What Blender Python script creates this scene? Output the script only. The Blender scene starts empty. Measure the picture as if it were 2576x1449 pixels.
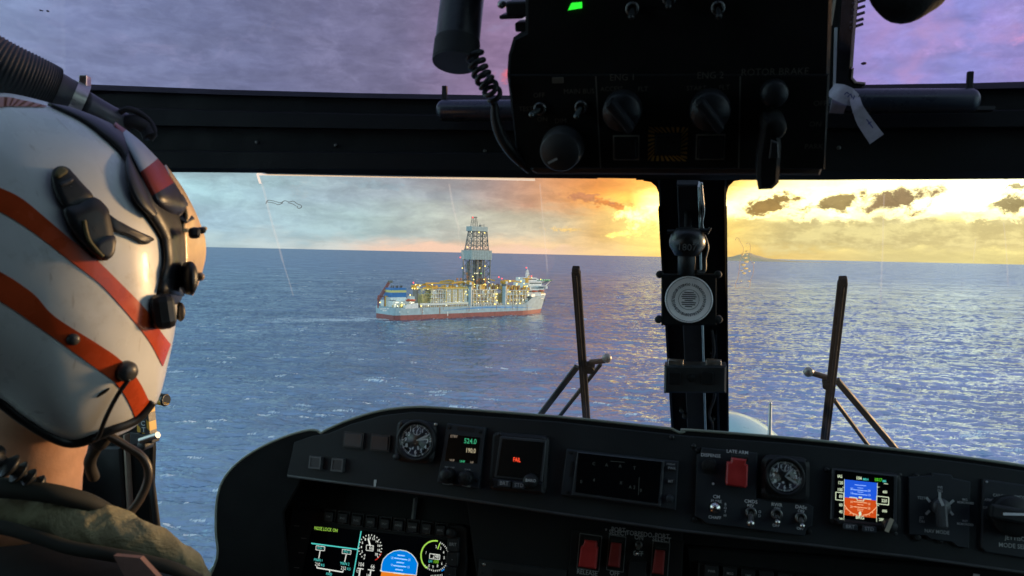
import bpy, bmesh, math, random
import numpy as np
from mathutils import Vector, Matrix, Quaternion
from mathutils.bvhtree import BVHTree

R = math.radians
random.seed(11)
rng = np.random.default_rng(7)
sc = bpy.context.scene
col = sc.collection

# ---------------------------------------------------------------- camera
# pixel coordinates below are those of the photograph shown 2576 px wide
F = 2576 * 28 / 36
PITCH = math.atan((724.5 - 637) / F)
ROLL = math.atan(0.0215)
ALT = 75.0                                   # flying height above the sea
CAM = Vector((0, 0, ALT))
CF = Vector((0, math.cos(PITCH), -math.sin(PITCH)))
_r0 = Vector((1, 0, 0)); _u0 = _r0.cross(CF)
CR = math.cos(ROLL) * _r0 + math.sin(ROLL) * _u0
CU = math.cos(ROLL) * _u0 - math.sin(ROLL) * _r0

cam_d = bpy.data.cameras.new('camera')
cam = bpy.data.objects.new('camera', cam_d); col.objects.link(cam)
cam_d.sensor_width = 36; cam_d.lens = 28
cam_d.clip_start = 0.02; cam_d.clip_end = 400000
cam.matrix_world = Matrix(((CR.x, CU.x, -CF.x, CAM.x), (CR.y, CU.y, -CF.y, CAM.y),
                           (CR.z, CU.z, -CF.z, CAM.z), (0, 0, 0, 1)))
cam_d.dof.use_dof = True; cam_d.dof.focus_distance = 2.6; cam_d.dof.aperture_fstop = 16.0
sc.camera = cam

def ray(px, py):
    return CF + CR * ((px - 1288) / F) - CU * ((py - 724.5) / F)
def V(px, py, d):
    return CAM + ray(px, py) * d

# ---------------------------------------------------------------- render / view
sc.render.engine = 'CYCLES'
sc.cycles.use_denoising = True
sc.cycles.max_bounces = 6; sc.cycles.diffuse_bounces = 3; sc.cycles.glossy_bounces = 3
sc.cycles.transparent_max_bounces = 16
sc.cycles.sample_clamp_indirect = 4
sc.cycles.caustics_reflective = False; sc.cycles.caustics_refractive = False
sc.view_settings.view_transform = 'Standard'; sc.view_settings.look = 'None'
sc.view_settings.exposure = 0.18; sc.view_settings.gamma = 1
sc.view_settings.use_curve_mapping = False

def lin(r, g, b):                              # an sRGB colour seen in the picture -> linear
    return tuple(((c / 255) / 12.92 if c <= 10 else ((c / 255 + .055) / 1.055) ** 2.4) for c in (r, g, b))

# ---------------------------------------------------------------- sun
SUN_AZ = R(61)                                 # off to the right, low, behind thin cloud
SUN_EL = R(3.2)
sd = bpy.data.lights.new('sun', 'SUN'); sun = bpy.data.objects.new('sun', sd); col.objects.link(sun)
sd.energy = 4.0; sd.angle = R(8); sd.color = (1.0, 0.60, 0.27)
_s = Vector((math.sin(SUN_AZ) * math.cos(SUN_EL), math.cos(SUN_AZ) * math.cos(SUN_EL), math.sin(SUN_EL)))
sun.rotation_euler = (-_s).to_track_quat('-Z', 'Y').to_euler()
sun.location = CAM + _s * 50

# ---------------------------------------------------------------- world: sunset sky with cloud decks
W = bpy.data.worlds.new('World'); sc.world = W; W.use_nodes = True
nt = W.node_tree; nt.nodes.clear()
class NG:
    def __init__(s, nt): s.nt = nt; s.n = nt.nodes; s.l = nt.links
    def new(s, t, **k):
        n = s.n.new(t)
        for a, b in k.items(): setattr(n, a, b)
        return n
    def put(s, sock, v):
        if isinstance(v, bpy.types.NodeSocket): s.l.new(v, sock)
        elif v is not None:
            if sock.type == 'RGBA' and len(v) == 3: v = (*v, 1)
            sock.default_value = v
    def math(s, op, a, b=None, c=None, clamp=False):
        n = s.new('ShaderNodeMath', operation=op, use_clamp=clamp)
        for i, v in enumerate((a, b, c)):
            if v is not None: s.put(n.inputs[i], v)
        return n.outputs[0]
    def mix(s, f, a, b, blend='MIX'):
        n = s.new('ShaderNodeMix', data_type='RGBA', blend_type=blend); n.clamp_factor = True
        s.put(n.inputs[0], f); s.put(n.inputs[6], a); s.put(n.inputs[7], b)
        return n.outputs[2]
    def step(s, v, a, b, lo=0., hi=1.):
        n = s.new('ShaderNodeMapRange', interpolation_type='SMOOTHSTEP')
        for i, x in enumerate((v, a, b, lo, hi)): s.put(n.inputs[i], x)
        return n.outputs[0]
    def ramp(s, v, stops, interp='LINEAR'):
        n = s.new('ShaderNodeValToRGB'); cr = n.color_ramp; cr.interpolation = interp
        while len(cr.elements) < len(stops): cr.elements.new(0.5)
        for e, (p, c) in zip(cr.elements, stops): e.position = p; e.color = (*c, 1)
        s.put(n.inputs[0], v); return n.outputs[0]
    def noise(s, vec, scale, detail=4, rough=.55, dist=0.0, w=None):
        n = s.new('ShaderNodeTexNoise'); s.put(n.inputs['Vector'], vec)
        n.inputs['Scale'].default_value = scale; n.inputs['Detail'].default_value = detail
        n.inputs['Roughness'].default_value = rough; n.inputs['Distortion'].default_value = dist
        return n.outputs[0]
    def xyz(s, x, y, z):
        n = s.new('ShaderNodeCombineXYZ')
        for i, v in enumerate((x, y, z)): s.put(n.inputs[i], v)
        return n.outputs[0]
g = NG(nt)
tc = g.new('ShaderNodeTexCoord'); sep = g.new('ShaderNodeSeparateXYZ'); g.l.new(tc.outputs['Generated'], sep.inputs[0])
az = g.math('ARCTAN2', sep.outputs[0], sep.outputs[1])        # 0 = ahead, + to the right
el = g.math('MULTIPLY', g.math('ARCSINE', sep.outputs[2]), 180 / math.pi)
azd = g.math('MULTIPLY', az, 180 / math.pi)
def A(px): return math.degrees(math.atan((px - 1288) / F))
AZ0, AZ1 = -75., 75.
azn = g.math('DIVIDE', g.math('SUBTRACT', azd, AZ0), AZ1 - AZ0, clamp=True)
BACK = [(5600, (176, 194, 220), 2.1)]; FRONTL = [(-3000, (176, 194, 220), 2.1), (-900, (165, 192, 212), 1.25)]
def stops(lst):
    lst = FRONTL + lst + BACK
    return [((A(p) - AZ0) / (AZ1 - AZ0), tuple(x * k for x in lin(*c))) for p, c, k in lst]
warp1 = g.noise(g.xyz(azd, g.math('MULTIPLY', el, 2.6), 0.0), .16, 5, .6)
warp2 = g.noise(g.xyz(azd, g.math('MULTIPLY', el, 3.2), 7.0), .42, 6, .62)
elw = g.math('ADD', el, g.math('MULTIPLY', g.math('SUBTRACT', warp1, .5), 3.0))
elw = g.math('ADD', elw, g.math('MULTIPLY', g.math('SUBTRACT', warp2, .5), 1.1))
hor = g.ramp(azn, stops([(-200, (168, 196, 202), 1), (560, (178, 200, 205), 1), (900, (205, 203, 196), 1), (1050, (238, 198, 172), 1),
                         (1300, (240, 205, 165), 1), (1560, (246, 205, 140), 1), (1660, (255, 205, 115), 1.1), (1850, (236, 196, 112), 1), (2200, (222, 206, 142), 1), (2576, (220, 208, 142), 1), (3200, (190, 180, 140), 1)]))
low = g.ramp(azn, stops([(-200, (150, 182, 200), 1), (560, (160, 190, 205), 1), (900, (165, 190, 195), 1), (1150, (186, 188, 178), 1),
                         (1400, (206, 190, 160), 1), (1500, (232, 186, 118), 1), (1600, (252, 216, 124), 1.2), (1700, (255, 220, 120), 1.35), (1850, (244, 208, 114), 1.1), (2200, (234, 218, 146), 1.1), (2576, (240, 226, 150), 1.15), (3200, (190, 180, 140), 1)]))
mid = g.ramp(azn, stops([(-200, (140, 180, 196), 1), (500, (164, 202, 212), 1.05), (800, (156, 178, 192), 1.05), (1150, (158, 160, 166), 1),
                         (1330, (204, 154, 126), 1), (1490, (240, 158, 74), 1.1), (1580, (250, 186, 80), 1.5), (1640, (255, 214, 118), 3.8), (1740, (255, 222, 134), 5.5), (1810, (255, 226, 140), 3.6), (1900, (255, 240, 165), 2.6), (2200, (255, 250, 205), 3.4), (2450, (255, 250, 215), 3.4), (2620, (250, 240, 195), 2.6), (3300, (170, 165, 170), .8)]))
ROOF_TINT = (.87, .69, .91)                     # the roof panes are tinted; the sky outside is less violet
def untint(lst): return [(p, tuple(v / t for v, t in zip(c_, ROOF_TINT))) for p, c_ in lst]
hi = g.ramp(azn, untint(stops([(-200, (126, 146, 186), 1), (200, (114, 124, 162), 1), (600, (104, 110, 146), 1), (1000, (108, 104, 136), 1), (1230, (136, 112, 146), 1), (1500, (144, 112, 152), 1),
                        (1800, (142, 120, 172), 1), (2150, (138, 130, 196), 1), (2400, (128, 130, 198), 1), (2576, (138, 128, 194), 1), (3300, (110, 108, 160), 1)])))
zen = (0.20, 0.30, 0.47)
c = g.mix(g.step(elw, .15, 1.5), hor, low)
c = g.mix(g.step(elw, 2.3, 4.0), c, mid)
# grey-mauve deck above the left windscreen, orange belly over the sun
deck = g.ramp(azn, stops([(-200, (120, 150, 165), 1), (700, (154, 180, 190), 1), (1000, (150, 158, 170), 1), (1220, (160, 140, 138), 1), (1380, (206, 142, 98), 1), (1500, (234, 146, 70), 1.1), (1620, (250, 170, 76), 1.3), (1850, (252, 200, 106), 1.4), (2080, (255, 238, 170), 2.2), (2576, (255, 250, 205), 2.4), (3200, (150, 150, 165), 1)]))
c = g.mix(g.step(elw, 3.6, 5.2), c, deck)
c = g.mix(g.step(elw, 6.5, 9.5), c, hi)
c = g.mix(g.step(el, 19., 40.), c, zen)
# soft streaky cloud shading
st = g.noise(g.xyz(azd, g.math('MULTIPLY', el, 4.5), 3.0), .22, 6, .6, .4)
sh = g.step(st, .36, .66, .89, 1.09)
c = g.mix(1.0, c, g.xyz(sh, sh, sh), 'MULTIPLY')
cu_ = g.noise(g.xyz(azd, g.math('MULTIPLY', el, 2.1), 71.0), .55, 8, .66, .5)
cs = g.step(cu_, .36, .66, .90, 1.10)
c = g.mix(g.step(el, .4, 1.6), c, g.mix(1.0, c, g.xyz(cs, cs, g.math('POWER', cs, .8)), 'MULTIPLY'))
# faint lighter wisps in the upper sky
wi = g.noise(g.xyz(azd, g.math('MULTIPLY', el, 1.6), 21.0), .33, 7, .6, .6)
wm = g.math('MULTIPLY', g.step(wi, .53, .72), g.step(el, 8., 10.5))
c = g.mix(g.math('MULTIPLY', wm, .30), c, tuple(v / t for v, t in zip(lin(146, 144, 182), ROOF_TINT)))
# pink bellies low in the right upper window
pk = g.noise(g.xyz(azd, g.math('MULTIPLY', el, 1.5), 33.0), .17, 5, .55, .3)
pm = g.math('MULTIPLY', g.math('MULTIPLY', g.step(pk, .47, .66), g.step(azd, A(2050), A(2250))), g.step(el, 7., 9.))
c = g.mix(g.math('MULTIPLY', pm, .45), c, tuple(v / t for v, t in zip(lin(190, 142, 186), ROOF_TINT)))
# clear sunlit gap colours at the right are broken by a low bank of cumulus
bn = g.noise(g.xyz(azd, g.math('MULTIPLY', el, 2.2), 50.0), .55, 7, .62)
bank = g.math('ADD', el, g.math('MULTIPLY', g.math('SUBTRACT', bn, .5), -2.6))
bm = g.math('MULTIPLY', g.step(bank, 2.9, 2.55), g.step(bank, .35, 1.1))
bm = g.math('MULTIPLY', bm, g.step(azd, A(1770), A(2000)))
c = g.mix(g.math('MULTIPLY', bm, .80), c, g.mix(g.step(bn, .40, .60), lin(226, 212, 152), lin(186, 172, 124)))
# separate cumulus against the glow
def blob(px, py, wx, wy, dark, seed, tilt=0.0, k=1.0, soft=.5, edge=False, hot=1.0):
    global c
    a0 = A(px); e0 = math.degrees(math.atan((637 + .0215 * (px - 1288) - py) / F))
    u = g.math('DIVIDE', g.math('SUBTRACT', azd, a0), wx)
    v0 = g.math('SUBTRACT', g.math('SUBTRACT', el, e0), g.math('MULTIPLY', g.math('SUBTRACT', azd, a0), tilt))
    v = g.math('DIVIDE', v0, wy)
    r = g.math('SQRT', g.math('ADD', g.math('MULTIPLY', u, u), g.math('MULTIPLY', v, v)))
    nz = g.noise(g.xyz(g.math('MULTIPLY', azd, .7), el, float(seed) * 3.7), .62 / max(wy, .22), 8, .68, .25)
    m = g.math('ADD', r, g.math('MULTIPLY', g.math('SUBTRACT', nz, .5), 4.2))
    rim_ = g.step(m, 1.5, 1.0)
    m = g.step(m, 1.05, soft)
    if edge: c = g.mix(g.math('MULTIPLY', rim_, .75), c, tuple(x * 2.2 for x in lin(255, 236, 160)))
    sh_ = g.step(nz, .36, .62, 1.25, .80)
    c = g.mix(g.math('MULTIPLY', m, k), c, g.mix(1.0, (*[v_ * hot for v_ in lin(*dark)], 1), g.xyz(sh_, sh_, sh_), 'MULTIPLY'))
blob(1925, 522, 2.2, .66, (150, 118, 66), 1, .28, edge=True)
blob(2095, 526, 2.1, .58, (150, 128, 82), 2, .22, edge=True)
blob(2250, 520, 2.2, .86, (140, 116, 84), 3, .18, edge=True)
blob(2555, 540, 2.0, .74, (152, 138, 96), 4, .1, edge=True)
blob(2530, 470, 1.0, .30, (176, 164, 110), 5)
blob(2545, 500, .6, .2, (186, 172, 120), 6)
blob(1655, 548, 2.9, 1.15, (255, 236, 130), 21, 0, .9, -.2, hot=4.2)
blob(1560, 592, 1.6, .30, (255, 220, 110), 22, 0, .8, -.2, hot=2.0)
blob(1530, 516, 1.8, .34, (214, 122, 58), 7, -.1, .85)
blob(1470, 500, 1.6, .36, (176, 110, 84), 8, -.12, .7)
blob(1420, 578, 1.4, .2, (250, 200, 104), 9, 0, .6, 0.)
blob(660, 470, 2.6, .30, (140, 168, 178), 10, .05, .5)
blob(940, 470, 2.2, .30, (136, 158, 172), 12, -.03, .5)
blob(1255, 195, .7, .5, (240, 112, 104), 14, 0, .75, -.3)
blob(2480, 130, 1.3, 1.5, (140, 138, 206), 17, 0, .5, -.3)
blob(2490, 130, 1.9, 1.9, (172, 176, 222), 17, .2, .6, .0)
blob(2565, 192, 1.2, .5, (232, 178, 206), 18, 0, .6, .0)
blob(2330, 190, 2.2, .5, (186, 172, 214), 19, 0, .5, -.2)
# rim of pink light lying on the horizon left of the ship
rim = g.math('MULTIPLY', g.step(g.math('ADD', el, g.math('MULTIPLY', g.math('SUBTRACT', warp2, .5), 1.6)), .75, .25), g.math('MULTIPLY', g.step(azd, A(820), A(1020)), g.step(azd, A(1500), A(1350))))
c = g.mix(g.math('MULTIPLY', rim, .85), c, lin(242, 202, 178))
# the physical sky underneath, for what lies behind and overhead
ns = g.new('ShaderNodeTexSky', sky_type='NISHITA'); ns.sun_disc = False
ns.sun_elevation = SUN_EL; ns.sun_rotation = SUN_AZ
tot = g.mix(1.0, c, g.mix(1.0, ns.outputs[0], (.012, .012, .012), 'MULTIPLY'), 'ADD')
bg = g.new('ShaderNodeBackground'); g.l.new(tot, bg.inputs[0]); bg.inputs[1].default_value = 1.0
out = g.new('ShaderNodeOutputWorld'); g.l.new(bg.outputs[0], out.inputs[0])
W.cycles.sampling_method = 'MANUAL'; W.cycles.sample_map_resolution = 2048

# ---------------------------------------------------------------- materials
MATS = {}
def mat(name, rgb, rough=.6, metal=0.0, var=.12, vscale=30., bump=0.0, bscale=200., spec=.45, emit=0.0, coat=0.0):
    """Principled surface with a little procedural wear in its colour and gloss."""
    if name in MATS: return MATS[name]
    m = bpy.data.materials.new(name); m.use_nodes = True
    n = NG(m.node_tree); b = m.node_tree.nodes['Principled BSDF']
    t = n.new('ShaderNodeTexCoord')
    if var > 0:
        nz = n.noise(t.outputs['Object'], vscale, 5, .6)
        k = n.step(nz, .3, .7, 1 - var, 1 + var)
        n.l.new(n.mix(1.0, (*rgb, 1), n.xyz(k, k, k), 'MULTIPLY'), b.inputs['Base Color'])
        n.l.new(n.step(nz, .3, .7, max(rough - .08, .02), min(rough + .1, 1)), b.inputs['Roughness'])
    else:
        b.inputs['Base Color'].default_value = (*rgb, 1); b.inputs['Roughness'].default_value = rough
    b.inputs['Metallic'].default_value = metal
    b.inputs['Specular IOR Level'].default_value = spec
    b.inputs['Coat Weight'].default_value = coat
    if bump > 0:
        bn = n.new('ShaderNodeBump'); bn.inputs['Strength'].default_value = bump
        bn.inputs['Distance'].default_value = .002
        n.l.new(n.noise(t.outputs['Object'], bscale, 4, .6), bn.inputs['Height'])
        n.l.new(bn.outputs[0], b.inputs['Normal'])
    if emit > 0:
        b.inputs['Emission Color'].default_value = (*rgb, 1); b.inputs['Emission Strength'].default_value = emit
    MATS[name] = m
    return m
def glow(name, rgb, s=1.0):                    # a lamp or a lit screen segment
    if name in MATS: return MATS[name]
    m = bpy.data.materials.new(name); m.use_nodes = True
    m.node_tree.nodes.clear(); n = NG(m.node_tree)
    e = n.new('ShaderNodeEmission'); e.inputs[0].default_value = (*rgb, 1); e.inputs[1].default_value = s
    o = n.new('ShaderNodeOutputMaterial'); n.l.new(e.outputs[0], o.inputs[0]); MATS[name] = m
    return m
def clear(name, tint, gloss=.05, rough=.02):   # thin pane: lets light straight through, reflects a little
    if name in MATS: return MATS[name]
    m = bpy.data.materials.new(name); m.use_nodes = True
    m.node_tree.nodes.clear(); n = NG(m.node_tree)
    t = n.new('ShaderNodeBsdfTransparent'); t.inputs[0].default_value = (*tint, 1)
    gl = n.new('ShaderNodeBsdfGlossy'); gl.inputs['Roughness'].default_value = rough
    mx = n.new('ShaderNodeMixShader'); mx.inputs[0].default_value = gloss
    n.l.new(t.outputs[0], mx.inputs[1]); n.l.new(gl.outputs[0], mx.inputs[2])
    o = n.new('ShaderNodeOutputMaterial'); n.l.new(mx.outputs[0], o.inputs[0]); MATS[name] = m
    return m
def pane_mat(name, tint, gloss, film):         # windscreen: clear, faintly glossy, with a patchy film of salt
    m = bpy.data.materials.new(name); m.use_nodes = True
    m.node_tree.nodes.clear(); n = NG(m.node_tree)
    tx = n.new('ShaderNodeTexCoord'); mp = n.new('ShaderNodeMapping'); n.l.new(tx.outputs['Object'], mp.inputs[0]); mp.inputs['Scale'].default_value = (1, .35, 1)
    k = n.math('MULTIPLY', n.step(n.noise(mp.outputs[0], 5, 6, .65), .25, .8, .45, 1.6), n.step(n.noise(tx.outputs['Object'], 160, 3, .7), .3, .75, .6, 1.5))
    t = n.new('ShaderNodeBsdfTransparent'); t.inputs[0].default_value = (*tint, 1)
    gl = n.new('ShaderNodeBsdfGlossy'); gl.inputs['Roughness'].default_value = .03
    tr = n.new('ShaderNodeBsdfTranslucent'); tr.inputs[0].default_value = (.95, .95, .95, 1)
    m1 = n.new('ShaderNodeMixShader'); m1.inputs[0].default_value = gloss
    n.l.new(t.outputs[0], m1.inputs[1]); n.l.new(gl.outputs[0], m1.inputs[2])
    m2 = n.new('ShaderNodeMixShader'); n.l.new(n.math('MULTIPLY', k, film), m2.inputs[0]); n.l.new(m1.outputs[0], m2.inputs[1]); n.l.new(tr.outputs[0], m2.inputs[2])
    o = n.new('ShaderNodeOutputMaterial'); n.l.new(m2.outputs[0], o.inputs[0]); return m
def smear(name, rgb, a):                       # film on a pane: dirt, water, painted glints
    if name in MATS: return MATS[name]
    m = bpy.data.materials.new(name); m.use_nodes = True
    m.node_tree.nodes.clear(); n = NG(m.node_tree)
    t = n.new('ShaderNodeBsdfTransparent'); d = n.new('ShaderNodeBsdfTranslucent'); d.inputs[0].default_value = (*rgb, 1)
    mx = n.new('ShaderNodeMixShader'); mx.inputs[0].default_value = a
    n.l.new(t.outputs[0], mx.inputs[1]); n.l.new(d.outputs[0], mx.inputs[2])
    o = n.new('ShaderNodeOutputMaterial'); n.l.new(mx.outputs[0], o.inputs[0]); MATS[name] = m
    return m

# ---------------------------------------------------------------- objects and meshes
def tag(o, label=None, cat=None, group=None, kind=None):
    if label: o['label'] = label
    if cat: o['category'] = cat
    if group: o['group'] = group
    if kind: o['kind'] = kind
    return o
def empty(name, M, label, cat, group=None):
    o = bpy.data.objects.new(name, None); col.objects.link(o)
    o.empty_display_size = .05
    o.matrix_world = M
    return tag(o, label, cat, group)
def frame_matrix(o, x, y, z):
    return Matrix(((x.x, y.x, z.x, o.x), (x.y, y.y, z.y, o.y), (x.z, y.z, z.z, o.z), (0, 0, 0, 1)))

_txt = {}
def text_geo(s, bold=0.0):
    k = (s, bold)
    if k not in _txt:
        cu = bpy.data.curves.new('t', 'FONT'); cu.body = s; cu.resolution_u = 2
        cu.align_x = 'CENTER'; cu.align_y = 'CENTER'; cu.offset = bold
        ob = bpy.data.objects.new('t', cu); col.objects.link(ob)
        dg = bpy.context.evaluated_depsgraph_get()
        me = bpy.data.meshes.new_from_object(ob.evaluated_get(dg))
        _txt[k] = ([v.co.copy() for v in me.vertices], [tuple(p.vertices) for p in me.polygons])
        bpy.data.objects.remove(ob); bpy.data.curves.remove(cu); bpy.data.meshes.remove(me)
    return _txt[k]

class MB:
    """Collects boxes, bars, lathes and prisms; build() links them as ONE mesh object."""
    def __init__(s): s.v = []; s.f = []; s.m = []; s.sm = []
    def add(s, vs, fs, mi=0, smooth=False):
        b = len(s.v); s.v += [tuple(v) for v in vs]
        for f in fs: s.f.append(tuple(b + i for i in f)); s.m.append(mi); s.sm.append(smooth)
        return s
    def box(s, c, size, mi=0, X=None, Y=None, Z=None):
        c = Vector(c); X = Vector(X or (1, 0, 0)); Y = Vector(Y or (0, 1, 0)); Z = Vector(Z or (0, 0, 1))
        vs = [c + X * (size[0] / 2 * i) + Y * (size[1] / 2 * j) + Z * (size[2] / 2 * k)
              for k in (-1, 1) for j in (-1, 1) for i in (-1, 1)]
        s.add(vs, [(0, 2, 3, 1), (4, 5, 7, 6), (0, 1, 5, 4), (2, 6, 7, 3), (0, 4, 6, 2), (1, 3, 7, 5)], mi); return s
    def rbox(s, c, size, bev, mi=0, n=2):
        """Box in local XY with rounded vertical corners and a chamfered front."""
        w, h, d = size; pts = rrect(w, h, bev, n)
        pts = [(c[0] + x, c[1] + y) for x, y in pts]
        s.prism(pts, c[2] - d / 2, c[2] + d / 2, mi, cham=min(bev * .5, d * .4)); return s
    def prism(s, pts, z0, z1, mi=0, cham=0.0, fn=None, smooth=False):
        fn = fn or (lambda x, y, z: (x, y, z)); n = len(pts)
        cx = sum(p[0] for p in pts) / n; cy = sum(p[1] for p in pts) / n
        rings = [[fn(x, y, z0) for x, y in pts]]
        if cham > 0:
            rings.append([fn(x, y, z1 - cham) for x, y in pts])
            ins = inset(pts, cham); rings.append([fn(x, y, z1) for x, y in ins])
        else: rings.append([fn(x, y, z1) for x, y in pts])
        vs = [p for r in rings for p in r]; fs = []
        for k in range(len(rings) - 1):
            for i in range(n): j = (i + 1) % n; fs.append((k * n + i, k * n + j, (k + 1) * n + j, (k + 1) * n + i))
        fs.append(tuple(reversed(range(n)))); fs.append(tuple((len(rings) - 1) * n + i for i in range(n)))
        s.add(vs, fs, mi, smooth); return s
    def cyl(s, p0, p1, r0, r1=None, n=12, mi=0, smooth=True, caps=True):
        p0 = Vector(p0); p1 = Vector(p1); r1 = r0 if r1 is None else r1
        d = (p1 - p0).normalized(); a = d.orthogonal().normalized(); b = d.cross(a)
        vs = [p + (a * math.cos(t) + b * math.sin(t)) * r for p, r in ((p0, r0), (p1, r1)) for t in [2 * math.pi * i / n for i in range(n)]]
        s.add(vs, [(i, (i + 1) % n, n + (i + 1) % n, n + i) for i in range(n)], mi, smooth)
        if caps: s.add(vs[:n], [tuple(reversed(range(n)))], mi); s.add(vs[n:], [tuple(range(n))], mi)
        return s
    def lathe(s, prof, n=24, mi=0, o=(0, 0, 0), X=(1, 0, 0), Y=(0, 1, 0), Z=(0, 0, 1), smooth=True):
        """prof: (radius, height) along Z."""
        o = Vector(o); X = Vector(X); Y = Vector(Y); Z = Vector(Z); vs = []; fs = []
        for r, h in prof:
            for i in range(n): t = 2 * math.pi * i / n; vs.append(o + (X * math.cos(t) + Y * math.sin(t)) * r + Z * h)
        for k in range(len(prof) - 1):
            for i in range(n): j = (i + 1) % n; fs.append((k * n + i, k * n + j, (k + 1) * n + j, (k + 1) * n + i))
        fs.append(tuple(reversed(range(n)))); fs.append(tuple((len(prof) - 1) * n + i for i in range(n)))
        s.add(vs, fs, mi, smooth); return s
    def tube(s, path, r, n=10, mi=0, closed=False):
        P = [Vector(p) for p in path]; m = len(P); vs = []; fs = []; a = None
        rr = r if hasattr(r, '__len__') else [r] * m
        for i in range(m):
            t = (P[(i + 1) % m] - P[i - 1]) if closed else (P[min(i + 1, m - 1)] - P[max(i - 1, 0)])
            t.normalize(); a = t.orthogonal() if a is None else (a - t * a.dot(t))
            a.normalize(); b = t.cross(a)
            vs += [P[i] + (a * math.cos(2 * math.pi * k / n) + b * math.sin(2 * math.pi * k / n)) * rr[i] for k in range(n)]
        for i in range(m if closed else m - 1):
            j = (i + 1) % m
            for k in range(n): l = (k + 1) % n; fs.append((i * n + k, i * n + l, j * n + l, j * n + k))
        if not closed: fs += [tuple(reversed(range(n))), tuple((m - 1) * n + k for k in range(n))]
        s.add(vs, fs, mi, True); return s
    def text(s, t, x, y, z, size, mi=0, bold=0.0, rot=0.0, sx=1.0):
        vs, fs = text_geo(t, bold); ca, sa = math.cos(rot) * size, math.sin(rot) * size
        s.add([(x + v.x * sx * ca - v.y * sa, y + v.x * sx * sa + v.y * ca, z) for v in vs], fs, mi); return s
    def line(s, p, q, w, z, mi=0):
        p = Vector((p[0], p[1])); q = Vector((q[0], q[1])); d = (q - p).normalized() * (w / 2); k = Vector((-d.y, d.x))
        s.add([(*(p - k), z), (*(q - k), z), (*(q + k), z), (*(p + k), z)], [(0, 1, 2, 3)], mi); return s
    def frame(s, x, y, w, h, t, z0, z1, mi=0):
        """Rectangular raised rim."""
        for cx, cy, a, b in ((x, y + h / 2 - t / 2, w, t), (x, y - h / 2 + t / 2, w, t), (x - w / 2 + t / 2, y, t, h - 2 * t), (x + w / 2 - t / 2, y, t, h - 2 * t)):
            s.box((cx, cy, (z0 + z1) / 2), (a, b, z1 - z0), mi)
        return s
    def build(s, name, mats, parent=None, bevel=0.0, label=None, sub=0, weld=0.0, autosmooth=False):
        me = bpy.data.meshes.new(name); me.from_pydata(s.v, [], s.f)
        mats = mats if isinstance(mats, (list, tuple)) else [mats]
        for m in mats: me.materials.append(m)
        me.polygons.foreach_set('material_index', s.m); me.polygons.foreach_set('use_smooth', s.sm)
        if weld or bevel or sub:
            bm = bmesh.new(); bm.from_mesh(me)
            if weld: bmesh.ops.remove_doubles(bm, verts=bm.verts, dist=weld)
            bmesh.ops.recalc_face_normals(bm, faces=bm.faces); bm.to_mesh(me); bm.free()
        me.update()
        o = bpy.data.objects.new(name, me); col.objects.link(o)
        if parent: o.parent = parent
        if bevel:
            b = o.modifiers.new('bevel', 'BEVEL'); b.width = bevel; b.segments = 2; b.limit_method = 'ANGLE'; b.angle_limit = R(40)
        if sub:
            b = o.modifiers.new('sub', 'SUBSURF'); b.levels = sub; b.render_levels = sub
        if label: o['label'] = label
        return o
def rrect(w, h, r, n=3):
    r = min(r, w / 2.01, h / 2.01); pts = []
    for cx, cy, a in ((w / 2 - r, h / 2 - r, 0), (-w / 2 + r, h / 2 - r, 90), (-w / 2 + r, -h / 2 + r, 180), (w / 2 - r, -h / 2 + r, 270)):
        for i in range(n + 1): t = R(a + 90 * i / n); pts.append((cx + r * math.cos(t), cy + r * math.sin(t)))
    return pts
def inset(pts, d):
    n = len(pts); out = []
    ar = sum(pts[i][0] * pts[(i + 1) % n][1] - pts[(i + 1) % n][0] * pts[i][1] for i in range(n))
    sg = 1 if ar > 0 else -1
    for i in range(n):
        a = Vector(pts[i - 1]); b = Vector(pts[i]); cc = Vector(pts[(i + 1) % n])
        e1 = (b - a); e2 = (cc - b)
        if e1.length < 1e-9 or e2.length < 1e-9: out.append(tuple(b)); continue
        e1.normalize(); e2.normalize(); n1 = Vector((-e1.y, e1.x)) * sg; n2 = Vector((-e2.y, e2.x)) * sg
        m = n1 + n2; L = m.length
        m = m / L if L > 1e-6 else n1; k = d / max(m.dot(n1), .35)
        out.append(tuple(b + m * k))
    return out
def smooth_path(pts, n=6, closed=False):
    P = [Vector(p) for p in pts]; out = []; m = len(P)
    for i in range(m if closed else m - 1):
        if closed: p0, p1, p2, p3 = P[i - 1], P[i], P[(i + 1) % m], P[(i + 2) % m]
        else: p0, p1, p2, p3 = P[max(i - 1, 0)], P[i], P[i + 1], P[min(i + 2, m - 1)]
        for k in range(n):
            t = k / n
            out.append(.5 * ((2 * p1) + (p2 - p0) * t + (2 * p0 - 5 * p1 + 4 * p2 - p3) * t * t + (3 * p1 - p0 - 3 * p2 + p3) * t ** 3))
    if not closed: out.append(P[-1])
    return out

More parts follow.
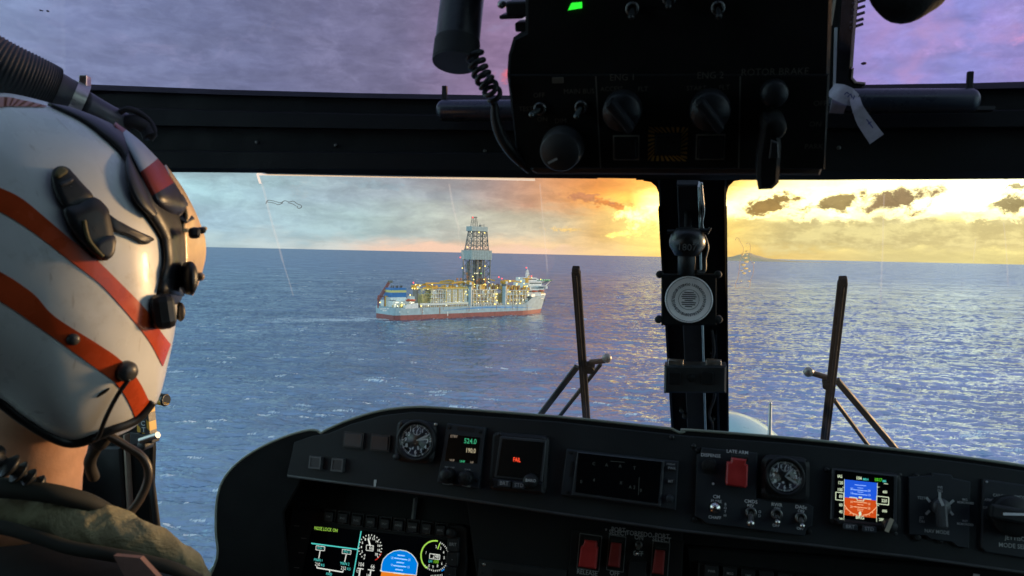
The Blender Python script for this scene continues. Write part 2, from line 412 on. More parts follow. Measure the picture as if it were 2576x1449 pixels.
# ---------------------------------------------------------------- aircraft axes and reference planes
AR = Vector((0.974, -0.223, -0.038)); AR.normalize()       # in camera axes (right, forward, up)
AF = Vector((.2306, 1, .0614)); AF = (AF - AR * AF.dot(AR)).normalized()
AU = AR.cross(AF)
def c2w(v): return CR * v.x + CF * v.y + CU * v.z
AR, AF, AU = c2w(AR), c2w(AF), c2w(AU)
def AC(x, f, u): return CAM + AR * x + AF * f + AU * u      # aircraft coordinates -> world
class Plane:
    """Reference plane of the cockpit: x to the right, y up, z towards the cabin."""
    def __init__(s, f0, u0=0.0, tilt=0.0):
        t = R(tilt)                                         # + tilt: the face looks up
        s.x = AR; s.z = -AF * math.cos(t) + AU * math.sin(t); s.y = s.z.cross(s.x)
        s.o = AC(0, f0, u0)
    def hit(s, px, py, w=0.0):
        d = ray(px, py); o = s.o + s.z * w
        t = (o - CAM).dot(s.z) / d.dot(s.z); p = CAM + d * t - s.o
        return p.dot(s.x), p.dot(s.y)
    def M(s, u=0, v=0, w=0): return frame_matrix(s.o + s.x * u + s.y * v + s.z * w, s.x, s.y, s.z)
    def W(s, u, v, w=0): return s.o + s.x * u + s.y * v + s.z * w
    def P(s, px, py, w=0): return s.W(*s.hit(px, py, w), w)

# ================================================================ SEA
def ocean_band(L, N, v, lo, hi, seed, wdir):
    """One square tile of a wind sea, wavelengths lo..hi only (heights and chop)."""
    r = np.random.default_rng(seed)
    k1 = 2 * np.pi * np.fft.fftfreq(N, L / N); kx, ky = np.meshgrid(k1, k1, indexing='ij')
    k = np.hypot(kx, ky); k[0, 0] = 1e-6
    Lw = v * v / 9.81
    cosd = (kx * math.cos(wdir) + ky * math.sin(wdir)) / k
    P = np.exp(-1 / (k * Lw) ** 2) / k ** 3.6 * (np.abs(cosd) ** 4 * .92 + .08)
    lam = 2 * np.pi / k
    P *= ((lam >= lo) & (lam < hi)); P[0, 0] = 0
    h = np.sqrt(P) * (r.normal(size=(N, N)) + 1j * r.normal(size=(N, N)))
    H = np.real(np.fft.ifft2(h)); s = math.sqrt((kx ** 2 * 0 + 1).mean())
    DX = np.real(np.fft.ifft2(-1j * kx / k * h)); DY = np.real(np.fft.ifft2(-1j * ky / k * h))
    # rms slope, so that each band can be set to a steepness
    sl = np.sqrt((np.real(np.fft.ifft2(1j * kx * h)) ** 2 + np.real(np.fft.ifft2(1j * ky * h)) ** 2).mean())
    return H / sl, DX / sl, DY / sl
def sample(T, x, y, L):
    N = T.shape[0]; u = (x / L * N) % N; w = (y / L * N) % N
    i = u.astype(np.int64); j = w.astype(np.int64); fu = u - i; fw = w - j; i1 = (i + 1) % N; j1 = (j + 1) % N; i %= N; j %= N
    return (T[i, j] * (1 - fu) + T[i1, j] * fu) * (1 - fw) + (T[i, j1] * (1 - fu) + T[i1, j1] * fu) * fw
WDIR = R(78)
bands = [  # tile size, wavelengths, slope, cut-off range (m)
    (97., 256, 1.0, 3.6, .22, 900., 21), (211., 384, 3.6, 10., .16, 2600., 22), (463., 384, 10., 55., .085, 9000., 23)]
tiles = [(L, ocean_band(L, N, 8.0, lo, hi, sd_, WDIR), s, cut) for L, N, lo, hi, s, cut, sd_ in bands]

ship_heading = R(40); SHX = Vector((math.cos(ship_heading), math.sin(ship_heading), 0)); SHY = Vector((-math.sin(ship_heading), math.cos(ship_heading), 0))
SHO = Vector((-137.684, 871.171, 0))

n_az, az_h = 1150, R(47)
rad = np.concatenate([np.geomspace(100, 9000, 1150), np.geomspace(9300, 180000, 90)])
def sea_sector(a0, a1, n_a, rad, waves=True):
    a = np.linspace(a0, a1, n_a); rr, aa = np.meshgrid(rad, a, indexing='ij')
    x = rr * np.sin(aa); y = rr * np.cos(aa); z = np.zeros_like(x); dx = np.zeros_like(x); dy = np.zeros_like(x)
    if waves:
        for L, (Ht, Dx, Dy), s, cut in tiles:
            w = np.clip(1.6 - rr / cut, 0, 1) * s
            if s == bands[0][4]:                      # gusts: ripples come in patches
                w = w * (.55 + .9 * np.clip(sample(tiles[2][1][0], x * .31, y * .31, 463.) / 1.4 + .5, 0, 1))
            z += sample(Ht, x, y, L) * w
            dx += sample(Dx, x, y, L) * w * .75; dy += sample(Dy, x, y, L) * w * .75
    return x + dx, y + dy, z, rr, aa
x, y, z, rr, aa = sea_sector(-az_h, az_h, n_az, rad)
# ---- whitecaps: scattered breaking crests, and the ship's wake
foam = np.zeros_like(x)
def patch(px, py, lx, ly, ang, val, rag=.9, seed=0):
    """Ragged elliptical patch of foam centred on a point of the water."""
    global foam
    R_ = 1.6 * max(lx, ly)
    r0 = math.hypot(px, py); a0 = math.atan2(px, py)
    i0, i1 = np.searchsorted(rad, [max(r0 - R_, 1), r0 + R_]); da = R_ / r0
    j0 = int((a0 - da + az_h) / (2 * az_h) * n_az); j1 = int((a0 + da + az_h) / (2 * az_h) * n_az) + 2
    j0, j1 = max(j0, 0), min(j1, n_az)
    if i1 <= i0 or j1 <= j0: return
    X = x[i0:i1, j0:j1] - px; Y = y[i0:i1, j0:j1] - py
    u = X * math.cos(ang) + Y * math.sin(ang); v = -X * math.sin(ang) + Y * math.cos(ang)
    d = np.sqrt((u / lx) ** 2 + (v / ly) ** 2)
    nz = sample(tiles[0][1][0], X * 2.3 + seed * 13, Y * 2.3 + seed * 7, 97.) * 1.8 + sample(tiles[1][1][0], X * 1.7 + seed * 3, Y * 1.7, 211.) * .25
    f = np.clip((1 - d + nz * rag) * 3.5, 0, 1) * val * (d < 1.6)
    foam[i0:i1, j0:j1] = np.maximum(foam[i0:i1, j0:j1], f)
for k in range(800):
    r0 = 190 * (3000 / 190) ** rng.random(); a0 = rng.uniform(-.62, .62)
    s = rng.uniform(.55, 1.15) * (1 + r0 / 900)
    if rng.random() < .12: s *= 1.8
    patch(r0 * math.sin(a0), r0 * math.cos(a0), 2.4 * s, .75 * s, rng.normal(0.05, .25), rng.uniform(.6, 1.0), .8, k)
def sea_px(px, py):
    d = ray(px, py); return CAM + d * (-ALT / d.z)
for px, py, lx, ly, v in ((472, 1062, 3.0, 2.2, 1), (545, 1058, 3.4, 1.8, .9), (530, 1078, 2.2, 1.2, .9), (467, 1265, 1.0, .45, 1), (447, 1320, 1.1, .4, 1), (615, 780, 8, 2.2, 1), (1105, 993, 4, 1.1, .8), (1190, 1012, 3.2, .9, .7), (905, 978, 2.5, .7, .9), (700, 1110, 2.2, .8, .7), (790, 1030, 1.6, .6, .9), (930, 880, 2, .8, .8), (2390, 825, 5, 1.0, .9), (2350, 800, 5, 1.1, .8)):
    p = sea_px(px, py); patch(p.x, p.y, lx, ly, .05, v, .8, int(px))
for k in range(60):                                    # pale churned water drifting off the stern
    t = rng.random(); p = sea_px(990 - 310 * t + rng.normal(0, 5), 803 + 2 * t + rng.normal(0, 1.5 + 1.5 * t))
    patch(p.x, p.y, rng.uniform(6, 15), rng.uniform(2, 5), .1, rng.uniform(.5, .9) * (1 - .6 * t), .55, k)
for k in range(90):                                    # broken water along the waterline
    t = rng.random(); p = SHO + SHX * (-4 + 232 * t) - SHY * (22.0 + abs(rng.normal(0, 1.4)) - 20 * max(0, t - .85) / .15)
    patch(p.x, p.y, rng.uniform(1.2, 3.4), rng.uniform(.5, 1.0), ship_heading, rng.uniform(.2, .7), .9, k)
def grid_faces(ni, nj, base):
    i = np.arange(ni - 1)[:, None]; j = np.arange(nj - 1)[None, :]; q = base + i * nj + j
    return np.stack([q, q + nj, q + nj + 1, q + 1], -1).reshape(-1, 4)
vs = [np.stack([x, y, z], -1).reshape(-1, 3)]; fc = [grid_faces(len(rad), n_az, 0)]; fo = [foam.ravel()]; rg = [rr.ravel()]
base = len(vs[0])
rad2 = np.concatenate([[1.], np.geomspace(100, 180000, 60)])
x2, y2, z2, rr2, _ = sea_sector(az_h, 2 * math.pi - az_h, 120, rad2, False)
vs.append(np.stack([x2, y2, z2], -1).reshape(-1, 3)); fc.append(grid_faces(len(rad2), 120, base)); fo.append(np.zeros(x2.size)); rg.append(rr2.ravel()); base += x2.size
x3, y3, z3, rr3, _ = sea_sector(-az_h, az_h, 40, np.array([1., 50., 100.]), False)
vs.append(np.stack([x3, y3, z3], -1).reshape(-1, 3)); fc.append(grid_faces(3, 40, base)); fo.append(np.zeros(x3.size)); rg.append(rr3.ravel())
vs = np.concatenate(vs).astype(np.float32); fc = np.concatenate(fc).astype(np.int32)
me = bpy.data.meshes.new('sea')
me.vertices.add(len(vs)); me.vertices.foreach_set('co', vs.ravel())
me.loops.add(fc.size); me.loops.foreach_set('vertex_index', fc.ravel())
me.polygons.add(len(fc)); me.polygons.foreach_set('loop_start', np.arange(0, fc.size, 4, dtype=np.int32))
me.polygons.foreach_set('loop_total', np.full(len(fc), 4, dtype=np.int32))
me.polygons.foreach_set('use_smooth', np.ones(len(fc), dtype=bool))
at = me.attributes.new('foam', 'FLOAT', 'POINT'); at.data.foreach_set('value', np.concatenate(fo).astype(np.float32))
me.update(calc_edges=True); me.validate()
sea = bpy.data.objects.new('sea', me); col.objects.link(sea)
tag(sea, 'dark blue wind ruffled open sea with scattered whitecaps', kind='structure')

m = bpy.data.materials.new('sea_water'); m.use_nodes = True; m.node_tree.nodes.clear(); n = NG(m.node_tree)
geo = n.new('ShaderNodeNewGeometry'); pos = geo.outputs['Position']
sp = n.new('ShaderNodeSeparateXYZ'); n.l.new(pos, sp.inputs[0])
dist = n.math('SQRT', n.math('ADD', n.math('MULTIPLY', sp.outputs[0], sp.outputs[0]), n.math('MULTIPLY', sp.outputs[1], sp.outputs[1])))
rot = n.new('ShaderNodeMapping'); n.l.new(pos, rot.inputs[0]); rot.inputs['Rotation'].default_value = (0, 0, R(10)); rot.inputs['Scale'].default_value = (.55, 1.0, 1.0)
r1 = n.noise(rot.outputs[0], 1.3, 3, .6); r2 = n.noise(rot.outputs[0], .16, 4, .62); r3 = n.noise(rot.outputs[0], .030, 5, .62)
b1 = n.new('ShaderNodeBump'); n.l.new(r1, b1.inputs['Height']); b1.inputs['Distance'].default_value = .16; n.l.new(n.step(dist, 150., 900., .8, .1), b1.inputs['Strength'])
b2 = n.new('ShaderNodeBump'); n.l.new(r2, b2.inputs['Height']); b2.inputs['Distance'].default_value = 1.5; n.l.new(n.step(dist, 300., 1500., .45, 1.0), b2.inputs['Strength']); n.l.new(b1.outputs[0], b2.inputs['Normal'])
b3 = n.new('ShaderNodeBump'); n.l.new(r3, b3.inputs['Height']); b3.inputs['Distance'].default_value = 8.; n.l.new(n.step(dist, 900., 4000., .1, 1.0), b3.inputs['Strength']); n.l.new(b2.outputs[0], b3.inputs['Normal'])
nrm = b3.outputs[0]
gu = n.noise(pos, .009, 6, .62); gu2 = n.noise(rot.outputs[0], .05, 4, .65)
fr = n.new('ShaderNodeFresnel'); fr.inputs['IOR'].default_value = 1.33; n.l.new(nrm, fr.inputs['Normal'])
fac = n.math('MULTIPLY', n.math('MINIMUM', fr.outputs[0], .64), n.step(gu, .3, .7, .84, 1.14))
gk = n.math('MULTIPLY', n.step(gu, .30, .70, .80, 1.22), n.step(gu2, .3, .7, .80, 1.22))
df = n.new('ShaderNodeBsdfDiffuse'); n.l.new(n.mix(1.0, (.019, .108, .245, 1), n.xyz(gk, gk, gk), 'MULTIPLY'), df.inputs['Color']); n.l.new(nrm, df.inputs['Normal'])
gl = n.new('ShaderNodeBsdfGlossy'); gl.inputs['Color'].default_value = (.78, .91, 1, 1); n.l.new(nrm, gl.inputs['Normal'])
n.l.new(n.step(dist, 200., 4000., .08, .26), gl.inputs['Roughness'])
mx = n.new('ShaderNodeMixShader'); n.l.new(fac, mx.inputs[0]); n.l.new(df.outputs[0], mx.inputs[1]); n.l.new(gl.outputs[0], mx.inputs[2])
fa = n.new('ShaderNodeAttribute'); fa.attribute_name = 'foam'
fm = n.new('ShaderNodeBsdfDiffuse'); fm.inputs['Color'].default_value = (.82, .86, .88, 1)
fk = n.math('MULTIPLY', fa.outputs['Fac'], n.step(n.noise(pos, 1.1, 5, .7), .24, .48))
mf = n.new('ShaderNodeMixShader'); n.l.new(fk, mf.inputs[0]); n.l.new(mx.outputs[0], mf.inputs[1]); n.l.new(fm.outputs[0], mf.inputs[2])
o = n.new('ShaderNodeOutputMaterial'); n.l.new(mf.outputs[0], o.inputs[0])
me.materials.append(m)

# ---------------------------------------------------------------- far island, low on the horizon at the right
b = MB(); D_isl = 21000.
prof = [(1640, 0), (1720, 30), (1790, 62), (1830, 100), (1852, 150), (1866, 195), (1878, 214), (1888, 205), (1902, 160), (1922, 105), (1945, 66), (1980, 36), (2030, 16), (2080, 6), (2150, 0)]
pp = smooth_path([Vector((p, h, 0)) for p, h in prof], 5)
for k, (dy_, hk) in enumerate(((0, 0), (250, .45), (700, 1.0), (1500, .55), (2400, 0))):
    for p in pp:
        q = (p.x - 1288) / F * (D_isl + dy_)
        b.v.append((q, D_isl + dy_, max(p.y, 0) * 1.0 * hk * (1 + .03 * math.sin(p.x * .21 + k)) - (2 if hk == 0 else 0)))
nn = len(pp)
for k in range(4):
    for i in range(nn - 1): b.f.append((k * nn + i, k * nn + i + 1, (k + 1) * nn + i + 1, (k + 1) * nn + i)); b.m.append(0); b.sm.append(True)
isl = b.build('island', mat('island_haze_tan', (.72, .50, .28), .95, vscale=.004, var=.1))  # pale warm tan stands in for haze over the far rock
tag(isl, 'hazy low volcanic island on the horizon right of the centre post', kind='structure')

# ================================================================ DRILLSHIP
MW = mat('ship_white', (.86, .87, .84), .45, vscale=.6, var=.14)
MG = mat('ship_grey', (.40, .52, .57), .45, vscale=.25, var=.13)
MR = mat('ship_red', (.30, .085, .08), .6, vscale=.3, var=.22)
MB_ = mat('ship_blue', (.035, .20, .50), .4, vscale=.5, var=.08)
MBs = mat('ship_pale_blue', (.11, .34, .68), .45, vscale=.12, var=.25)
MY = mat('crane_yellow', (.74, .40, .055), .5, vscale=.8, var=.18)
MYs = mat('stripe_yellow', (.80, .70, .25), .5, vscale=.8, var=.05)
MD = mat('ship_dark_steel', (.085, .095, .095), .6, vscale=.5, var=.3)
MGr = mat('derrick_grey', (.17, .19, .19), .6, vscale=.5, var=.2)
MWW = mat('wind_wall_grey', (.42, .49, .48), .55, vscale=.5, var=.16)
MO = mat('lifeboat_orange', (.62, .12, .05), .4, vscale=.5, var=.1)
MRu = mat('rust_brown', (.30, .15, .085), .8, vscale=.7, var=.3)
MT = mat('lamplit_tan', (.72, .54, .25), .6, vscale=.6, var=.3)  # glow of the deck lamps is put into this yellowed tan
MDk = mat('ship_deck', (.20, .23, .22), .8, vscale=.3, var=.3)
MGl = mat('ship_window', (.03, .04, .05), .15)
LY = glow('lamp_yellow', (1.0, .74, .16), 4.0); LW = glow('lamp_warm_white', (1.0, .90, .55), 3.6)
LR = glow('lamp_red', (1.0, .10, .10), 2.2); LG = glow('lamp_green', (.45, 1.0, .35), 1.4)

SM = frame_matrix(SHO, SHX, SHY, Vector((0, 0, 1)))
ship = empty('drillship', SM, 'white and grey drillship with tall lattice derrick and yellow cranes lying at sea', 'ship')
SMi = SM.inverted()
def sl(zx, zy, ys):
    """Point of the ship that a detail of the photograph falls on, given how far to starboard it stands."""
    px = (1240 + zx * .28294) * .73182; py = (720 + zy * .28294) * .73182
    d = ray(px, py); nrm_ = -SHY; t = ((SHO - CAM).dot(nrm_) + ys) / d.dot(nrm_)
    return SMi @ (CAM + d * t)
def spart(name, b, m, parent=None, **k): return b.build(name, m, parent or ship, **k)

# hull: half breadth at deck, at the waterline, deck height along the length
sec = [(-1.5, 19.5, 17.5, 13.6), (0, 20.6, 18.6, 13.6), (6, 21, 20.2, 13.4), (30, 21, 21, 12.9), (60, 21, 21, 12.9), (120, 21, 21, 12.9), (165, 21, 21, 12.9), (181, 21, 20.4, 13.0), (190, 20.6, 18.8, 17.2), (197, 20.0, 16.8, 21.6), (205, 18.4, 13.6, 21.8), (214, 15.4, 9.4, 22.1), (222, 11.4, 4.9, 22.4), (228, 7.4, 1.2, 22.8), (232.5, 3.9, .25, 23.1), (236, .35, .2, 23.4)]
vs_, fs_, mi_ = [], [], []
def srow(X, wd, ww, zd):
    za, zb = 8.6, 10.7
    s_ = min(1, max(0, (X - 55) / 130)); za += 1.2 * math.sin(math.pi * s_) - 1.0 * max(0, (X - 175) / 40); wdt = 2.0 * min(1, max(0, (X - 58) / 20)) * max(0, 1 - max(0, X - 140) / 70) ; zb = za + max(wdt, .02)
    zs = [-3.0, 5.2, za, zb, zd - .7, zd]
    X_ = lambda z_: X + (0 if X < 225 else (z_ - 23) * .35 * (X - 225) / 11)
    hw = lambda z_: ww + (wd - ww) * max(0, z_) / zd
    return [(X_(z_), -hw(z_), z_) for z_ in zs]
rows = [srow(*s_) for s_ in sec]; nz_ = 6
hb = MB()
for sgn in (1, -1):
    vv = [(p[0], p[1] * sgn, p[2]) for r_ in rows for p in r_]
    for k in range(len(rows) - 1):
        for j in range(nz_ - 1):
            f = (k * nz_ + j, (k + 1) * nz_ + j, (k + 1) * nz_ + j + 1, k * nz_ + j + 1)
            mi = 0 if j == 0 else (2 if j == 2 and 58 < sec[k][0] + .1 and sec[k][0] < 205 else 1)
            hb.add([vv[i] for i in f], [(0, 1, 2, 3)], mi)
r0 = rows[0]
for j in range(nz_ - 1):
    hb.add([r0[j], r0[j + 1], (r0[j + 1][0], -r0[j + 1][1], r0[j + 1][2]), (r0[j][0], -r0[j][1], r0[j][2])], [(0, 1, 2, 3)], 0 if j == 0 else 1)
for k in range(len(rows) - 1):
    a_, c_ = rows[k][-1], rows[k + 1][-1]
    hb.add([a_, c_, (c_[0], -c_[1], c_[2]), (a_[0], -a_[1], a_[2])], [(0, 1, 2, 3)], 3)
hull = spart('hull', hb, [MR, MG, MBs, MDk], weld=.001)
# rust weeps and draught marks on the plating, set just proud of it
b = MB()
for X_, w_, h_ in ((33.5, .9, 7), (31, .5, 4), (57, 1.3, 7.5), (62, .5, 3), (95, .5, 5), (98, .9, 6), (117, .5, 5), (139, .7, 5.5), (152, .4, 5), (164, .6, 6), (171, .5, 7), (187, .5, 8)):
    b.box((X_, -21.03, 12.5 - h_ / 2), (w_, .04, h_), 0)
spart('rust_streak', b, MRu)
b = MB().box((68, -21.05, 5.0), (1.0, .05, 4.6)); spart('draught_mark', b, MW)
for zx, zy in ((475, 1247), (573, 1247), (757, 1237), (1430, 1215), (1862, 1197)):
    p = sl(zx, zy, 21.06); b = MB().cyl((p.x, p.y + .3, p.z), (p.x, p.y, p.z), .75, n=16); spart('hull_marking', b, MW)
p = sl(290, 1212, 21.08); b = MB()
for k in range(11): b.box((p.x - 5 + k, p.y, p.z + .5), (.62, .05, 1.1)) if k != 7 else None
for k in range(5): b.box((p.x - 2 + k, p.y, p.z - 1.6), (.62, .05, .9))
spart('ship_name', b, MW)
b = MB()
for k in range(8): b.box((214 + k * 1.35, -15.6 + k * .80, 18.9), (.9, .12, 1.1), 0, (.86, .5, 0), (-.5, .86, 0))
spart('bow_name', b, MW)

# white bulwark and shelter blocks
b = MB().prism([(11, 12.3), (28, 12.3), (28, 18), (14, 17.0)], -21.3, -19, 0, fn=lambda x, y, z: (x, z, y)); spart('side_shelter', b, MW)
b = MB().prism([(196, 20.9), (232, 23.0), (232, 24.6), (196, 24.4)], -12.0, -11.6, 0, fn=lambda x, y, z: (x, z - max(0, (214 - x)) * .36 + max(0, x - 214) * .42, y)); spart('forecastle_bulwark', b, MW)

# aft deckhouse and funnel
b = MB().box((15, 2, 16.8), (26, 26, 7.0)); b.box((17, 3, 21.4), (18, 22, 2.4)); b.box((26, -8, 22.5), (6, 9, 5.0)); spart('deckhouse', b, MW)
f_ = MB()
def fun(z0, z1, mi, gx=0.0): f_.box((11.5, 0, (z0 + z1) / 2), (19 + gx, 15 + gx, z1 - z0), mi)
fun(21.2, 24.0, 0); fun(24.0, 29.2, 1, .05); fun(29.2, 31.8, 2, .1); fun(31.8, 34.2, 1, .05)
fo_ = spart('funnel', f_, [MW, MB_, MYs])
for k, X_ in enumerate((5, 7.6, 11.2, 13, 16.6, 18.2)):
    q = MB().cyl((X_, -2, 34.2), (X_ + .2, -2, 35.6), .65, n=10); q.cyl((X_ + .2, -2, 35.6), (X_ + 1.0, -1.6, 36.3), .65, n=10); q.build('exhaust_pipe', MD, fo_)
b = MB()
for k in range(26): b.box((rng.uniform(0, 28), rng.uniform(-19, -11), 13.6 + rng.uniform(.6, 2.2)), (rng.uniform(.8, 2.6), rng.uniform(.8, 2), rng.uniform(1.2, 4.4)), int(rng.integers(0, 3)))
spart('mooring_gear', b, [MT, MW, MYs])

def truss(b, c0, c1, z0, z1, nb, r, rb, mi=0, K=False):
    """Four-legged lattice between two rectangles (x0,x1,y0,y1)."""
    def cor(t):
        q = [c0[i] + (c1[i] - c0[i]) * t for i in range(4)]; z_ = z0 + (z1 - z0) * t
        return [Vector((q[0], q[2], z_)), Vector((q[1], q[2], z_)), Vector((q[1], q[3], z_)), Vector((q[0], q[3], z_))]
    L_ = [cor(i / nb) for i in range(nb + 1)]
    for i in range(4): b.cyl(L_[0][i], L_[nb][i], r, n=6, mi=mi)
    for k in range(nb):
        for i in range(4):
            j = (i + 1) % 4; p, q, u, w = L_[k][i], L_[k][j], L_[k + 1][i], L_[k + 1][j]
            b.cyl(u, w, rb, n=5, mi=mi)
            if K:
                mm = (u + w) / 2; b.cyl(p, mm, rb, n=5, mi=mi); b.cyl(q, mm, rb, n=5, mi=mi)
            else:
                b.cyl(p, w, rb, n=5, mi=mi); b.cyl(q, u, rb, n=5, mi=mi)
    return L_
b = MB(); truss(b, (110, 138, -8, 8), (110, 138, -8, 8), 16, 66.6, 6, .75, .30)
for X_ in (119, 129): 
    for Y_ in (-8, 8): b.cyl((X_, Y_, 16), (X_, Y_, 66.6), .9, n=8)
b.box((119.5, 0, 41), (1.8, 2, 50)); b.box((131.5, 2, 41), (2.6, 3, 50)); b.box((113.5, 4, 40), (1.4, 2, 48))
truss(b, (124, 129, -3, 3), (124, 129, -3, 3), 20, 66, 10, .3, .18)
derrick = spart('derrick', b, MGr, label='tall dark lattice derrick with grey wind walls')
b = MB().box((123.5, -10.3, 72), (30.0, .5, 11)); b.box((123.5, 10.3, 72), (30.0, .5, 11)); b.box((108.6, 0, 72), (.5, 20.1, 11)); b.box((138.4, 0, 72), (.5, 20.1, 11))
b.box((123.5, 0, 66.9), (29.4, 20, .5), 1)
for k in range(12): b.box((110 + 2.45 * k, -10.62, 72), (.16, .14, 10.8), 1)
for k in range(8): b.box((108.3, -8.8 + 2.5 * k, 72), (.14, .16, 10.8), 1)
b.build('wind_wall', [MWW, MGr], derrick)
b = MB(); truss(b, (110, 137, -5.6, 5.6), (114.2, 135, -4.6, 4.6), 77.5, 100, 4, .7, .32, K=True)
truss(b, (110, 137, -5.6, 5.6), (114.2, 135, -4.6, 4.6), 77.5, 100, 2, .3, .26)
for X_ in (119, 123.5, 129): b.cyl((X_, 0, 77), (X_, 0, 100), .5, n=6)
b.box((123.5, 0, 78.2), (28, 13, 1.1)); b.build('upper_lattice', MGr, derrick)
b = MB().box((123.4, 0, 103), (23.8, 11, 5.4)); b.box((123.4, 0, 99.9), (21, 9.5, 1.2), 1); b.build('crown_platform', [MWW, MGr], derrick)
b = MB(); truss(b, (115.5, 122.5, -2.4, 2.4), (116.6, 121.4, -1.6, 1.6), 105.6, 116.6, 2, .26, .10); b.box((119, 0, 116.8), (5.8, 4, .8)); b.build('mast_frame', MD, derrick)
b = MB().cyl((127, -2, 105.6), (126, -2, 109.6), .35, n=6); b.cyl((126.6, -2, 107.6), (132.6, -2, 108.0), .26, n=6); b.cyl((132.2, -2, 105.6), (132.2, -2, 109.2), .3, n=6); b.box((126.4, -2, 106.6), (2, 2, 2)); b.build('crown_hoist', MGr, derrick)

# pipe racks and process modules along the main deck
def module(name, x0, x1, z0, z1, n_fl, seed, mats, front=-19, fill=70, w=14):
    r_ = np.random.default_rng(seed); b = MB(); dz = (z1 - z0) / n_fl
    for k in range(n_fl + 1): b.box(((x0 + x1) / 2, front + w / 2, z0 + dz * k), (x1 - x0, w, .45), 0)
    for X_ in np.arange(x0 + .3, x1 + .1, max((x1 - x0) / 7, 3.2)): b.box((X_, front, (z0 + z1) / 2), (.55, .55, z1 - z0), 0)
    for k in range(n_fl):
        zc = z0 + dz * k
        b.box(((x0 + x1) / 2, front + w * .62, zc + dz / 2), (x1 - x0 - 1, w * .5, dz - .5), 2)
        X_ = x0 + 1
        while X_ < x1 - 1.5:
            ww_ = r_.uniform(1.0, 4.2); hh = dz * r_.uniform(.35, .92)
            b.box((min(X_ + ww_ / 2, x1 - 1), front + r_.uniform(.9, 2.6), zc + hh / 2 + .25), (ww_ * .8, r_.uniform(1, 2.4), hh), int(r_.choice([0, 0, 1, 3, 3, 4, 1])))
            X_ += ww_ + r_.uniform(.2, 1.0)
        for _ in range(6):
            xx = r_.uniform(x0 + 1, x1 - 1); b.cyl((xx, front + .3, zc + .3), (xx, front + .3, zc + dz - .3), r_.uniform(.15, .4), n=6, mi=int(r_.choice([0, 1, 3])))
        b.cyl((x0 + .5, front - .2, zc + dz * .8), (x1 - .5, front - .2, zc + dz * .8), .2, n=6, mi=1)
        b.box(((x0 + x1) / 2, front - .1, zc + 1.4), (x1 - x0, .12, .14), 0); b.box(((x0 + x1) / 2, front - .1, zc + 2.2), (x1 - x0, .12, .14), 0)
    return spart(name, b, mats)
mods = [MW, MT, MT, MY, MRu]
module('mud_module', 46, 66, 15, 32, 4, 3, [MW, MT, MD, MT, MRu])
b = MB()                                              # upright white riser joints stacked in their rack
for k in range(15):
    X_ = 66.5 + 2.05 * k; b.cyl((X_, -19, 17), (X_, -19, 32.6), .72, n=8, mi=0 if k % 4 else 1)
    for zz in (20, 23, 26, 29): b.box((X_, -19.1, zz), (1.7, 1.6, .35), 2)
b.box((81, -16, 25), (31, 1.2, 15.5), 3); b.box((81, -18.4, 33.2), (32, 4, .8), 2); b.box((81, -18.6, 16.8), (32, 4, .9), 2)
spart('riser_rack', b, [MW, MT, MYs, MT])
module('mill_module', 104.5, 142, 14.5, 31.5, 4, 5, mods)
module('process_module', 156, 190, 14.5, 30, 3, 9, mods)
b = MB().box((68, 0, 20), (56, 24, 11), 0); b.box((146, 2, 20), (88, 24, 11), 0); spart('inner_deckhouse', b, MT)
# long white pipes and openings along the side passage
b = MB()
for zz, rr_ in ((17.2, .55), (16.2, .4), (15.6, .35)): b.cyl((31, -20.2, zz), (97, -20.2, zz), rr_, n=8, mi=0)
for k in range(26):
    X_ = 32 + 2.55 * k; b.box((X_, -20.4, 14.2), (.5, .6, 2.6), int(k % 3 == 0)); b.box((X_ + .8, -20.3, 13.7), (.9, .5, 1.4), 1)
for k in range(12): X_ = 105 + 3.7 * k; b.box((X_, -20.4, 14.3), (.6, .6, 2.8), 0); b.box((X_ + 1.2, -20.2, 13.8), (1.3, .6, 1.6), 1)
for k in range(9): X_ = 155 + 3.4 * k; b.box((X_, -20.4, 14.3), (.7, .6, 2.9), 0); b.box((X_ + 1.2, -20.2, 13.9), (1.3, .6, 1.8), 1)
spart('deck_piping', b, [MW, MT])
b = MB()
for zz in (14.1, 15.3): b.cyl((29, -20.9, zz), (181, -20.9, zz), .09, n=4)
for k in range(60): b.cyl((29 + 2.57 * k, -20.9, 12.9), (29 + 2.57 * k, -20.9, 15.3), .08, n=4)
spart('guard_rail', b, MW)
# lattice deck frame under the aft crane
b = MB(); truss(b, (36, 45, -19, -11), (33, 47, -20, -10), 15, 33, 3, .32, .16); b.box((40, -15, 33.4), (15, 11, .6)); spart('lattice_frame', b, MYs)
# two grey crane columns growing out of the hull side
for X_ in (100.5, 152.3):
    b = MB().cyl((X_, -18.2, 10), (X_, -18.2, 35.6), 2.7, n=20); b.cyl((X_, -18.2, 35.4), (X_, -18.2, 38), 3.3, n=20, mi=1)
    spart('crane_column', b, [MG, MGr])
b = MB().cyl((31.5, -10, 16), (31.5, -10, 31), 2.8, n=18); b.cyl((31.5, -10, 30.6), (31.5, -10, 33), 3.4, n=18); spart('crane_column', b, mat('column_grey', (.30, .27, .24), .6, vscale=.4))

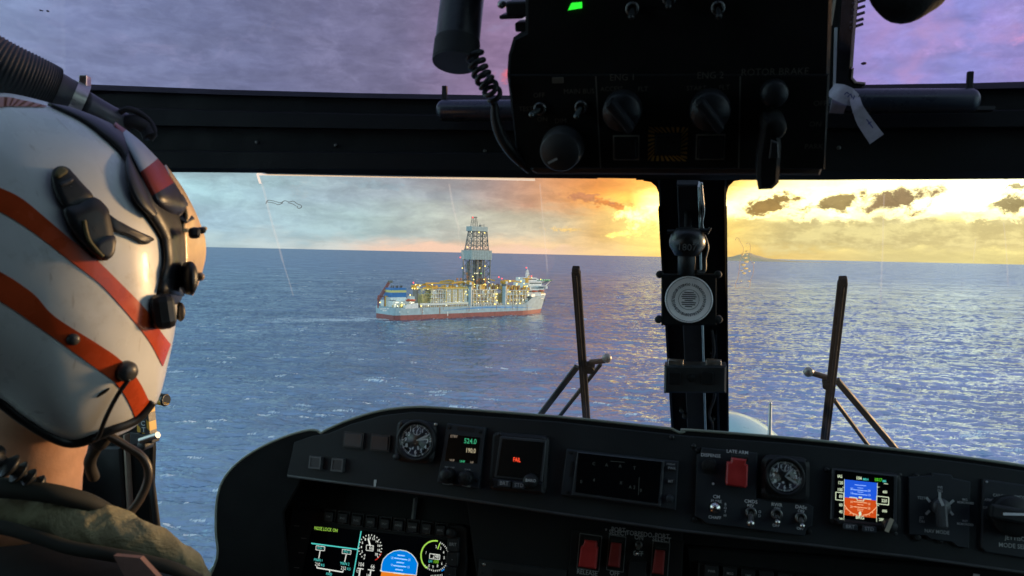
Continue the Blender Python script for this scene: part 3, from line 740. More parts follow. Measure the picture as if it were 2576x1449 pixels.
def crane(x, y, z, dirx, length, h=3.0, knuckle=True, dy=0.0, cabs=1):
    t = MB().box((x, y, z + 2.2), (5.2, 4.6, 4.4), 0); t.box((x + dirx * 1.2, y - 2.8, z + 2.0), (2.6, 1.6, 2.8), 1); t.box((x - dirx * 3.4, y, z + 2.6), (2.4, 4, 3.2), 0)
    c_ = spart('deck_crane', t, [MY, MW])
    p0 = Vector((x, y, z + 4)); p1 = Vector((x + dirx * length * .60, y + dy, z + h + 2.2)); p2 = Vector((x + dirx * length, y + dy, z + h + .6))
    if not knuckle: p1 = p0.lerp(p2, .6)
    q = MB()
    for a_, c2, w0, w1 in ((p0, p1, 2.3, 1.8), (p1, p2, 1.6, 1.1)):
        d = (c2 - a_); L_ = d.length; X3 = d.normalized(); Y3 = Vector((0, 0, 1)).cross(X3).normalized(); Z3 = X3.cross(Y3)
        q.box((a_ + c2) / 2, (L_, 1.9, w0), 0, X3, Y3, Z3)
    q.cyl(p0 + Vector((dirx * 3, -1.3, -2.6)), p0.lerp(p1, .62) + Vector((0, -1.3, -.5)), .5, n=8)
    q.build('crane_boom', MY, c_)
    s_ = MB().box(p0.lerp(p1, .5) + Vector((0, -1.25, 0)), (3.2, .12, 2.2)); s_.box(p0.lerp(p1, .5) + Vector((0, -1.35, 0)), (.9, .08, .9), 1); s_.build('crane_sign', [MW, MD], c_)
    return c_, p2
crane(31.5, -10, 33, 1, 20, 2.6)
c1, p2 = crane(100.5, -18.2, 37, -1, 26, 1.6)
b = MB().box((62, -14, 39.4), (40, 1.6, 1.7)); b.box((79.4, -14, 36.2), (1.0, 1.0, 6)); b.box((74.6, -14, 36.2), (.8, .8, 6)); b.box((77, -14, 33.4), (6, 1, .8)); b.box((43.5, -14, 36.5), (1.2, 1.2, 5.6)); spart('gantry_beam', b, MY)
b = MB().box((67, -17.6, 34.4), (62, 1.2, 1.3)); spart('rack_walkway', b, MY)
crane(152.3, -18.2, 37.8, 1, 26, 1.4)
crane(139, 14, 35, 1, 24, 5.0)
crane(112, 15, 34, -1, 30, 5.0)
# drill-floor clutter between the columns
b = MB(); r_ = np.random.default_rng(31)
for k in range(110):
    X_ = r_.uniform(100, 156); Y_ = r_.uniform(-17, -8); hh = r_.uniform(1.5, 6.5)
    b.box((X_, Y_, 31.5 + hh / 2), (r_.uniform(.7, 2.6), r_.uniform(.8, 2), hh), int(r_.choice([0, 1, 2, 2, 3])))
for k in range(80):
    X_ = r_.uniform(150, 198); Y_ = r_.uniform(-17, -8); hh = r_.uniform(1, 6)
    b.box((X_, Y_, 30 + hh / 2), (r_.uniform(.7, 2.6), r_.uniform(.8, 2), hh), int(r_.choice([0, 1, 2, 2, 3])))
for k in range(110):
    X_ = r_.uniform(46, 98); Y_ = r_.uniform(-19, -6); hh = r_.uniform(.8, 4.4)
    b.box((X_, Y_, 32.8 + hh / 2), (r_.uniform(.7, 2.6), r_.uniform(.8, 2), hh), int(r_.choice([0, 1, 2, 2])))
spart('deck_equipment', b, [MW, MT, MY, MRu])
for zx, zy, Y_ in ((1172, 857, 10), (1217, 857, 8), (1437, 862, 6), (1475, 862, 6), (1510, 850, 8), (1410, 880, 10), (1512, 885, 10), (1290, 790, 4), (1300, 830, 4)):
    p = sl(zx, zy, Y_); q = MB().cyl((p.x, p.y, p.z - 5), (p.x, p.y, p.z), .45, n=8); q.lathe([(.3, 0), (1.2, .4), (1.35, 1.3), (.9, 2.1), (.2, 2.4)], 10, 0, (p.x, p.y, p.z)); spart('vent_stack', q, mat('vent_orange', (.55, .22, .10), .6, vscale=.7))

# accommodation block, bridge, mast and helideck
b = MB().box((203, 0, 26), (24, 30, 8)); b.box((206, 0, 32), (26, 31, 5)); b.box((205, 0, 37.4), (22, 29, 5.6)); b.box((203, 0, 42.6), (16, 22, 4.6))
acc = spart('superstructure', b, MW)
for zc, x0, x1, y_ in ((28, 193, 214, -15.1), (32.4, 195, 218, -15.6), (38, 196, 215, -14.6), (43, 197, 210, -11.1)):
    q = MB().box(((x0 + x1) / 2, y_, zc), (x1 - x0, .12, 1.1)); q.build('window', MGl, acc)
b = MB()
for zc in (30.2, 35, 40.6): b.box((206, -15.9, zc), (27, 1.2, .3)); b.box((206, -16.5, zc + 1.1), (27, .1, .12))
b.box((216, -15, 34.6), (11, 9, .5)); b.box((221, -17, 33.0), (3.2, 3, 3.2)); b.cyl((221, -16, 33), (212, -12, 29), .4, n=6); b.cyl((236, -9, 41), (222, -14, 34), .45, n=6); b.cyl((236, 0, 41), (219, 0, 34), .45, n=6)
b.build('bridge_wing', MW, acc)
q = MB(); truss(q, (202.6, 206, -1.5, 1.5), (203.4, 205.4, -.9, .9), 44.8, 54, 3, .22, .12); q.cyl((204.4, 0, 54), (204.4, 0, 58.2), .2, n=6); q.box((204.4, 0, 50), (4.6, 3, .4)); q.box((204.4, 0, 52.6), (.5, 5.2, .4)); q.cyl((206, 1, 50), (206, 1, 55.6), .14, n=5); spart('radar_mast', q, MW)
q = MB(); q.lathe([(14.5, 41.0), (14.8, 41.6), (14.6, 41.9)], 8, 0, (228, 0, 0), smooth=False); q.box((217, 0, 39.8), (3, 20, 2.4), 1)
for k in range(8): t = 2 * math.pi * k / 8; q.cyl((228 + 13 * math.cos(t), 13 * math.sin(t), 41), (216, 9 * math.sin(t), 36), .28, n=5, mi=0)
spart('helideck', q, [mat('helideck_green', (.12, .26, .17), .7, vscale=.4), MW])
for zx, zy in ((1925, 835), (2150, 852)):
    p = sl(zx, zy, 6); q = MB().lathe([(.05, -1.3), (.9, -.9), (1.3, 0), (.9, .9), (.05, 1.3)], 14, 0, p); q.cyl(p - Vector((0, 0, 4)), p - Vector((0, 0, .8)), .4, n=8); spart('satellite_dome', q, MW)
q = MB().cyl((190, -16, 44), (196, -14, 47.6), .6, n=8); q.box((190, -16, 42), (3, 3, 6)); q.box((193, -13, 44), (14, 1, 1.2)); spart('provision_crane', q, MY)
q = MB().box((226, -2, 25.5), (3, 6, 4.5)); q.cyl((231, 0, 23), (232.5, 0, 28.5), .35, n=6); q.box((229, -4, 24.6), (2, 2, 2.4)); spart('windlass', q, MT)
q = MB().cyl((233.4, -1.2, 17.6), (233.4, -1.2, 14.6), .5, n=8); q.box((233.4, -1.2, 14.6), (2.4, .8, .8)); spart('anchor', q, MD)

# stern crane: red lattice boom on a post
pA = sl(212, 1100, -6); pB = sl(345, 885, -6)
q = MB(); d = (pB - pA); d.normalize(); s3 = d.cross(Vector((0, 1, 0))).normalized()
for a_ in (-1, 1):
    for c_ in (-1, 1): q.cyl(pA + s3 * a_ * 1.3 + Vector((0, c_ * 1.2, 0)), pB + s3 * a_ * .9 + Vector((0, c_ * .8, 0)), .34, n=6)
for k in range(11):
    t0, t1 = k / 11, (k + 1) / 11; a0 = pA.lerp(pB, t0); a1 = pA.lerp(pB, t1)
    q.cyl(a0 + s3 * 1.2 + Vector((0, -1, 0)), a1 - s3 * 1.2 + Vector((0, -1, 0)), .2, n=5); q.cyl(a0 - s3 * 1.2 + Vector((0, -1, 0)), a1 + s3 * 1.2 + Vector((0, -1, 0)), .2, n=5)
q.box(pB + Vector((1.4, 0, .6)), (5, 2.4, 2.6), 1); q.cyl(pA.lerp(pB, .62), pB, .75, n=8, mi=1)
q.cyl(pA - Vector((0, 0, 9)), pA + Vector((0, 0, 5)), .8, n=8); q.cyl(pA + Vector((0, 0, 4.6)), pA + Vector((8, 0, 3.4)), .5, n=6); q.cyl(pA + Vector((8, 0, -8)), pA + Vector((8, 0, 3.4)), .5, n=6)
spart('stern_crane', q, [mat('crane_red', (.36, .085, .06), .6, vscale=.5, var=.2), mat('crane_tip', (.10, .13, .12), .6, vscale=.5)])
q = MB(); pC = sl(300, 1120, 0); q.cyl(pC - Vector((0, 0, 5)), pC + Vector((0, 0, 6.5)), .7, n=8); q.cyl(pC + Vector((0, 0, 6)), pC + Vector((6, 0, 5.4)), .5, n=6); spart('davit', q, MY)

# lamps burning all over the decks
def lamp_mesh(name, r, m_):
    me_ = bpy.data.meshes.new(name); bm = bmesh.new(); bmesh.ops.create_icosphere(bm, subdivisions=1, radius=r); bm.to_mesh(me_); bm.free(); me_.materials.append(m_); return me_
lm = {'y': lamp_mesh('floodlight', .55, LY), 'w': lamp_mesh('floodlight', .42, LW), 'r': lamp_mesh('floodlight', .8, LR), 'g': lamp_mesh('floodlight', .7, LG)}
def lamp(p, k, s=1.0):
    o = bpy.data.objects.new('floodlight', lm[k]); col.objects.link(o); o.parent = ship; o.location = p; o.scale = (s, s, s)
for zx, zy, ys, k in ((1233, 712, 9, 'y'), (1512, 688, 9, 'y'), (1445, 712, 8, 'y'), (1385, 776, 9, 'w'), (1405, 776, 9, 'w'), (1422, 776, 9, 'w'), (1463, 776, 9, 'g'), (1438, 278, 6, 'y'), (1507, 284, 6, 'y'), (1345, 272, 6, 'w'), (1296, 460, 7, 'y'),
        (1210, 583, 11, 'r'), (1362, 97, 1, 'r'), (640, 890, 12, 'r'), (1678, 822, 12, 'r'), (1715, 840, 19, 'r'), (2012, 708, 1, 'r'), (2075, 812, 12, 'r'), (628, 960, 13, 'y'), (655, 962, 13, 'y'), (690, 962, 13, 'y'), (718, 925, 13, 'y'), (668, 912, 13, 'y'), (760, 970, 20, 'w'), (815, 970, 20, 'y'), (868, 912, 14, 'y'),
        (1362, 815, 10, 'y'), (1350, 880, 18, 'y'), (1372, 850, 14, 'y'), (1385, 910, 19, 'y'), (1555, 845, 14, 'w'), (1560, 885, 14, 'w'), (1548, 880, 14, 'w'), (1500, 850, 12, 'y'), (1440, 1046, 20, 'y'), (1655, 1105, 20, 'y'), (1648, 1060, 20, 'w'),
        (235, 1130, 14, 'y'), (497, 1167, 20.5, 'y'), (600, 1040, 19, 'y'), (1815, 870, 20, 'y'), (1790, 1142, 20.8, 'y'), (1890, 1145, 20.8, 'w'), (1935, 1140, 20.8, 'y'), (2030, 1000, 19, 'y'), (2022, 930, 19, 'y'), (2040, 1040, 19, 'w'), (1925, 835, 8, 'w'), (2186, 850, 10, 'y'), (2205, 857, 12, 'g'), (2235, 857, 12, 'g'), (2262, 857, 12, 'g'), (2288, 857, 12, 'g'), (2080, 830, 10, 'y'), (1895, 905, 16, 'y'), (1948, 870, 16, 'y'), (1985, 900, 16, 'y'), (1770, 905, 18, 'y'),
        (735, 1172, 21, 'y'), (820, 1170, 21, 'w'), (1040, 1165, 21, 'w'), (1430, 1130, 21, 'w'), (1630, 1150, 21, 'y'), (1290, 1035, 19.5, 'y'), (1275, 1000, 19.5, 'y')):
    lamp(sl(zx, zy, ys), k, 1.15 if k in 'yr' else 1.0)
r_ = np.random.default_rng(77)
for k in range(20): lamp((r_.uniform(0, 26), r_.uniform(-20, -17), r_.uniform(14.5, 20)), 'w', r_.uniform(.7, 1.2))

for k in range(20): lamp((r_.uniform(46, 98), -20.4, r_.choice([18.6, 23, 27, 31.5]) + r_.uniform(-.4, .4)), 'w', r_.uniform(.5, .8))
for k in range(22): lamp((r_.uniform(105, 141), -20.6, r_.choice([17.6, 22, 26.2, 30.6])), r_.choice(['y', 'w']), r_.uniform(.55, .9))
for k in range(18): lamp((r_.uniform(156, 189), -20.6, r_.choice([18.4, 23.6, 28.6])), r_.choice(['y', 'w']), r_.uniform(.55, .9))
for k in range(16): lamp((r_.uniform(100, 196), r_.uniform(-17, -9), r_.uniform(33, 38)), 'y', r_.uniform(.6, 1.0))
# lifeboats hanging in their davits
lbm = MB()
prof_ = [(-6.2, .3, 1.5), (-5.4, 1.2, 1.1), (-3, 1.75, .7), (0, 1.9, .6), (3, 1.75, .7), (5.3, 1.15, 1.0), (6.3, .25, 1.6)]
vs_ = []; nr = 12
for X_, w_, zb in prof_:
    for i in range(nr):
        t = 2 * math.pi * i / nr; zt = 2.9 if abs(X_) < 5 else 2.5
        vs_.append((X_, w_ * math.cos(t), (zb + zt) / 2 + (zt - zb) / 2 * math.sin(t)))
lbm.add(vs_, [(k * nr + i, (k + 1) * nr + i, (k + 1) * nr + (i + 1) % nr, k * nr + (i + 1) % nr) for k in range(6) for i in range(nr)] + [tuple(range(nr)), tuple(reversed(range(6 * nr, 7 * nr)))], 0, True)
lbm.box((-3, 0, 3.0), (2.0, 1.6, .9), 0); lbm.box((0, 0, .55), (9, 1.3, .5), 1)
lb_me = None
for (zx, zy, ys, sc_, lab) in ((605, 1122, 19.3, 1.0, 'orange enclosed lifeboat hanging beside the blue striped funnel on the starboard quarter'), (337, 1088, -14, .9, 'orange lifeboat on the far side of the ship behind the stern crane'),
                               (2113, 1008, 19.0, .78, 'orange lifeboat under the bridge, the one farther from the bow'), (2195, 1003, 16.5, .78, 'orange lifeboat under the bridge, the one nearer the bow')):
    p = SM @ sl(zx, zy, ys)
    if lb_me is None:
        lb = lbm.build('lifeboat', [MO, MRu], weld=.001); lb_me = lb
    else:
        lb = lb_me.copy(); col.objects.link(lb)
    lb.matrix_world = frame_matrix(p, SHX * sc_, SHY * sc_, Vector((0, 0, sc_)))
    tag(lb, lab, 'lifeboat', 'lifeboats of the drillship')

# ================================================================ HELICOPTER STRUCTURE
K_FRAME = mat('frame_black', (.0075, .0083, .009), .7, spec=.15, var=.25, vscale=14, bump=.15, bscale=400)
K_SATIN = mat('frame_satin', (.016, .018, .020), .48, var=.25, vscale=18)
K_HDR = mat('header_face', (.0085, .0098, .0108), .7, spec=.15, var=.25, vscale=14)
K_PANEL = mat('panel_grey', (.021, .0245, .027), .6, var=.16, vscale=9, bump=.12, bscale=900, spec=.22)
K_LIN = mat('cabin_lining', (.035, .036, .036), .9, var=.2)
K_RUB = mat('rubber_black', (.010, .010, .011), .7, var=.2)
K_MET = mat('worn_metal', (.45, .43, .40), .35, metal=1.0, var=.2, vscale=60)
K_TAN = mat('seal_tan', (.30, .24, .19), .6, var=.2)
WHT = mat('marking_white', (.50, .52, .52), .6, var=0)
GLASS = pane_mat('windscreen_glass', (.98, .99, .99), .022, .006)
ROOFG = pane_mat('roof_glass', tuple(math.sqrt(v) for v in ROOF_TINT), .022, .005)

HP = Plane(1.0); WP = Plane(1.25, 0, -38); OP = Plane(.74, 0, -22); UP = Plane(1.07, 0, 12); LP = Plane(1.15, 0, 12)
heli = empty('helicopter', frame_matrix(AC(0, 0, -1.0), AR, AF, AU), 'black helicopter cockpit interior with header beam, centre post and large windows', 'helicopter')
hinv = heli.matrix_world.inverted()
def slab(name, plane, pts, w0, w1, m, cham=0.0, parent=None, **k):
    """A plate lying on a reference plane; outline given where the photograph shows it."""
    q = [plane.hit(*p) for p in pts]
    ar = sum(q[i][0] * q[(i + 1) % len(q)][1] - q[(i + 1) % len(q)][0] * q[i][1] for i in range(len(q)))
    if ar < 0: q = q[::-1]
    b = MB().prism(q, w0, w1, 0, cham); o = b.build(name, m, parent or heli, **k)
    o.matrix_world = plane.M(); return o
def on(o, M): o.matrix_world = M; return o
bpy.context.view_layer.update()
def hpart(name, b, m, **k):
    """Part whose vertices are given in world space."""
    b.v = [tuple(hinv @ Vector(v)) for v in b.v]; return b.build(name, m, heli, **k)
def acbox(b, x0, x1, f0, f1, u0, u1, mi=0):
    b.box(AC((x0 + x1) / 2, (f0 + f1) / 2, (u0 + u1) / 2), (x1 - x0, f1 - f0, u1 - u0), mi, AR, AF, AU)

# cabin shell round and behind the crew (side door windows left open to their panes)
b = MB(); acbox(b, -1.1, 1.1, -1.7, 1.5, -1.10, -1.05); hpart('floor', b, K_LIN)
b = MB(); acbox(b, -1.1, 1.1, -1.74, -1.70, -1.05, .60); hpart('rear_bulkhead', b, K_LIN)
b = MB(); acbox(b, -1.1, 1.1, -1.7, .16, .60, .64); acbox(b, -.13, .22, .16, .72, .60, .64); hpart('roof', b, K_LIN)
for s in (-1, 1):
    b = MB(); x0, x1 = (s * 1.0, s * 1.04) if s > 0 else (-1.04, -1.0)
    acbox(b, x0, x1, -1.7, 1.12, -1.05, -.38); acbox(b, x0, x1, -1.7, -.05, -.38, .60); acbox(b, x0, x1, -.05, 1.12, .44, .60)
    hpart('side_wall', b, K_LIN)
b = MB(); acbox(b, -1.02, -1.012, -.05, 1.12, -.38, .44); hpart('door_window', b, GLASS)
b = MB(); acbox(b, 1.012, 1.02, -.05, 1.12, -.38, .44); hpart('door_window', b, GLASS)

b = MB(); acbox(b, .98, 1.04, 1.12, 1.24, -1.05, .60); hpart('door_post', b, K_FRAME)
# windscreen header beam: stepped section, left and right of the overhead console
def header(name, rows, m_list):
    """rows: polylines across the picture with their distance ahead; consecutive rows are skinned."""
    b = MB(); n_ = len(rows[0][0]); ring = []
    for pts, f0, mi in rows: pl = Plane(f0); ring.append([pl.P(*p) for p in pts])
    for k in range(len(rows) - 1):
        for i in range(n_ - 1): b.add([ring[k][i], ring[k][i + 1], ring[k + 1][i + 1], ring[k + 1][i]], [(3, 2, 1, 0)], rows[k][2])
    for k in (0, len(rows) - 1):
        back = [p + AF * (.10 if k else .05) + AU * (.01 if k else 0) for p in ring[k]]
        for i in range(n_ - 1): b.add([ring[k][i], ring[k][i + 1], back[i + 1], back[i]], [(0, 1, 2, 3)], 0)
    return hpart(name, b, m_list)
xl = [-420, -100, 220, 560, 900, 1270, 1760]
def hrow(ys, f, mi): return ([(x_, y_) for x_, y_ in zip(xl, ys)], f, mi)
header('header_beam', [hrow([186, 200, 212, 225, 234, 240, 246], 1.04, 0), hrow([203, 215, 226, 238, 246, 252, 258], 1.02, 1), hrow([206, 218, 229, 241, 249, 255, 261], 1.03, 0),
    hrow([246, 256, 266, 277, 285, 290, 296], 1.03, 0), hrow([250, 260, 270, 280, 288, 293, 299], 1.0, 1), hrow([298, 304, 312, 318, 323, 328, 332], 1.0, 1), hrow([301, 307, 315, 321, 326, 331, 335], 1.015, 0),
    hrow([372, 374, 376, 379, 381, 384, 386], 1.015, 1), hrow([376, 378, 380, 383, 385, 388, 390], .985, 0), hrow([418, 420, 421, 423, 425, 428, 432], .985, 1), hrow([428, 430, 432, 434, 438, 444, 452], .995, 0)], [K_FRAME, K_HDR])
xl = [1600, 1880, 2090, 2180, 2300, 2440, 2580, 3500]
header('header_beam', [hrow([215, 215, 214, 213, 211, 209, 205, 196], 1.04, 0), hrow([231, 230, 229, 228, 226, 224, 221, 212], 1.02, 1), hrow([234, 233, 232, 231, 229, 227, 224, 215], 1.03, 0),
    hrow([281, 280, 279, 278, 277, 276, 274, 268], 1.03, 0), hrow([285, 284, 283, 282, 281, 280, 278, 272], 1.0, 1), hrow([322, 322, 321, 321, 320, 319, 318, 314], 1.0, 0), hrow([325, 325, 324, 324, 323, 322, 321, 317], 1.015, 0),
    hrow([430, 430, 430, 430, 430, 430, 430, 430], 1.015, 1), hrow([453, 453, 453, 452, 452, 451, 450, 448], .995, 0)], [K_FRAME, K_HDR])
for px, py in ((646, 486), (845, 494), (1220, 508), (1590, 516), (2110, 500)):   # screw heads along the beam
    p = Plane(1.013).P(px, py - 128)
    q = MB().lathe([(.0026, 0), (.0026, .0012), (.0012, .0018)], 10, 0, p, AR, AU, -AF); hpart('screw', q, mat('screw_dull', (.10, .10, .095), .5, metal=.7))

# roof panes
RP = Plane(1.045, .19, -62)
def pane(name, plane, pts, w, m):
    q = [plane.hit(*p) for p in pts]
    ar = sum(q[i][0] * q[(i + 1) % 4][1] - q[(i + 1) % 4][0] * q[i][1] for i in range(4))
    if ar < 0: q = q[::-1]
    o = MB().prism(q, w, w + .004).build(name, m, heli); o.matrix_world = plane.M(); return o
pane('roof_window', RP, [(-420, 215), (1300, 262), (1330, -400), (-420, -420)], 0, ROOFG)
pane('roof_window', RP, [(2100, 232), (2900, 215), (2900, -400), (2150, -400)], 0, ROOFG)
for x_, y_, r_ in ((102, 26, 3.2), (107, 27, 2.2), (120, 28, 4.0), (2173, 160, 6)):
    q = MB().lathe([(r_ * 1.1 / F, 0), (r_ * .7 / F, .0008), (.0001, .001)], 10, 0, (*RP.hit(x_, y_, -.001), -.0012), (1, 0, 0), (0, .8, 0)); o = q.build('pane_speck', K_RUB, heli); o.matrix_world = RP.M()
# divider beside the right roof pane, with its hinge strips and stub comb
slab('roof_divider', HP, [(2060, -90), (2166, -90), (2140, 172), (2137, 200), (2146, 212), (2170, 217), (2170, 250), (2060, 260)], -.03, .01, K_FRAME, .003)
for pts in ([(2166, -90), (2170, -90), (2151, 0), (2139, 176), (2133, 176), (2145, 0)], [(2106, -90), (2112, -90), (2088, 72), (2082, 72)]):
    slab('hinge_strip', HP, pts, .010, .016, K_TAN)
slab('window_seal', HP, [(2140, 176), (2143, 176), (2141, 200), (2150, 210), (2172, 212), (2172, 217), (2146, 214), (2137, 202)], .002, .012, K_TAN)
q = MB()
for x_, y_ in ((2148, 8), (2147, 24), (2146, 40), (2143, 56), (2142, 69)):
    q.cyl(HP.P(x_ - 4, y_ + 2, .012), HP.P(x_ + 29, y_ - 9, .012), .0017, n=8)
hpart('stub_comb', q, mat('comb_grey', (.035, .032, .05), .5))
slab('trim_strip', HP, [(2094, 78), (2101, 78), (2096, 235), (2091, 235)], .012, .016, mat('trim_pale', (.30, .32, .36), .4))

# windscreen: two panes, centre post with rails, corner fillets
pane('windscreen', WP, [(150, 395), (1690, 430), (1720, 1140), (-50, 1560)], -.022, GLASS)
pane('windscreen', WP, [(1800, 430), (2760, 430), (2900, 1350), (1800, 1140)], -.022, GLASS)
slab('center_post', WP, [(1654, 448), (1829, 448), (1827, 520), (1828, 700), (1831, 900), (1833, 1120), (1693, 1120), (1680, 900), (1668, 700), (1658, 520)], -.035, .0, K_FRAME, .003)
for pts in ([(1618, 448), (1662, 448), (1662, 520), (1657, 490), (1650, 473), (1637, 462), (1618, 459)], [(1868, 448), (1824, 448), (1824, 520), (1828, 490), (1833, 473), (1846, 460), (1868, 456)]):
    slab('corner_fillet', WP, pts, -.030, -.004, K_FRAME)
slab('post_rail', WP, [(1703, 452), (1757, 452), (1775, 1110), (1731, 1110)], -.002, .014, mat('rail_dark', (.013, .014, .015), .75), .002)
slab('rail_highlight', WP, [(1756, 452), (1761, 452), (1779, 1110), (1774, 1110)], .004, .020, K_MET, .001)  # bright metal strip drawing the highlight along the rail's right edge
slab('post_flange', WP, [(1799, 830), (1803, 830), (1812, 1110), (1806, 1110)], -.002, .012, K_SATIN)
slab('post_flange', WP, [(1826, 520), (1829, 520), (1834, 1110), (1829, 1110)], -.002, .006, K_SATIN)
slab('post_flange', WP, [(1656, 520), (1660, 520), (1697, 1110), (1691, 1110)], -.002, .006, K_SATIN)
wire = [WP.P(*p) for p in ((1764, 460, .02), (1767, 500, .022), (1770, 530, .02), (1766, 560, .022), (1770, 580, .02))]
q = MB().tube(smooth_path(wire, 6), .0022); hpart('post_cable', q, K_MET)
wire = [WP.P(*p) for p in ((1790, 830, .012), (1796, 880, .014), (1790, 920, .015), (1798, 990, .014), (1784, 1040, .016), (1792, 1070, .014), (1786, 1110, .014))]
q = MB().tube(smooth_path(wire, 8), .0030); hpart('post_cable', q, K_RUB)
for x_, y_ in ((1793, 880), (1788, 900), (1784, 1030), (1794, 1046), (1722, 1040), (1715, 1026)):
    q = MB().lathe([(.0045, 0), (.0045, .008), (.003, .011)], 10, 0, WP.P(x_, y_, .004), WP.x, WP.y, WP.z); hpart('cable_clip', q, K_RUB)
# pale lit edge of the pane above the left screen, and the seal under it
slab('window_seal', WP, [(657, 442), (1000, 448.5), (1348, 455.5), (1500, 456), (1500, 463), (1000, 457), (664, 450), (659, 449)], -.018, -.014, K_RUB)
# left door post behind the pilot, sill and lower frame
DP = Plane(1.14)
slab('door_post', DP, [(150, 380), (330, 380), (372, 1000), (381, 1130), (378, 1230), (384, 1330), (400, 1560), (150, 1560)], -.012, .0, K_FRAME, .004)
slab('door_seal', DP, [(322, 1090), (326, 1090), (352, 1560), (346, 1560)], .0, .012, K_TAN)
slab('door_lining', DP, [(200, 1120), (315, 1120), (340, 1560), (200, 1560)], .0, .012, K_SATIN, .004)
q = MB().tube([DP.P(379, 1195, .02), DP.P(388, 1265, .02), DP.P(398, 1345, .02), DP.P(412, 1470, .02)], .0055); hpart('door_rod', q, K_RUB)
slab('window_sill', Plane(1.3, 0, -20), [(512, 1449), (560, 1398), (575, 1398), (545, 1470), (500, 1490)], -.01, .0, mat('sill_pale', (.42, .50, .44), .35))
slab('lower_frame', Plane(1.28, 0, -20), [(528, 1449), (572, 1402), (640, 1380), (640, 1560), (500, 1560)], -.01, .0, K_FRAME)
# nose cone beyond the right screen, with its probe blade
nc = V(1822, 1232, 2.35); k_ = 2.35 / F
q = MB(); prof = [(188 * k_ * math.cos(R(t)), 192 * k_ * math.sin(R(t))) for t in range(-30, 90, 6)] + [(.002, 192 * k_)]
q.lathe(prof, 40, 0, nc, AR, AF * 1.5, AU); hpart('nose_cone', q, mat('nose_white', (.44, .62, .61), .3, vscale=3, var=.05, coat=.3))
q = MB(); pr0, pr1 = V(1936, 1104, 2.05), V(1938, 1018, 2.05)
q.cyl(pr0, pr1, .0055, .004, n=10); q.lathe([(.004, 0), (.0035, .004), (.0008, .008)], 10, 0, pr1, AR, AF, AU); hpart('probe', q, K_MET)

# marks on the panes: dried runs, a water patch, reflections and smears drawn as streaks
def film(name, plane, paths, w, m, wz=-.017):
    q = MB()
    for pts in paths:
        P_ = [Vector((*plane.hit(*p, wz), 0)) for p in pts]; P_ = smooth_path(P_, 5)
        for i in range(len(P_) - 1): q.line(P_[i], P_[i + 1], w, wz)
    o = q.build(name, m, heli); o.matrix_world = plane.M(); return o
SM1 = smear('dried_run', (.10, .11, .12), .75); SM2 = smear('glint_smear_white', (1, 1, 1), .15); SM3 = smear('water_ring', (.55, .40, .25), .55)
film('lit_pane_edge', WP, [[(647, 438), (1000, 444.5), (1346, 452)], [(647, 437), (655, 462)]], .0044, smear('lit_edge_white', (1, 1, 1), .92), -.012)  # white film stands in for skylight caught in the pane's edge
film('pane_smear', WP, [[(669, 513), (674, 504), (690, 506), (706, 510), (716, 505), (728, 508), (738, 506), (748, 513), (757, 516), (758, 522), (750, 524), (747, 518)], [(672, 508), (690, 511), (700, 515), (712, 510)], [(724, 510), (736, 513), (744, 518)]], .0016, SM1)
for pts, w in (([(650, 440), (664, 480), (680, 545), (700, 615), (712, 660)], .004), ([(712, 660), (728, 710), (738, 745)], .002), ([(1130, 462), (1140, 520), (1156, 580)], .003), ([(1152, 580), (1164, 640), (1170, 690)], .0018), ([(1358, 462), (1365, 540), (1374, 640), (1378, 700)], .0022)):
    film('glint_smear', WP, [pts], w, SM2)  # light reflections and smear lines painted as pale film
for pts, w in (([(2224, 490), (2222, 560), (2220, 640), (2214, 770)], .0022), ([(2536, 720), (2532, 640), (2525, 560)], .0018), ([(2448, 660), (2455, 600)], .0016), ([(2418, 740), (2421, 700)], .0014)):
    film('glint_smear', WP, [pts], w, SM2)
film('water_patch', WP, [[(1850, 605), (1853, 598), (1858, 600), (1864, 612), (1870, 624), (1868, 640), (1862, 655), (1860, 675), (1856, 700), (1850, 715), (1851, 726)], [(1876, 614), (1884, 612), (1888, 622), (1886, 640), (1890, 655), (1896, 670), (1894, 690), (1888, 705), (1886, 722), (1878, 726)], [(1853, 726), (1866, 722), (1878, 726)]], .0011, SM3)
q = MB()
for x_, y_, rx, ry in ((1879, 634, 4, 3), (1868, 641, 4, 3), (1879, 641, 3, 3), (1875, 649, 6, 3), (1878, 659, 6, 4), (1870, 667, 6, 4), (1876, 676, 6, 3), (1866, 682, 4, 2), (1872, 688, 5, 3), (1885, 683, 3, 3), (1864, 708, 2, 2), (1884, 708, 3, 2), (1897, 662, 2, 2)):
    cx_, cy_ = WP.hit(x_, y_, -.017); s_ = 1.3 / F
    q.lathe([(rx * s_, 0), (rx * s_ * .7, rx * s_ * .35), (rx * s_ * .1, rx * s_ * .5)], 10, 0, (cx_, cy_, -.018), (1, 0, 0), (0, ry / rx, 0))
o = q.build('water_drops', smear('water_drop', (1, .92, .62), .8), heli); o.matrix_world = WP.M(); o['kind'] = 'stuff'  # golden sky seen through the drops is put into their colour

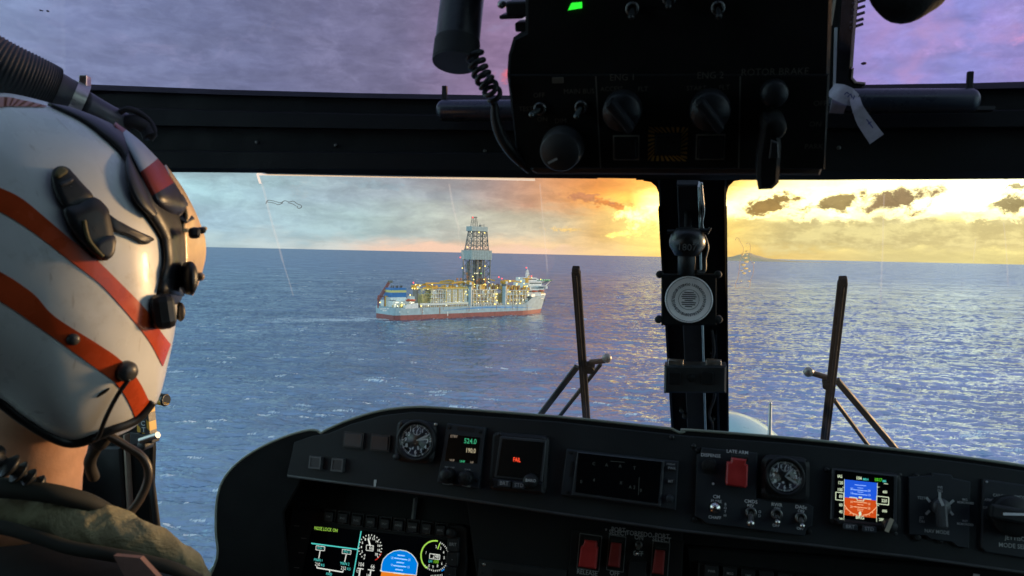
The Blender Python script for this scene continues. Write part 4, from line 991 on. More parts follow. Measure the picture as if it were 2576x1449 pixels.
# ================================================================ WIPERS outside the screens
def wiper(label, blade, arm, arm2, link, ball):
    root = empty('wiper', WP.M(*WP.hit(*blade[1], -.07), -.07), label, 'wiper', 'windscreen wipers parked upright outside the panes')
    ri = root.matrix_world.inverted(); L = lambda p, w: ri @ WP.P(*p, w)
    m_b = mat('wiper_black', (.004, .004, .004), .7, spec=.1); m_g = mat('wiper_grey', (.032, .033, .029), .6, spec=.25); m_r = mat('wiper_rust', (.20, .11, .07), .6, vscale=40, var=.3)
    t, e = L(blade[0], -.055), L(blade[1], -.055); d = (e - t).normalized(); s = d.cross(Vector((0, 0, 1))).normalized(); z = s.cross(d)
    q = MB().box((t + e) / 2, ((e - t).length, .0155, .010), 0, d, s, z); q.box((t + e) / 2 + z * .007, ((e - t).length * .98, .005, .006), 0, d, s, z)
    q.box(t - d * .002, (.012, .013, .012), 0, d, s, z); q.build('blade', m_b, root, bevel=.002)
    for name, (p0, p1), w, mm in (('arm', arm, .0115, m_g), ('arm', arm2, .0068, m_g)):
        a, c2 = L(p0, -.066), L(p1, -.066); d2 = (c2 - a).normalized(); s2 = d2.cross(Vector((0, 0, 1))).normalized()
        MB().box((a + c2) / 2, ((c2 - a).length, w, .008), 0, d2, s2, s2.cross(d2)).build(name, mm, root, bevel=.0015)
    a, c2 = L(link[0], -.062), L(link[1], -.062)
    MB().cyl(a, c2, .0052, n=12).build('link', m_r, root)
    q = MB(); p = L(ball, -.060); q.lathe([(.001, -.009), (.007, -.006), (.0095, 0), (.007, .006), (.001, .009)], 16, 0, p); q.build('pivot', mat('pivot_metal', (.34, .29, .25), .4, metal=.6), root)
    a = L(((link[0][0] + 0), link[0][1] + 6), -.064); q = MB().cyl(a, a + Vector((0, 0, .016)), .010, n=14); q.build('hub', m_b, root)
    return root
wiper('black wiper parked upright left of the centre post, arm leaning to the left', ((1449, 682), (1477, 1075)), ((1452, 922), (1345, 1062)), ((1512, 915), (1396, 1062)), ((1484, 911), (1524, 907)), (1527, 901))
wiper('black wiper parked upright right of the centre post, arm leaning to the right', ((2120, 708), (2072, 1130)), ((2104, 955), (2270, 1150)), ((2098, 1005), (2200, 1142)), ((2082, 950), (2040, 938)), (2034, 936))

# ================================================================ THINGS ON THE CENTRE POST
CPL = Plane(1.245); BXP = Plane(1.335)
def local(root, pl=None):
    pl = pl or CPL; ri = root.matrix_world.inverted(); return lambda px, py, w=0: ri @ pl.P(px, py, w)
r = empty('standby_compass', CPL.M(*CPL.hit(1729, 612, .05), .05), 'small black ball compass in a bracket on the centre post', 'compass'); L = local(r)
s1 = 1.17 / F
q = MB().lathe([(.002, -.021), (30 * s1, -.018), (44 * s1, -.004), (45 * s1, .004), (40 * s1, .014), (28 * s1, .022), (.002, .024)], 28, 0, (0, 0, 0), (1, 0, 0), (0, 0, 1), (0, 1, 0)); q.build('bowl', mat('compass_black', (.014, .015, .016), .33, var=.1), r)
p = L(1727, 668, .05); q = MB().lathe([(21 * s1, -.014), (22 * s1, .012), (18 * s1, .020)], 24, 0, p, (1, 0, 0), (0, 0, 1), (0, 1, 0)); q.build('stem', K_SATIN, r)
q = MB(); a, c2 = L(1678, 583, .055), L(1782, 580, .055); q.cyl(a, c2, .0032, n=10); a = L(1787, 572, .055); q.cyl(a, L(1779, 588, .055), .0022, n=8)
for x_ in (1699, 1757): q.cyl(L(x_, 583, .055), L(x_ - (4 if x_ < 1720 else -4), 618, .055), .0030, n=8)
q.tube(smooth_path([L(1768, 590, .045), L(1778, 620, .045), L(1772, 650, .045), L(1770, 682, .045), L(1750, 684, .05)], 5), .0034); q.build('bracket', K_SATIN, r)
q = MB().text('1807', 0, -.006, .0262, .014, 0); q.build('lettering', mat('dim_white', (.14, .15, .15), .6, var=0), r)
q = MB().cyl(L(1731, 590, .05), L(1731, 480, .03), .006, n=12); q.build('mount', K_FRAME, r)
r = empty('compass_card', CPL.M(*CPL.hit(1733, 752, .03), .03), 'round white deviation card in a square black holder on the centre post', 'card'); L = local(r)
q = MB(); pts = [L(x_, y_, .03) for x_, y_ in ((1664, 690), (1803, 690), (1803, 817), (1664, 817))]; pts = [(p.x, p.y) for p in pts][::-1]
q.prism(pts, -.028, .010, 0, .002); q.build('holder', K_FRAME, r)
for x_, y_ in ((1660, 690), (1657, 803), (1806, 690), (1808, 803)):
    p = L(x_, y_, .03); q = MB().lathe([(.0052, -.012), (.0058, .006), (.004, .010)], 14, 0, p); q.build('lug', K_RUB, r)
R0 = 58 * 1.2 / F
q = MB().lathe([(R0, .010), (R0, .0125), (R0 * .965, .0135), (R0 * .94, .013)], 48, 0); q.build('disc', mat('card_white', (.95, .94, .97), .7, var=.04), r)
q = MB(); kk = mat('card_ink', (.07, .07, .09), .7, var=0)
def ring(q, rad_, w, z, n=48, a0=0, a1=360, c=(0, 0), mi=0):
    for i in range(n):
        t0, t1 = R(a0 + (a1 - a0) * i / n), R(a0 + (a1 - a0) * (i + 1) / n)
        q.add([(c[0] + r_ * math.cos(t), c[1] + r_ * math.sin(t), z) for r_, t in ((rad_, t0), (rad_ + w, t0), (rad_ + w, t1), (rad_, t1))], [(0, 1, 2, 3)], mi)
ring(q, R0 * .42, .0006, .0139); ring(q, R0 * .92, .0005, .0139)
for k in range(24):
    t = R(15 * k); q.text(str(k * 15), R0 * .64 * math.sin(t), R0 * .64 * math.cos(t), .0139, .0058, 0, .01, -t)
for k, wl in enumerate((.4, .55, .62, .55, .34, .6, .55, .3)): q.box((0, R0 * (.30 - .085 * k), .0139), (R0 * wl, .0016, .0003))
q.build('lettering', kk, r)
r = empty('switch_box', BXP.M(*BXP.hit(1748, 950, .03), .03), 'small black box with two square buttons low on the centre post', 'switch box'); L = local(r, BXP)
q = MB(); pts = [(L(x_, y_, .03).x, L(x_, y_, .03).y) for x_, y_ in ((1671, 985), (1826, 985), (1827, 917), (1672, 916))]; q.prism(pts, -.028, .016, 0, .003); q.build('case', K_SATIN, r)
for x_ in (1697, 1779):
    p = L(x_, 951, .046); MB().rbox((p.x, p.y, .018), (.019, .019, .004), .002).build('button', K_FRAME, r)
p = L(1740, 951, .046); MB().lathe([(.006, .016), (.006, .019), (.004, .020)], 14, 0, (p.x, p.y, 0)).build('knob', K_FRAME, r)
for x_ in (1700, 1795):
    p = L(x_, 912, .03); MB().box((p.x, p.y, -.004), (.024, .008, .020)).build('clip', K_MET, r, bevel=.001)

# ================================================================ OVERHEAD CONSOLE
oc = empty('overhead_console', OP.M(*OP.hit(1680, 300)), 'black overhead switch console with grey rotary knobs above the centre post', 'console')
oi = oc.matrix_world.inverted()
def OL(px, py, w=0): return oi @ OP.P(px, py, w)
def opoly(pts, w0, w1, m, name, cham=0.0, parent=None):
    q = [tuple(OL(*p))[:2] for p in pts]
    ar = sum(q[i][0] * q[(i + 1) % len(q)][1] - q[(i + 1) % len(q)][0] * q[i][1] for i in range(len(q)))
    if ar < 0: q = q[::-1]
    return MB().prism(q, w0, w1, 0, cham).build(name, m, parent or oc)
K_OH = mat('console_black', (.0095, .010, .010), .6, spec=.18, var=.2, vscale=20, bump=.1, bscale=600)
body = opoly([(1290, 95), (1277, 140), (1274, 190), (1280, 240), (1303, 424), (2076, 428), (2086, 255), (2092, 90), (2098, -90), (2112, -560), (1320, -560), (1320, 80)], -.14, 0, K_OH, 'housing', .003)
opoly([(1303, 425), (2076, 429), (2066, 452), (1346, 448)], -.10, -.010, mat('lit_lip_brown', (.13, .10, .085), .5), 'lower_lip', .002)  # lighter brown: light on the lip's face is put into its colour
opoly([(1281, 186), (2084, 186), (2074, 424), (1306, 421)], 0, .003, K_OH, 'switch_plate', .001)
ko = 0.74 / F
q = MB()
for x0_, x1_ in ((1500, 1512), (1862, 1858)): 
    a, c2 = OL(x0_, 190), OL(x1_, 420); q.line(a, c2, .0012, .0034)
q.build('divider_line', mat('faint_line', (.13, .13, .115), .6, var=0), oc)
KG = mat('knob_grey', (.016, .018, .022), .45, var=.15)
def rotary(px, py, r_px, rot, m):
    c_ = OL(px, py); r_ = r_px * ko * 1.0
    k = MB().lathe([(r_, .003), (r_ * .98, .016), (r_ * .90, .019)], 28, 0, (c_.x, c_.y, 0)); o = k.build('rotary_knob', m, oc)
    d = Vector((math.sin(rot), math.cos(rot), 0)); s = Vector((d.y, -d.x, 0))
    MB().box((c_.x, c_.y, .026), (r_ * 1.86, r_ * .46, .016), 0, d, s, (0, 0, 1)).build('grip', m, o, bevel=.002)
    return o
rotary(1568, 272, 45, R(-38), KG); rotary(1786, 270, 45, R(-38), KG)
c_ = OL(1418, 366); k = MB().lathe([(52 * ko, .003), (52 * ko, .008), (49 * ko, .009), (48 * ko, .020), (44 * ko, .022)], 40, 0, (c_.x, c_.y, 0)).build('dimmer_knob', mat('knob_dark', (.035, .035, .036), .5), oc)
d = OL(1390, 392) ; e = OL(1412, 381); q = MB().line((d.x, d.y), (e.x, e.y), .002, .0225); q.build('pointer_mark', WHT, k)
c_ = OL(1946, 229); MB().lathe([(29 * ko, .003), (29 * ko, .012), (25 * ko, .015), (.001, .0155)], 28, 0, (c_.x, c_.y, 0)).build('push_button', KG, oc)
def toggle(c_, parent, base_r=.0062, dirv=(-.4, -.8), bat=.016, m=None, big=False, z0=0.003):
    """Chrome bat switch standing out of a threaded collar."""
    q = MB().lathe([(base_r, z0), (base_r, z0 + .004), (base_r * .62, z0 + .0045), (base_r * .55, z0 + .001)], 16, 0, (c_[0], c_[1], 0)); o = q.build('toggle_switch', mat('collar_metal', (.16, .165, .165), .35, metal=.9, var=.1), parent)
    a = Vector((c_[0], c_[1], z0 + .002)); e = a + Vector((dirv[0], dirv[1], 1.0)).normalized() * bat
    q = MB().cyl(a, e, base_r * .30, base_r * (.62 if big else .48), n=12); q.lathe([(base_r * (.62 if big else .48), -.0004), (base_r * (.70 if big else .46), .0015), (base_r * .35, .0036), (.0003, .0042)], 12, 0, e, (1, 0, 0), (0, 1, 0), (0, 0, 1))
    q.build('bat', mat('bat_chrome', (.62, .62, .58), .22, metal=1.0, var=.1) if m is None else m, o); return o
DULL = mat('bat_dull', (.13, .15, .15), .4, metal=.8)
toggle(OL(1361, 270), oc, .0056, (-.6, -.3), .011, m=DULL); toggle(OL(1464, 266), oc, .0056, (-.3, -.6), .011, m=DULL)
toggle(OL(1592, 20), oc, .0055, (.0, -.5), .011, m=K_SATIN); toggle(OL(1806, 18), oc, .0055, (.1, -.5), .011, m=K_SATIN); toggle(OL(1684, -6), oc, .0055, (0, -.5), .011, m=K_SATIN)
for x_, y_, w_, h_ in ((1576, 369, 62, 60), (1787, 367, 66, 60)):
    a = OL(x_, y_); q = MB().frame(a.x, a.y, w_ * ko, h_ * ko, .0012, .003, .0040); g_ = q.build('guard_outline', mat('outline_grey', (.20, .19, .16), .6, var=0), oc)
    MB().rbox((a.x, a.y, .006), (w_ * ko * .82, h_ * ko * .82, .006), .002).build('switch_cap', K_OH, oc)
a = OL(1680, 360); q = MB(); e1 = 45 * ko; e0 = 30 * ko
for k in range(28):                                     # striped surround of the fire switch
    t = k / 28 * 4; s_ = int(t); f_ = t - s_; pos_ = [(-1 + 2 * f_, 1), (1, 1 - 2 * f_), (1 - 2 * f_, -1), (-1, -1 + 2 * f_)][s_]
    dx_, dy_ = [(2 / 7, 0), (0, -2 / 7), (-2 / 7, 0), (0, 2 / 7)][s_]
    o0 = Vector(pos_) * e1; o1 = (Vector(pos_) + Vector((dx_, dy_)) * .55) * e1; i0 = Vector(pos_) * e0 + Vector((dx_, dy_)) * e0 * .8; i1 = i0 + Vector((dx_, dy_)) * .55 * e0
    cl = lambda v_: (a.x + max(-e1, min(e1, v_.x)), a.y + max(-e1, min(e1, v_.y)) * .9, .0036)
    q.add([cl(o0), cl(o1), cl(i1), cl(i0)], [(0, 1, 2, 3), (3, 2, 1, 0)])
q.build('hazard_stripe', mat('stripe_dull_yellow', (.50, .29, .06), .6, var=.2), oc)
MB().rbox((a.x, a.y, .0045), (e0 * 1.9, e0 * 1.7, .004), .002).build('switch_cap', K_OH, oc)
q = MB()
for t, x_, y_, s_ in (('ENG 1', 1567, 193, .0078), ('ENG 2', 1787, 188, .0078), ('ROTOR BRAKE', 1948, 179, .0078), ('OFF', 1358, 238, .006), ('ON', 1366, 298, .006), ('TEST', 1325, 272, .006), ('MAIN BUS', 1458, 228, .006), ('DIM', 1412, 302, .006), ('ACCESS', 1540, 222, .0055), ('FLT', 1618, 222, .0055), ('START', 1752, 220, .0055), ('FLT', 1822, 218, .0055), ('OFF', 2062, 258, .006), ('ON', 2050, 310, .006), ('PARK', 2046, 366, .006)):
    c_ = OL(x_, y_); q.text(t, c_.x, c_.y, .0036, s_)
q.build('lettering', mat('console_ink', (.105, .097, .078), .6, var=0), oc)
c_ = OL(1405, 200); MB().rbox((c_.x, c_.y, .0035), (.010, .005, .001), .0006).build('label_plate', mat('console_ink', (.105, .097, .078), .6, var=0), oc)
c_ = OL(1448, 15); q = MB().prism([(c_.x - .006, c_.y - .0028), (c_.x + .0055, c_.y - .0015), (c_.x + .0055, c_.y + .003), (c_.x - .003, c_.y + .0026)], .001, .003); q.build('green_lamp', glow('lamp_lit_green', (.03, 1.0, .04), 1.0), oc)
# rotor brake lever hanging below the console
q = MB(); pl = [(1906, 400), (1921, 300), (1958, 300), (1966, 370), (1960, 462), (1944, 478), (1908, 480), (1904, 440)]
opl = [tuple(OL(*p, .034))[:2] for p in pl][::-1]; lev = q.prism(opl, .012, .034, 0, .003).build('brake_lever', K_OH, oc)
MB().prism([tuple(OL(*p, .036))[:2] for p in ((1934, 400), (1960, 398), (1958, 360), (1940, 352))], .034, .036, 0, .0008).build('grip_facet', KG, lev)
c_ = OL(1940, 300); MB().lathe([(.010, .003), (.010, .030), (.007, .034)], 16, 0, (c_.x, c_.y, 0)).build('lever_pivot', K_OH, oc)
# bracket and plugs at the upper left corner of the console
q = MB(); a = OL(1262, 30); c_ = OL(1320, 30)
q.box(((a.x + c_.x) / 2, a.y, -.03), (abs(c_.x - a.x), 34 * ko, .03)); e = OL(1238, 52); q.box((e.x + .012, e.y, -.03), (60 * ko, 10 * ko, .02))
e = OL(1272, 78); q.box((e.x + .01, e.y, -.03), (36 * ko, 22 * ko, .02)); q.build('side_bracket', K_SATIN, oc, bevel=.002)
e = OL(1248, 18); MB().lathe([(9 * ko, -.02), (10 * ko, .0), (6 * ko, .006)], 14, 0, (e.x, e.y, -.02)).build('connector', K_MET, oc)

# ================================================================ SMALL THINGS HUNG ABOUT THE ROOF
# map lamp with its coiled lead
ml = empty('map_lamp', frame_matrix(V(1150, 60, .70), CR, CU, -CF), 'black cylindrical map lamp hanging left of the overhead console with coiled lead', 'lamp'); mi_ = ml.matrix_world.inverted()
def ML(px, py, d=.70): return mi_ @ V(px, py, d)
k_ = .70 / F; ax0, ax1 = ML(1196, -300, .74), ML(1149, 122); d = (ax1 - ax0).normalized()
MB().cyl(ax0, ax1, 54 * k_, 56 * k_, n=28).build('body', mat('lamp_black', (.014, .015, .018), .35, var=.15, bump=.15, bscale=300), ml)
q = MB(); o1 = ax1 - d * .006; q.cyl(o1, ax1 + d * .013, 58 * k_, 58 * k_, n=28); q.build('end_cap', K_RUB, ml)
p0 = ax1 + d * .012; q = MB(); q.cyl(p0, p0 + d * .0022, 57 * k_, n=28); q.build('lens_rim', K_SATIN, ml)
cp = smooth_path([ML(1192, 128, .69), ML(1200, 160, .69), ML(1213, 190, .69), ML(1228, 214, .69), ML(1242, 240, .70)], 30)
hel = []; t = 0
for i, p in enumerate(cp):
    dd = (cp[min(i + 1, len(cp) - 1)] - cp[max(i - 1, 0)]).normalized(); a = dd.cross(Vector((0, 0, 1))).normalized(); c2 = dd.cross(a)
    ph = i / len(cp) * 2 * math.pi * 7.0; hel.append(p + (a * math.cos(ph) + c2 * math.sin(ph)) * 19 * k_)
cab = hel[2:] + smooth_path([hel[-1], ML(1243, 262, .705), ML(1247, 300, .71), ML(1262, 345, .715), ML(1292, 388, .72), ML(1335, 425, .73)], 6)[1:]
MB().tube(cab, [6.5 * k_] * (len(hel) - 2) + [min(6.5 + i * .6, 15) * k_ for i in range(len(cab) - len(hel) + 2)], n=8).build('coiled_lead', mat('lead_black', (.012, .012, .013), .45, var=.15), ml)

def capsule(b, p0, p1, r_, X, n=20, squash=1.0):
    d = (p1 - p0); L_ = d.length; d.normalize(); a = d.orthogonal().normalized(); prof = []
    for i in range(7): t = R(90 - 15 * i); prof.append((max(r_ * math.cos(t), .0004), r_ * .8 * (1 - math.sin(t))))
    prof += [(r_, L_ * .5)] + [(rr_, L_ - h_) for rr_, h_ in reversed(prof)]
    b.lathe(prof, n, 0, p0, a, d.cross(a), d)
K_PAD = mat('pad_blue_black', (.030, .038, .055), .30, var=.15, vscale=25)
def grab(label, x0, x1, y_, r_px, peg):
    root = empty('grab_handle', HP.M(*HP.hit((x0 + x1) / 2, y_, .03), .03), label, 'handle', 'padded grab handles on the header beam'); ri = root.matrix_world.inverted()
    q = MB(); capsule(q, ri @ HP.P(x0, y_, .03), ri @ HP.P(x1, y_, .03), r_px * .97 / F, None); q.build('pad', K_PAD, root)
    a, c2 = ri @ HP.P(peg[0], peg[1], .02), ri @ HP.P(peg[0] - 1, peg[2], .02); MB().box((a + c2) / 2, (13 * .97 / F, (a - c2).length, .006)).build('peg', K_RUB, root, bevel=.001)
    a = ri @ HP.P((x0 + x1) / 2, y_ + r_px * .9, .02); MB().box(a, (abs(x1 - x0) * .97 / F * .96, .004, .02)).build('base_rail', K_SATIN, root)
    return root
grab('padded black grab handle left of the overhead console', 1098, 1330, 276, 25, (1119, 216, 262))
grab('longer padded grab handle right of the overhead console with white strip tied on', 2085, 2466, 253, 27, (2440, 180, 232))
r = empty('cloth_strip', HP.M(*HP.hit(2145, 250, .06), .06), 'white cloth strip with blue pen marks tied round the right grab handle', 'cloth strip'); ri = r.matrix_world.inverted()
def ribbon(paths, w0):
    q = MB()
    for pts in paths:
        P_ = [(ri @ HP.P(x_, y_, w_), wd) for x_, y_, w_, wd in pts]; C_ = smooth_path([p for p, _ in P_], 6); n_ = len(C_)
        W_ = np.interp(np.linspace(0, 1, n_), np.linspace(0, 1, len(P_)), [wd for _, wd in P_]); vv = []
        for i, p in enumerate(C_):
            d = (C_[min(i + 1, n_ - 1)] - C_[max(i - 1, 0)]).normalized(); s_ = d.cross(Vector((0, 0, 1))).normalized() * (W_[i] / 2 * .95 / F)
            vv += [p + s_, p - s_, p - s_ - Vector((0, 0, .0012)), p + s_ - Vector((0, 0, .0012))]
        for i in range(n_ - 1):
            for a_ in range(4): c3 = (a_ + 1) % 4; q.add([vv[i * 4 + a_], vv[i * 4 + c3], vv[i * 4 + 4 + c3], vv[i * 4 + 4 + a_]], [(0, 1, 2, 3)], 0, False)
    return q
MC = mat('cloth_white', (.40, .39, .46), .85, var=.15, vscale=80, bump=.3, bscale=500)
ribbon([[(2090, 224, .055, 30), (2112, 232, .064, 40), (2136, 243, .066, 40), (2156, 252, .06, 26)], [(2118, 240, .05, 40), (2110, 262, .06, 34), (2104, 285, .055, 30)], [(2150, 246, .066, 22), (2158, 272, .07, 24), (2174, 304, .064, 32), (2206, 350, .06, 36)]], 1).build('band', MC, r, weld=.0002)
q = MB(); bi = mat('pen_blue', (.05, .06, .20), .7, var=0)
for pts in ([(2124, 238), (2130, 232), (2136, 236)], [(2132, 244), (2140, 236), (2144, 246)], [(2146, 250), (2150, 240)]):
    for i in range(len(pts) - 1): a = ri @ HP.P(*pts[i], .069); c2 = ri @ HP.P(*pts[i + 1], .069); q.line(a, c2, .0012, a.z)
for pts in ([(2180, 300), (2196, 322)], [(2184, 312), (2192, 306)]):
    a = ri @ HP.P(*pts[0], .068); c2 = ri @ HP.P(*pts[1], .068); q.line(a, c2, .0013, a.z)
q.build('pen_marks', bi, r)
# dark foam pad at the top of the right roof pane
fp = V(2282, -22, .62); k_ = .62 / F; b = MB(); vs_ = []; nr, ns_ = 30, 16
for i in range(ns_ + 1):
    ph = math.pi * i / ns_
    for j in range(nr):
        t = 2 * math.pi * j / nr; w_ = 1 + .05 * math.sin(3 * t + 1) + .03 * math.sin(5 * t + 2 * ph)
        vs_.append(Vector((96 * k_ * w_ * math.sin(ph) * math.cos(t), 76 * k_ * w_ * math.sin(ph) * math.sin(t), 60 * k_ * math.cos(ph))))
b.add(vs_, [(i * nr + j, i * nr + (j + 1) % nr, (i + 1) * nr + (j + 1) % nr, (i + 1) * nr + j) for i in range(ns_) for j in range(nr)], 0, True)
fo2 = b.build('foam_pad', mat('foam_black', (.010, .010, .010), .95, bump=.6, bscale=180), weld=.0001); fo2.matrix_world = frame_matrix(fp, CR, CU, -CF)
MB().cyl((0, .01, 0), (.03, .30, .02), .016, .022, n=16).build('stem', K_RUB, fo2)
tag(fo2, 'black rounded foam pad at the top edge of the right roof window', 'pad')
# ribbed air hose over the pilot
ah = empty('air_hose', frame_matrix(V(60, 170, .80), CR, CU, -CF), 'black ribbed air hose with metal clamp running above the white helmet', 'hose'); ai = ah.matrix_world.inverted()
def AL(px, py, d): return ai @ V(px, py, d)
k_ = .80 / F; pth = smooth_path([AL(-260, 60, .74), AL(-120, 110, .76), AL(0, 172, .78), AL(90, 212, .80), AL(128, 230, .81)], 40); rr_ = [(76 - 12 * i / len(pth)) * k_ * (1 + .022 * math.sin(i * 1.55)) for i in range(len(pth))]
MB().tube(pth, rr_, n=28).build('ribbed_tube', mat('hose_black', (.016, .017, .019), .55, var=.15), ah)
q = MB().tube(smooth_path([AL(118, 226, .81), AL(160, 245, .82), AL(205, 266, .83)], 6), [58 * k_, 57 * k_, 56 * k_, 56 * k_, 55 * k_, 54 * k_, 53 * k_, 53 * k_, 52 * k_, 52 * k_, 51 * k_, 50 * k_, 50 * k_], n=26); q.build('cuff', mat('hose_cuff', (.030, .033, .040), .40, var=.15), ah)
d = (AL(205, 266, .83) - AL(160, 245, .82)).normalized(); c_ = AL(190, 259, .828); MB().cyl(c_ - d * .006, c_ + d * .006, 56 * k_, n=28).build('clamp', K_MET, ah)
q = MB().box(c_ + Vector((.010, .022, .0)), (.008, .012, .010)); q.build('clamp_screw', K_MET, ah, bevel=.001)
q = MB().tube(smooth_path([AL(200, 264, .83), AL(250, 290, .85), AL(292, 308, .87), AL(325, 322, .88)], 6), list(np.linspace(44, 34, 19) * k_), n=24); q.build('nozzle', mat('hose_cuff', (.030, .033, .040), .40), ah)
q = MB().tube(smooth_path([AL(292, 290, .86), AL(320, 274, .86), AL(350, 284, .87), AL(376, 306, .88), AL(388, 332, .88), AL(378, 352, .88)], 6), 8 * k_, n=10)
q.tube(smooth_path([AL(300, 312, .87), AL(336, 306, .87), AL(366, 322, .88), AL(378, 345, .88)], 6), 20 * k_, n=12); q.build('strap', K_RUB, ah)
# jettison handle on the door post
jh = empty('jettison_lever', DP.M(*DP.hit(372, 1050, .03), .03), 'black and yellow striped door jettison handle beside the pilot', 'handle'); ji = jh.matrix_world.inverted()
def JL(px, py, w=.03): return ji @ DP.P(px, py, w)
YB = bpy.data.materials.new('hazard_black_yellow'); YB.use_nodes = True; n = NG(YB.node_tree); t = n.new('ShaderNodeTexCoord'); sp = n.new('ShaderNodeSeparateXYZ'); n.l.new(t.outputs['Object'], sp.inputs[0])
w_ = n.math('FRACT', n.math('MULTIPLY', n.math('ADD', sp.outputs[0], sp.outputs[1]), 38.0)); bs = YB.node_tree.nodes['Principled BSDF']; n.l.new(n.mix(n.step(w_, .48, .52), (.02, .02, .02, 1), (.62, .34, .03, 1)), bs.inputs['Base Color']); bs.inputs['Roughness'].default_value = .4
MB().cyl(JL(360, 994), JL(416, 1007, .05), .0095, n=20).build('grip', YB, jh)
a = JL(413, 1006, .05); q = MB().lathe([(.0100, 0), (.0100, .003), (.006, .0035), (.006, -.01)], 20, 0, a, (0, 1, 0), (0, 0, 1), (1, 0, 0)); q.build('grip_end', mat('handle_black', (.012, .012, .012), .4), jh)
q = MB(); pts = [tuple(JL(*p))[:2] for p in ((352, 1104), (384, 1104), (376, 1012), (346, 1012))]; q.prism(pts, -.012, .006, 0, .001); q.build('plate', YB, jh)
q = MB(); pts = [tuple(JL(*p))[:2] for p in ((361, 1086), (376, 1086), (371, 1022), (357, 1022))]; q.prism(pts, .006, .0068); q.build('label_strip', mat('handle_black', (.012, .012, .012), .4), jh)
q = MB()
for ch, (x_, y_) in zip('EJECT', ((360, 1018), (363, 1033), (365, 1048), (367, 1063), (369, 1079))): c_ = JL(x_, y_); q.text(ch, c_.x, c_.y, .0074, .011, 0, .02)
q.build('lettering', WHT, jh)
MB().cyl(JL(354, 1108, .045), JL(397, 1094, .05), .0052, n=14).build('latch', K_MET, jh)
q = MB().box(JL(372, 1100, .03), (.03, .014, .02)); q.box(JL(350, 1100, .03), (.02, .02, .02)); q.lathe([(.008, -.01), (.008, .012), (.005, .014)], 16, 0, JL(367, 1118, .03)); q.build('latch_body', K_SATIN, jh, bevel=.0015)

# ================================================================ INSTRUMENT PANEL
OT = [(512, 1480), (546, 1402), (543, 1335), (545, 1262), (560, 1208), (596, 1164), (650, 1127), (716, 1097), (772, 1081), (797, 1081), (808, 1088), (822, 1079), (880, 1054), (960, 1031), (1040, 1022), (1120, 1025), (1400, 1046), (1688, 1076), (1708, 1086), (1722, 1084), (1734, 1080), (2000, 1101), (2250, 1128), (2450, 1152), (2600, 1174), (2800, 1215), (2950, 1270)]
ip = empty('instrument_panel', UP.M(*UP.hit(1500, 1200)), 'wide dark grey instrument panel under a black hooded coaming', 'instrument panel'); ipi = ip.matrix_world.inverted()
def spline_px(pts, keep=()):
    out = []
    for i in range(len(pts) - 1):
        p0, p1, p2, p3 = [Vector(pts[max(0, min(len(pts) - 1, j))]) for j in (i - 1, i, i + 1, i + 2)]
        for k in range(4):
            t = k / 4; out.append(tuple(.5 * ((2 * p1) + (p2 - p0) * t + (2 * p0 - 5 * p1 + 4 * p2 - p3) * t * t + (3 * p1 - p0 - 3 * p2 + p3) * t ** 3)))
    out.append(tuple(pts[-1])); return out
OTs = spline_px(OT[:10]) + spline_px(OT[10:18])[0:] + spline_px(OT[18:])
K_COAM = mat('coaming_black', (.0050, .0056, .006), .85, var=.2, bump=.25, bscale=700, spec=.2)
def ipoly(pts, w0, w1, m, name, cham=0.0, plane=UP):
    q = [plane.hit(*p) for p in pts]
    ar = sum(q[i][0] * q[(i + 1) % len(q)][1] - q[(i + 1) % len(q)][0] * q[i][1] for i in range(len(q)))
    if ar < 0: q = q[::-1]
    o = MB().prism(q, w0, w1, 0, cham).build(name, m, ip); o.matrix_world = plane.M(); return o
# hood: thin shell swept forward and down from the outline
b = MB(); n_ = len(OTs); fr = [UP.P(*p) for p in OTs]; bk = [p + AF * .16 - AU * .11 for p in fr]; inn = [p - AU * .006 + UP.z * 0 for p in fr]
vs_ = [ipi @ p for p in fr + bk]
b.add(vs_, [(i, i + 1, n_ + i + 1, n_ + i) for i in range(n_ - 1)], 0, False); b.build('hood', K_COAM, ip)
ipoly(OTs + [(2950, 1500), (2800, 1300), (2576, 1230), (1700, 1150), (1100, 1090), (800, 1130), (712, 1290), (728, 1500)], -.004, 0, K_COAM, 'coaming', .0015)
q = MB().tube([ipi @ (UP.P(*p) - AU * .001) for p in OTs], .0018, n=8); q.build('edge_trim', mat('trim_highlight', (.26, .29, .24), .35, var=.1), ip)  # pale trim colour holds the coaming's edge highlight
face = [(744, 1112), (790, 1096), (830, 1090), (885, 1067), (962, 1045), (1040, 1036), (1120, 1040), (1400, 1060), (1690, 1092), (1730, 1096), (2000, 1116), (2250, 1142), (2450, 1166), (2600, 1188), (2800, 1230), (2950, 1285), (2950, 1500), (2576, 1440), (2300, 1402), (2050, 1372), (1700, 1333), (1400, 1291), (1100, 1246), (948, 1226), (725, 1197)]
ipoly(face, 0, .005, K_PANEL, 'face', .0012)
bot = [(725, 1197), (948, 1226), (1100, 1246), (1400, 1291), (1700, 1333), (2050, 1372), (2300, 1402), (2576, 1440), (2950, 1500)]
b = MB(); f0 = [ipi @ UP.P(*p, .004) for p in bot]; f1 = [ipi @ (UP.P(*p, .004) + AF * .075 - AU * .012) for p in bot]; m_ = len(bot)
b.add(f0 + f1, [(i, m_ + i, m_ + i + 1, i + 1) for i in range(m_ - 1)]); b.build('underside', K_COAM, ip)
q = MB().tube([ipi @ (UP.P(*p, .004)) for p in bot], .0022, n=8); q.build('bottom_lip', mat('lip_grey', (.045, .047, .05), .5), ip)
ipoly([(690, 1150), (2990, 1420), (2990, 1800), (640, 1800)], -.02, 0, mat('lower_panel', (.010, .0115, .0125), .7, var=.15, spec=.2), 'lower_face', plane=LP)
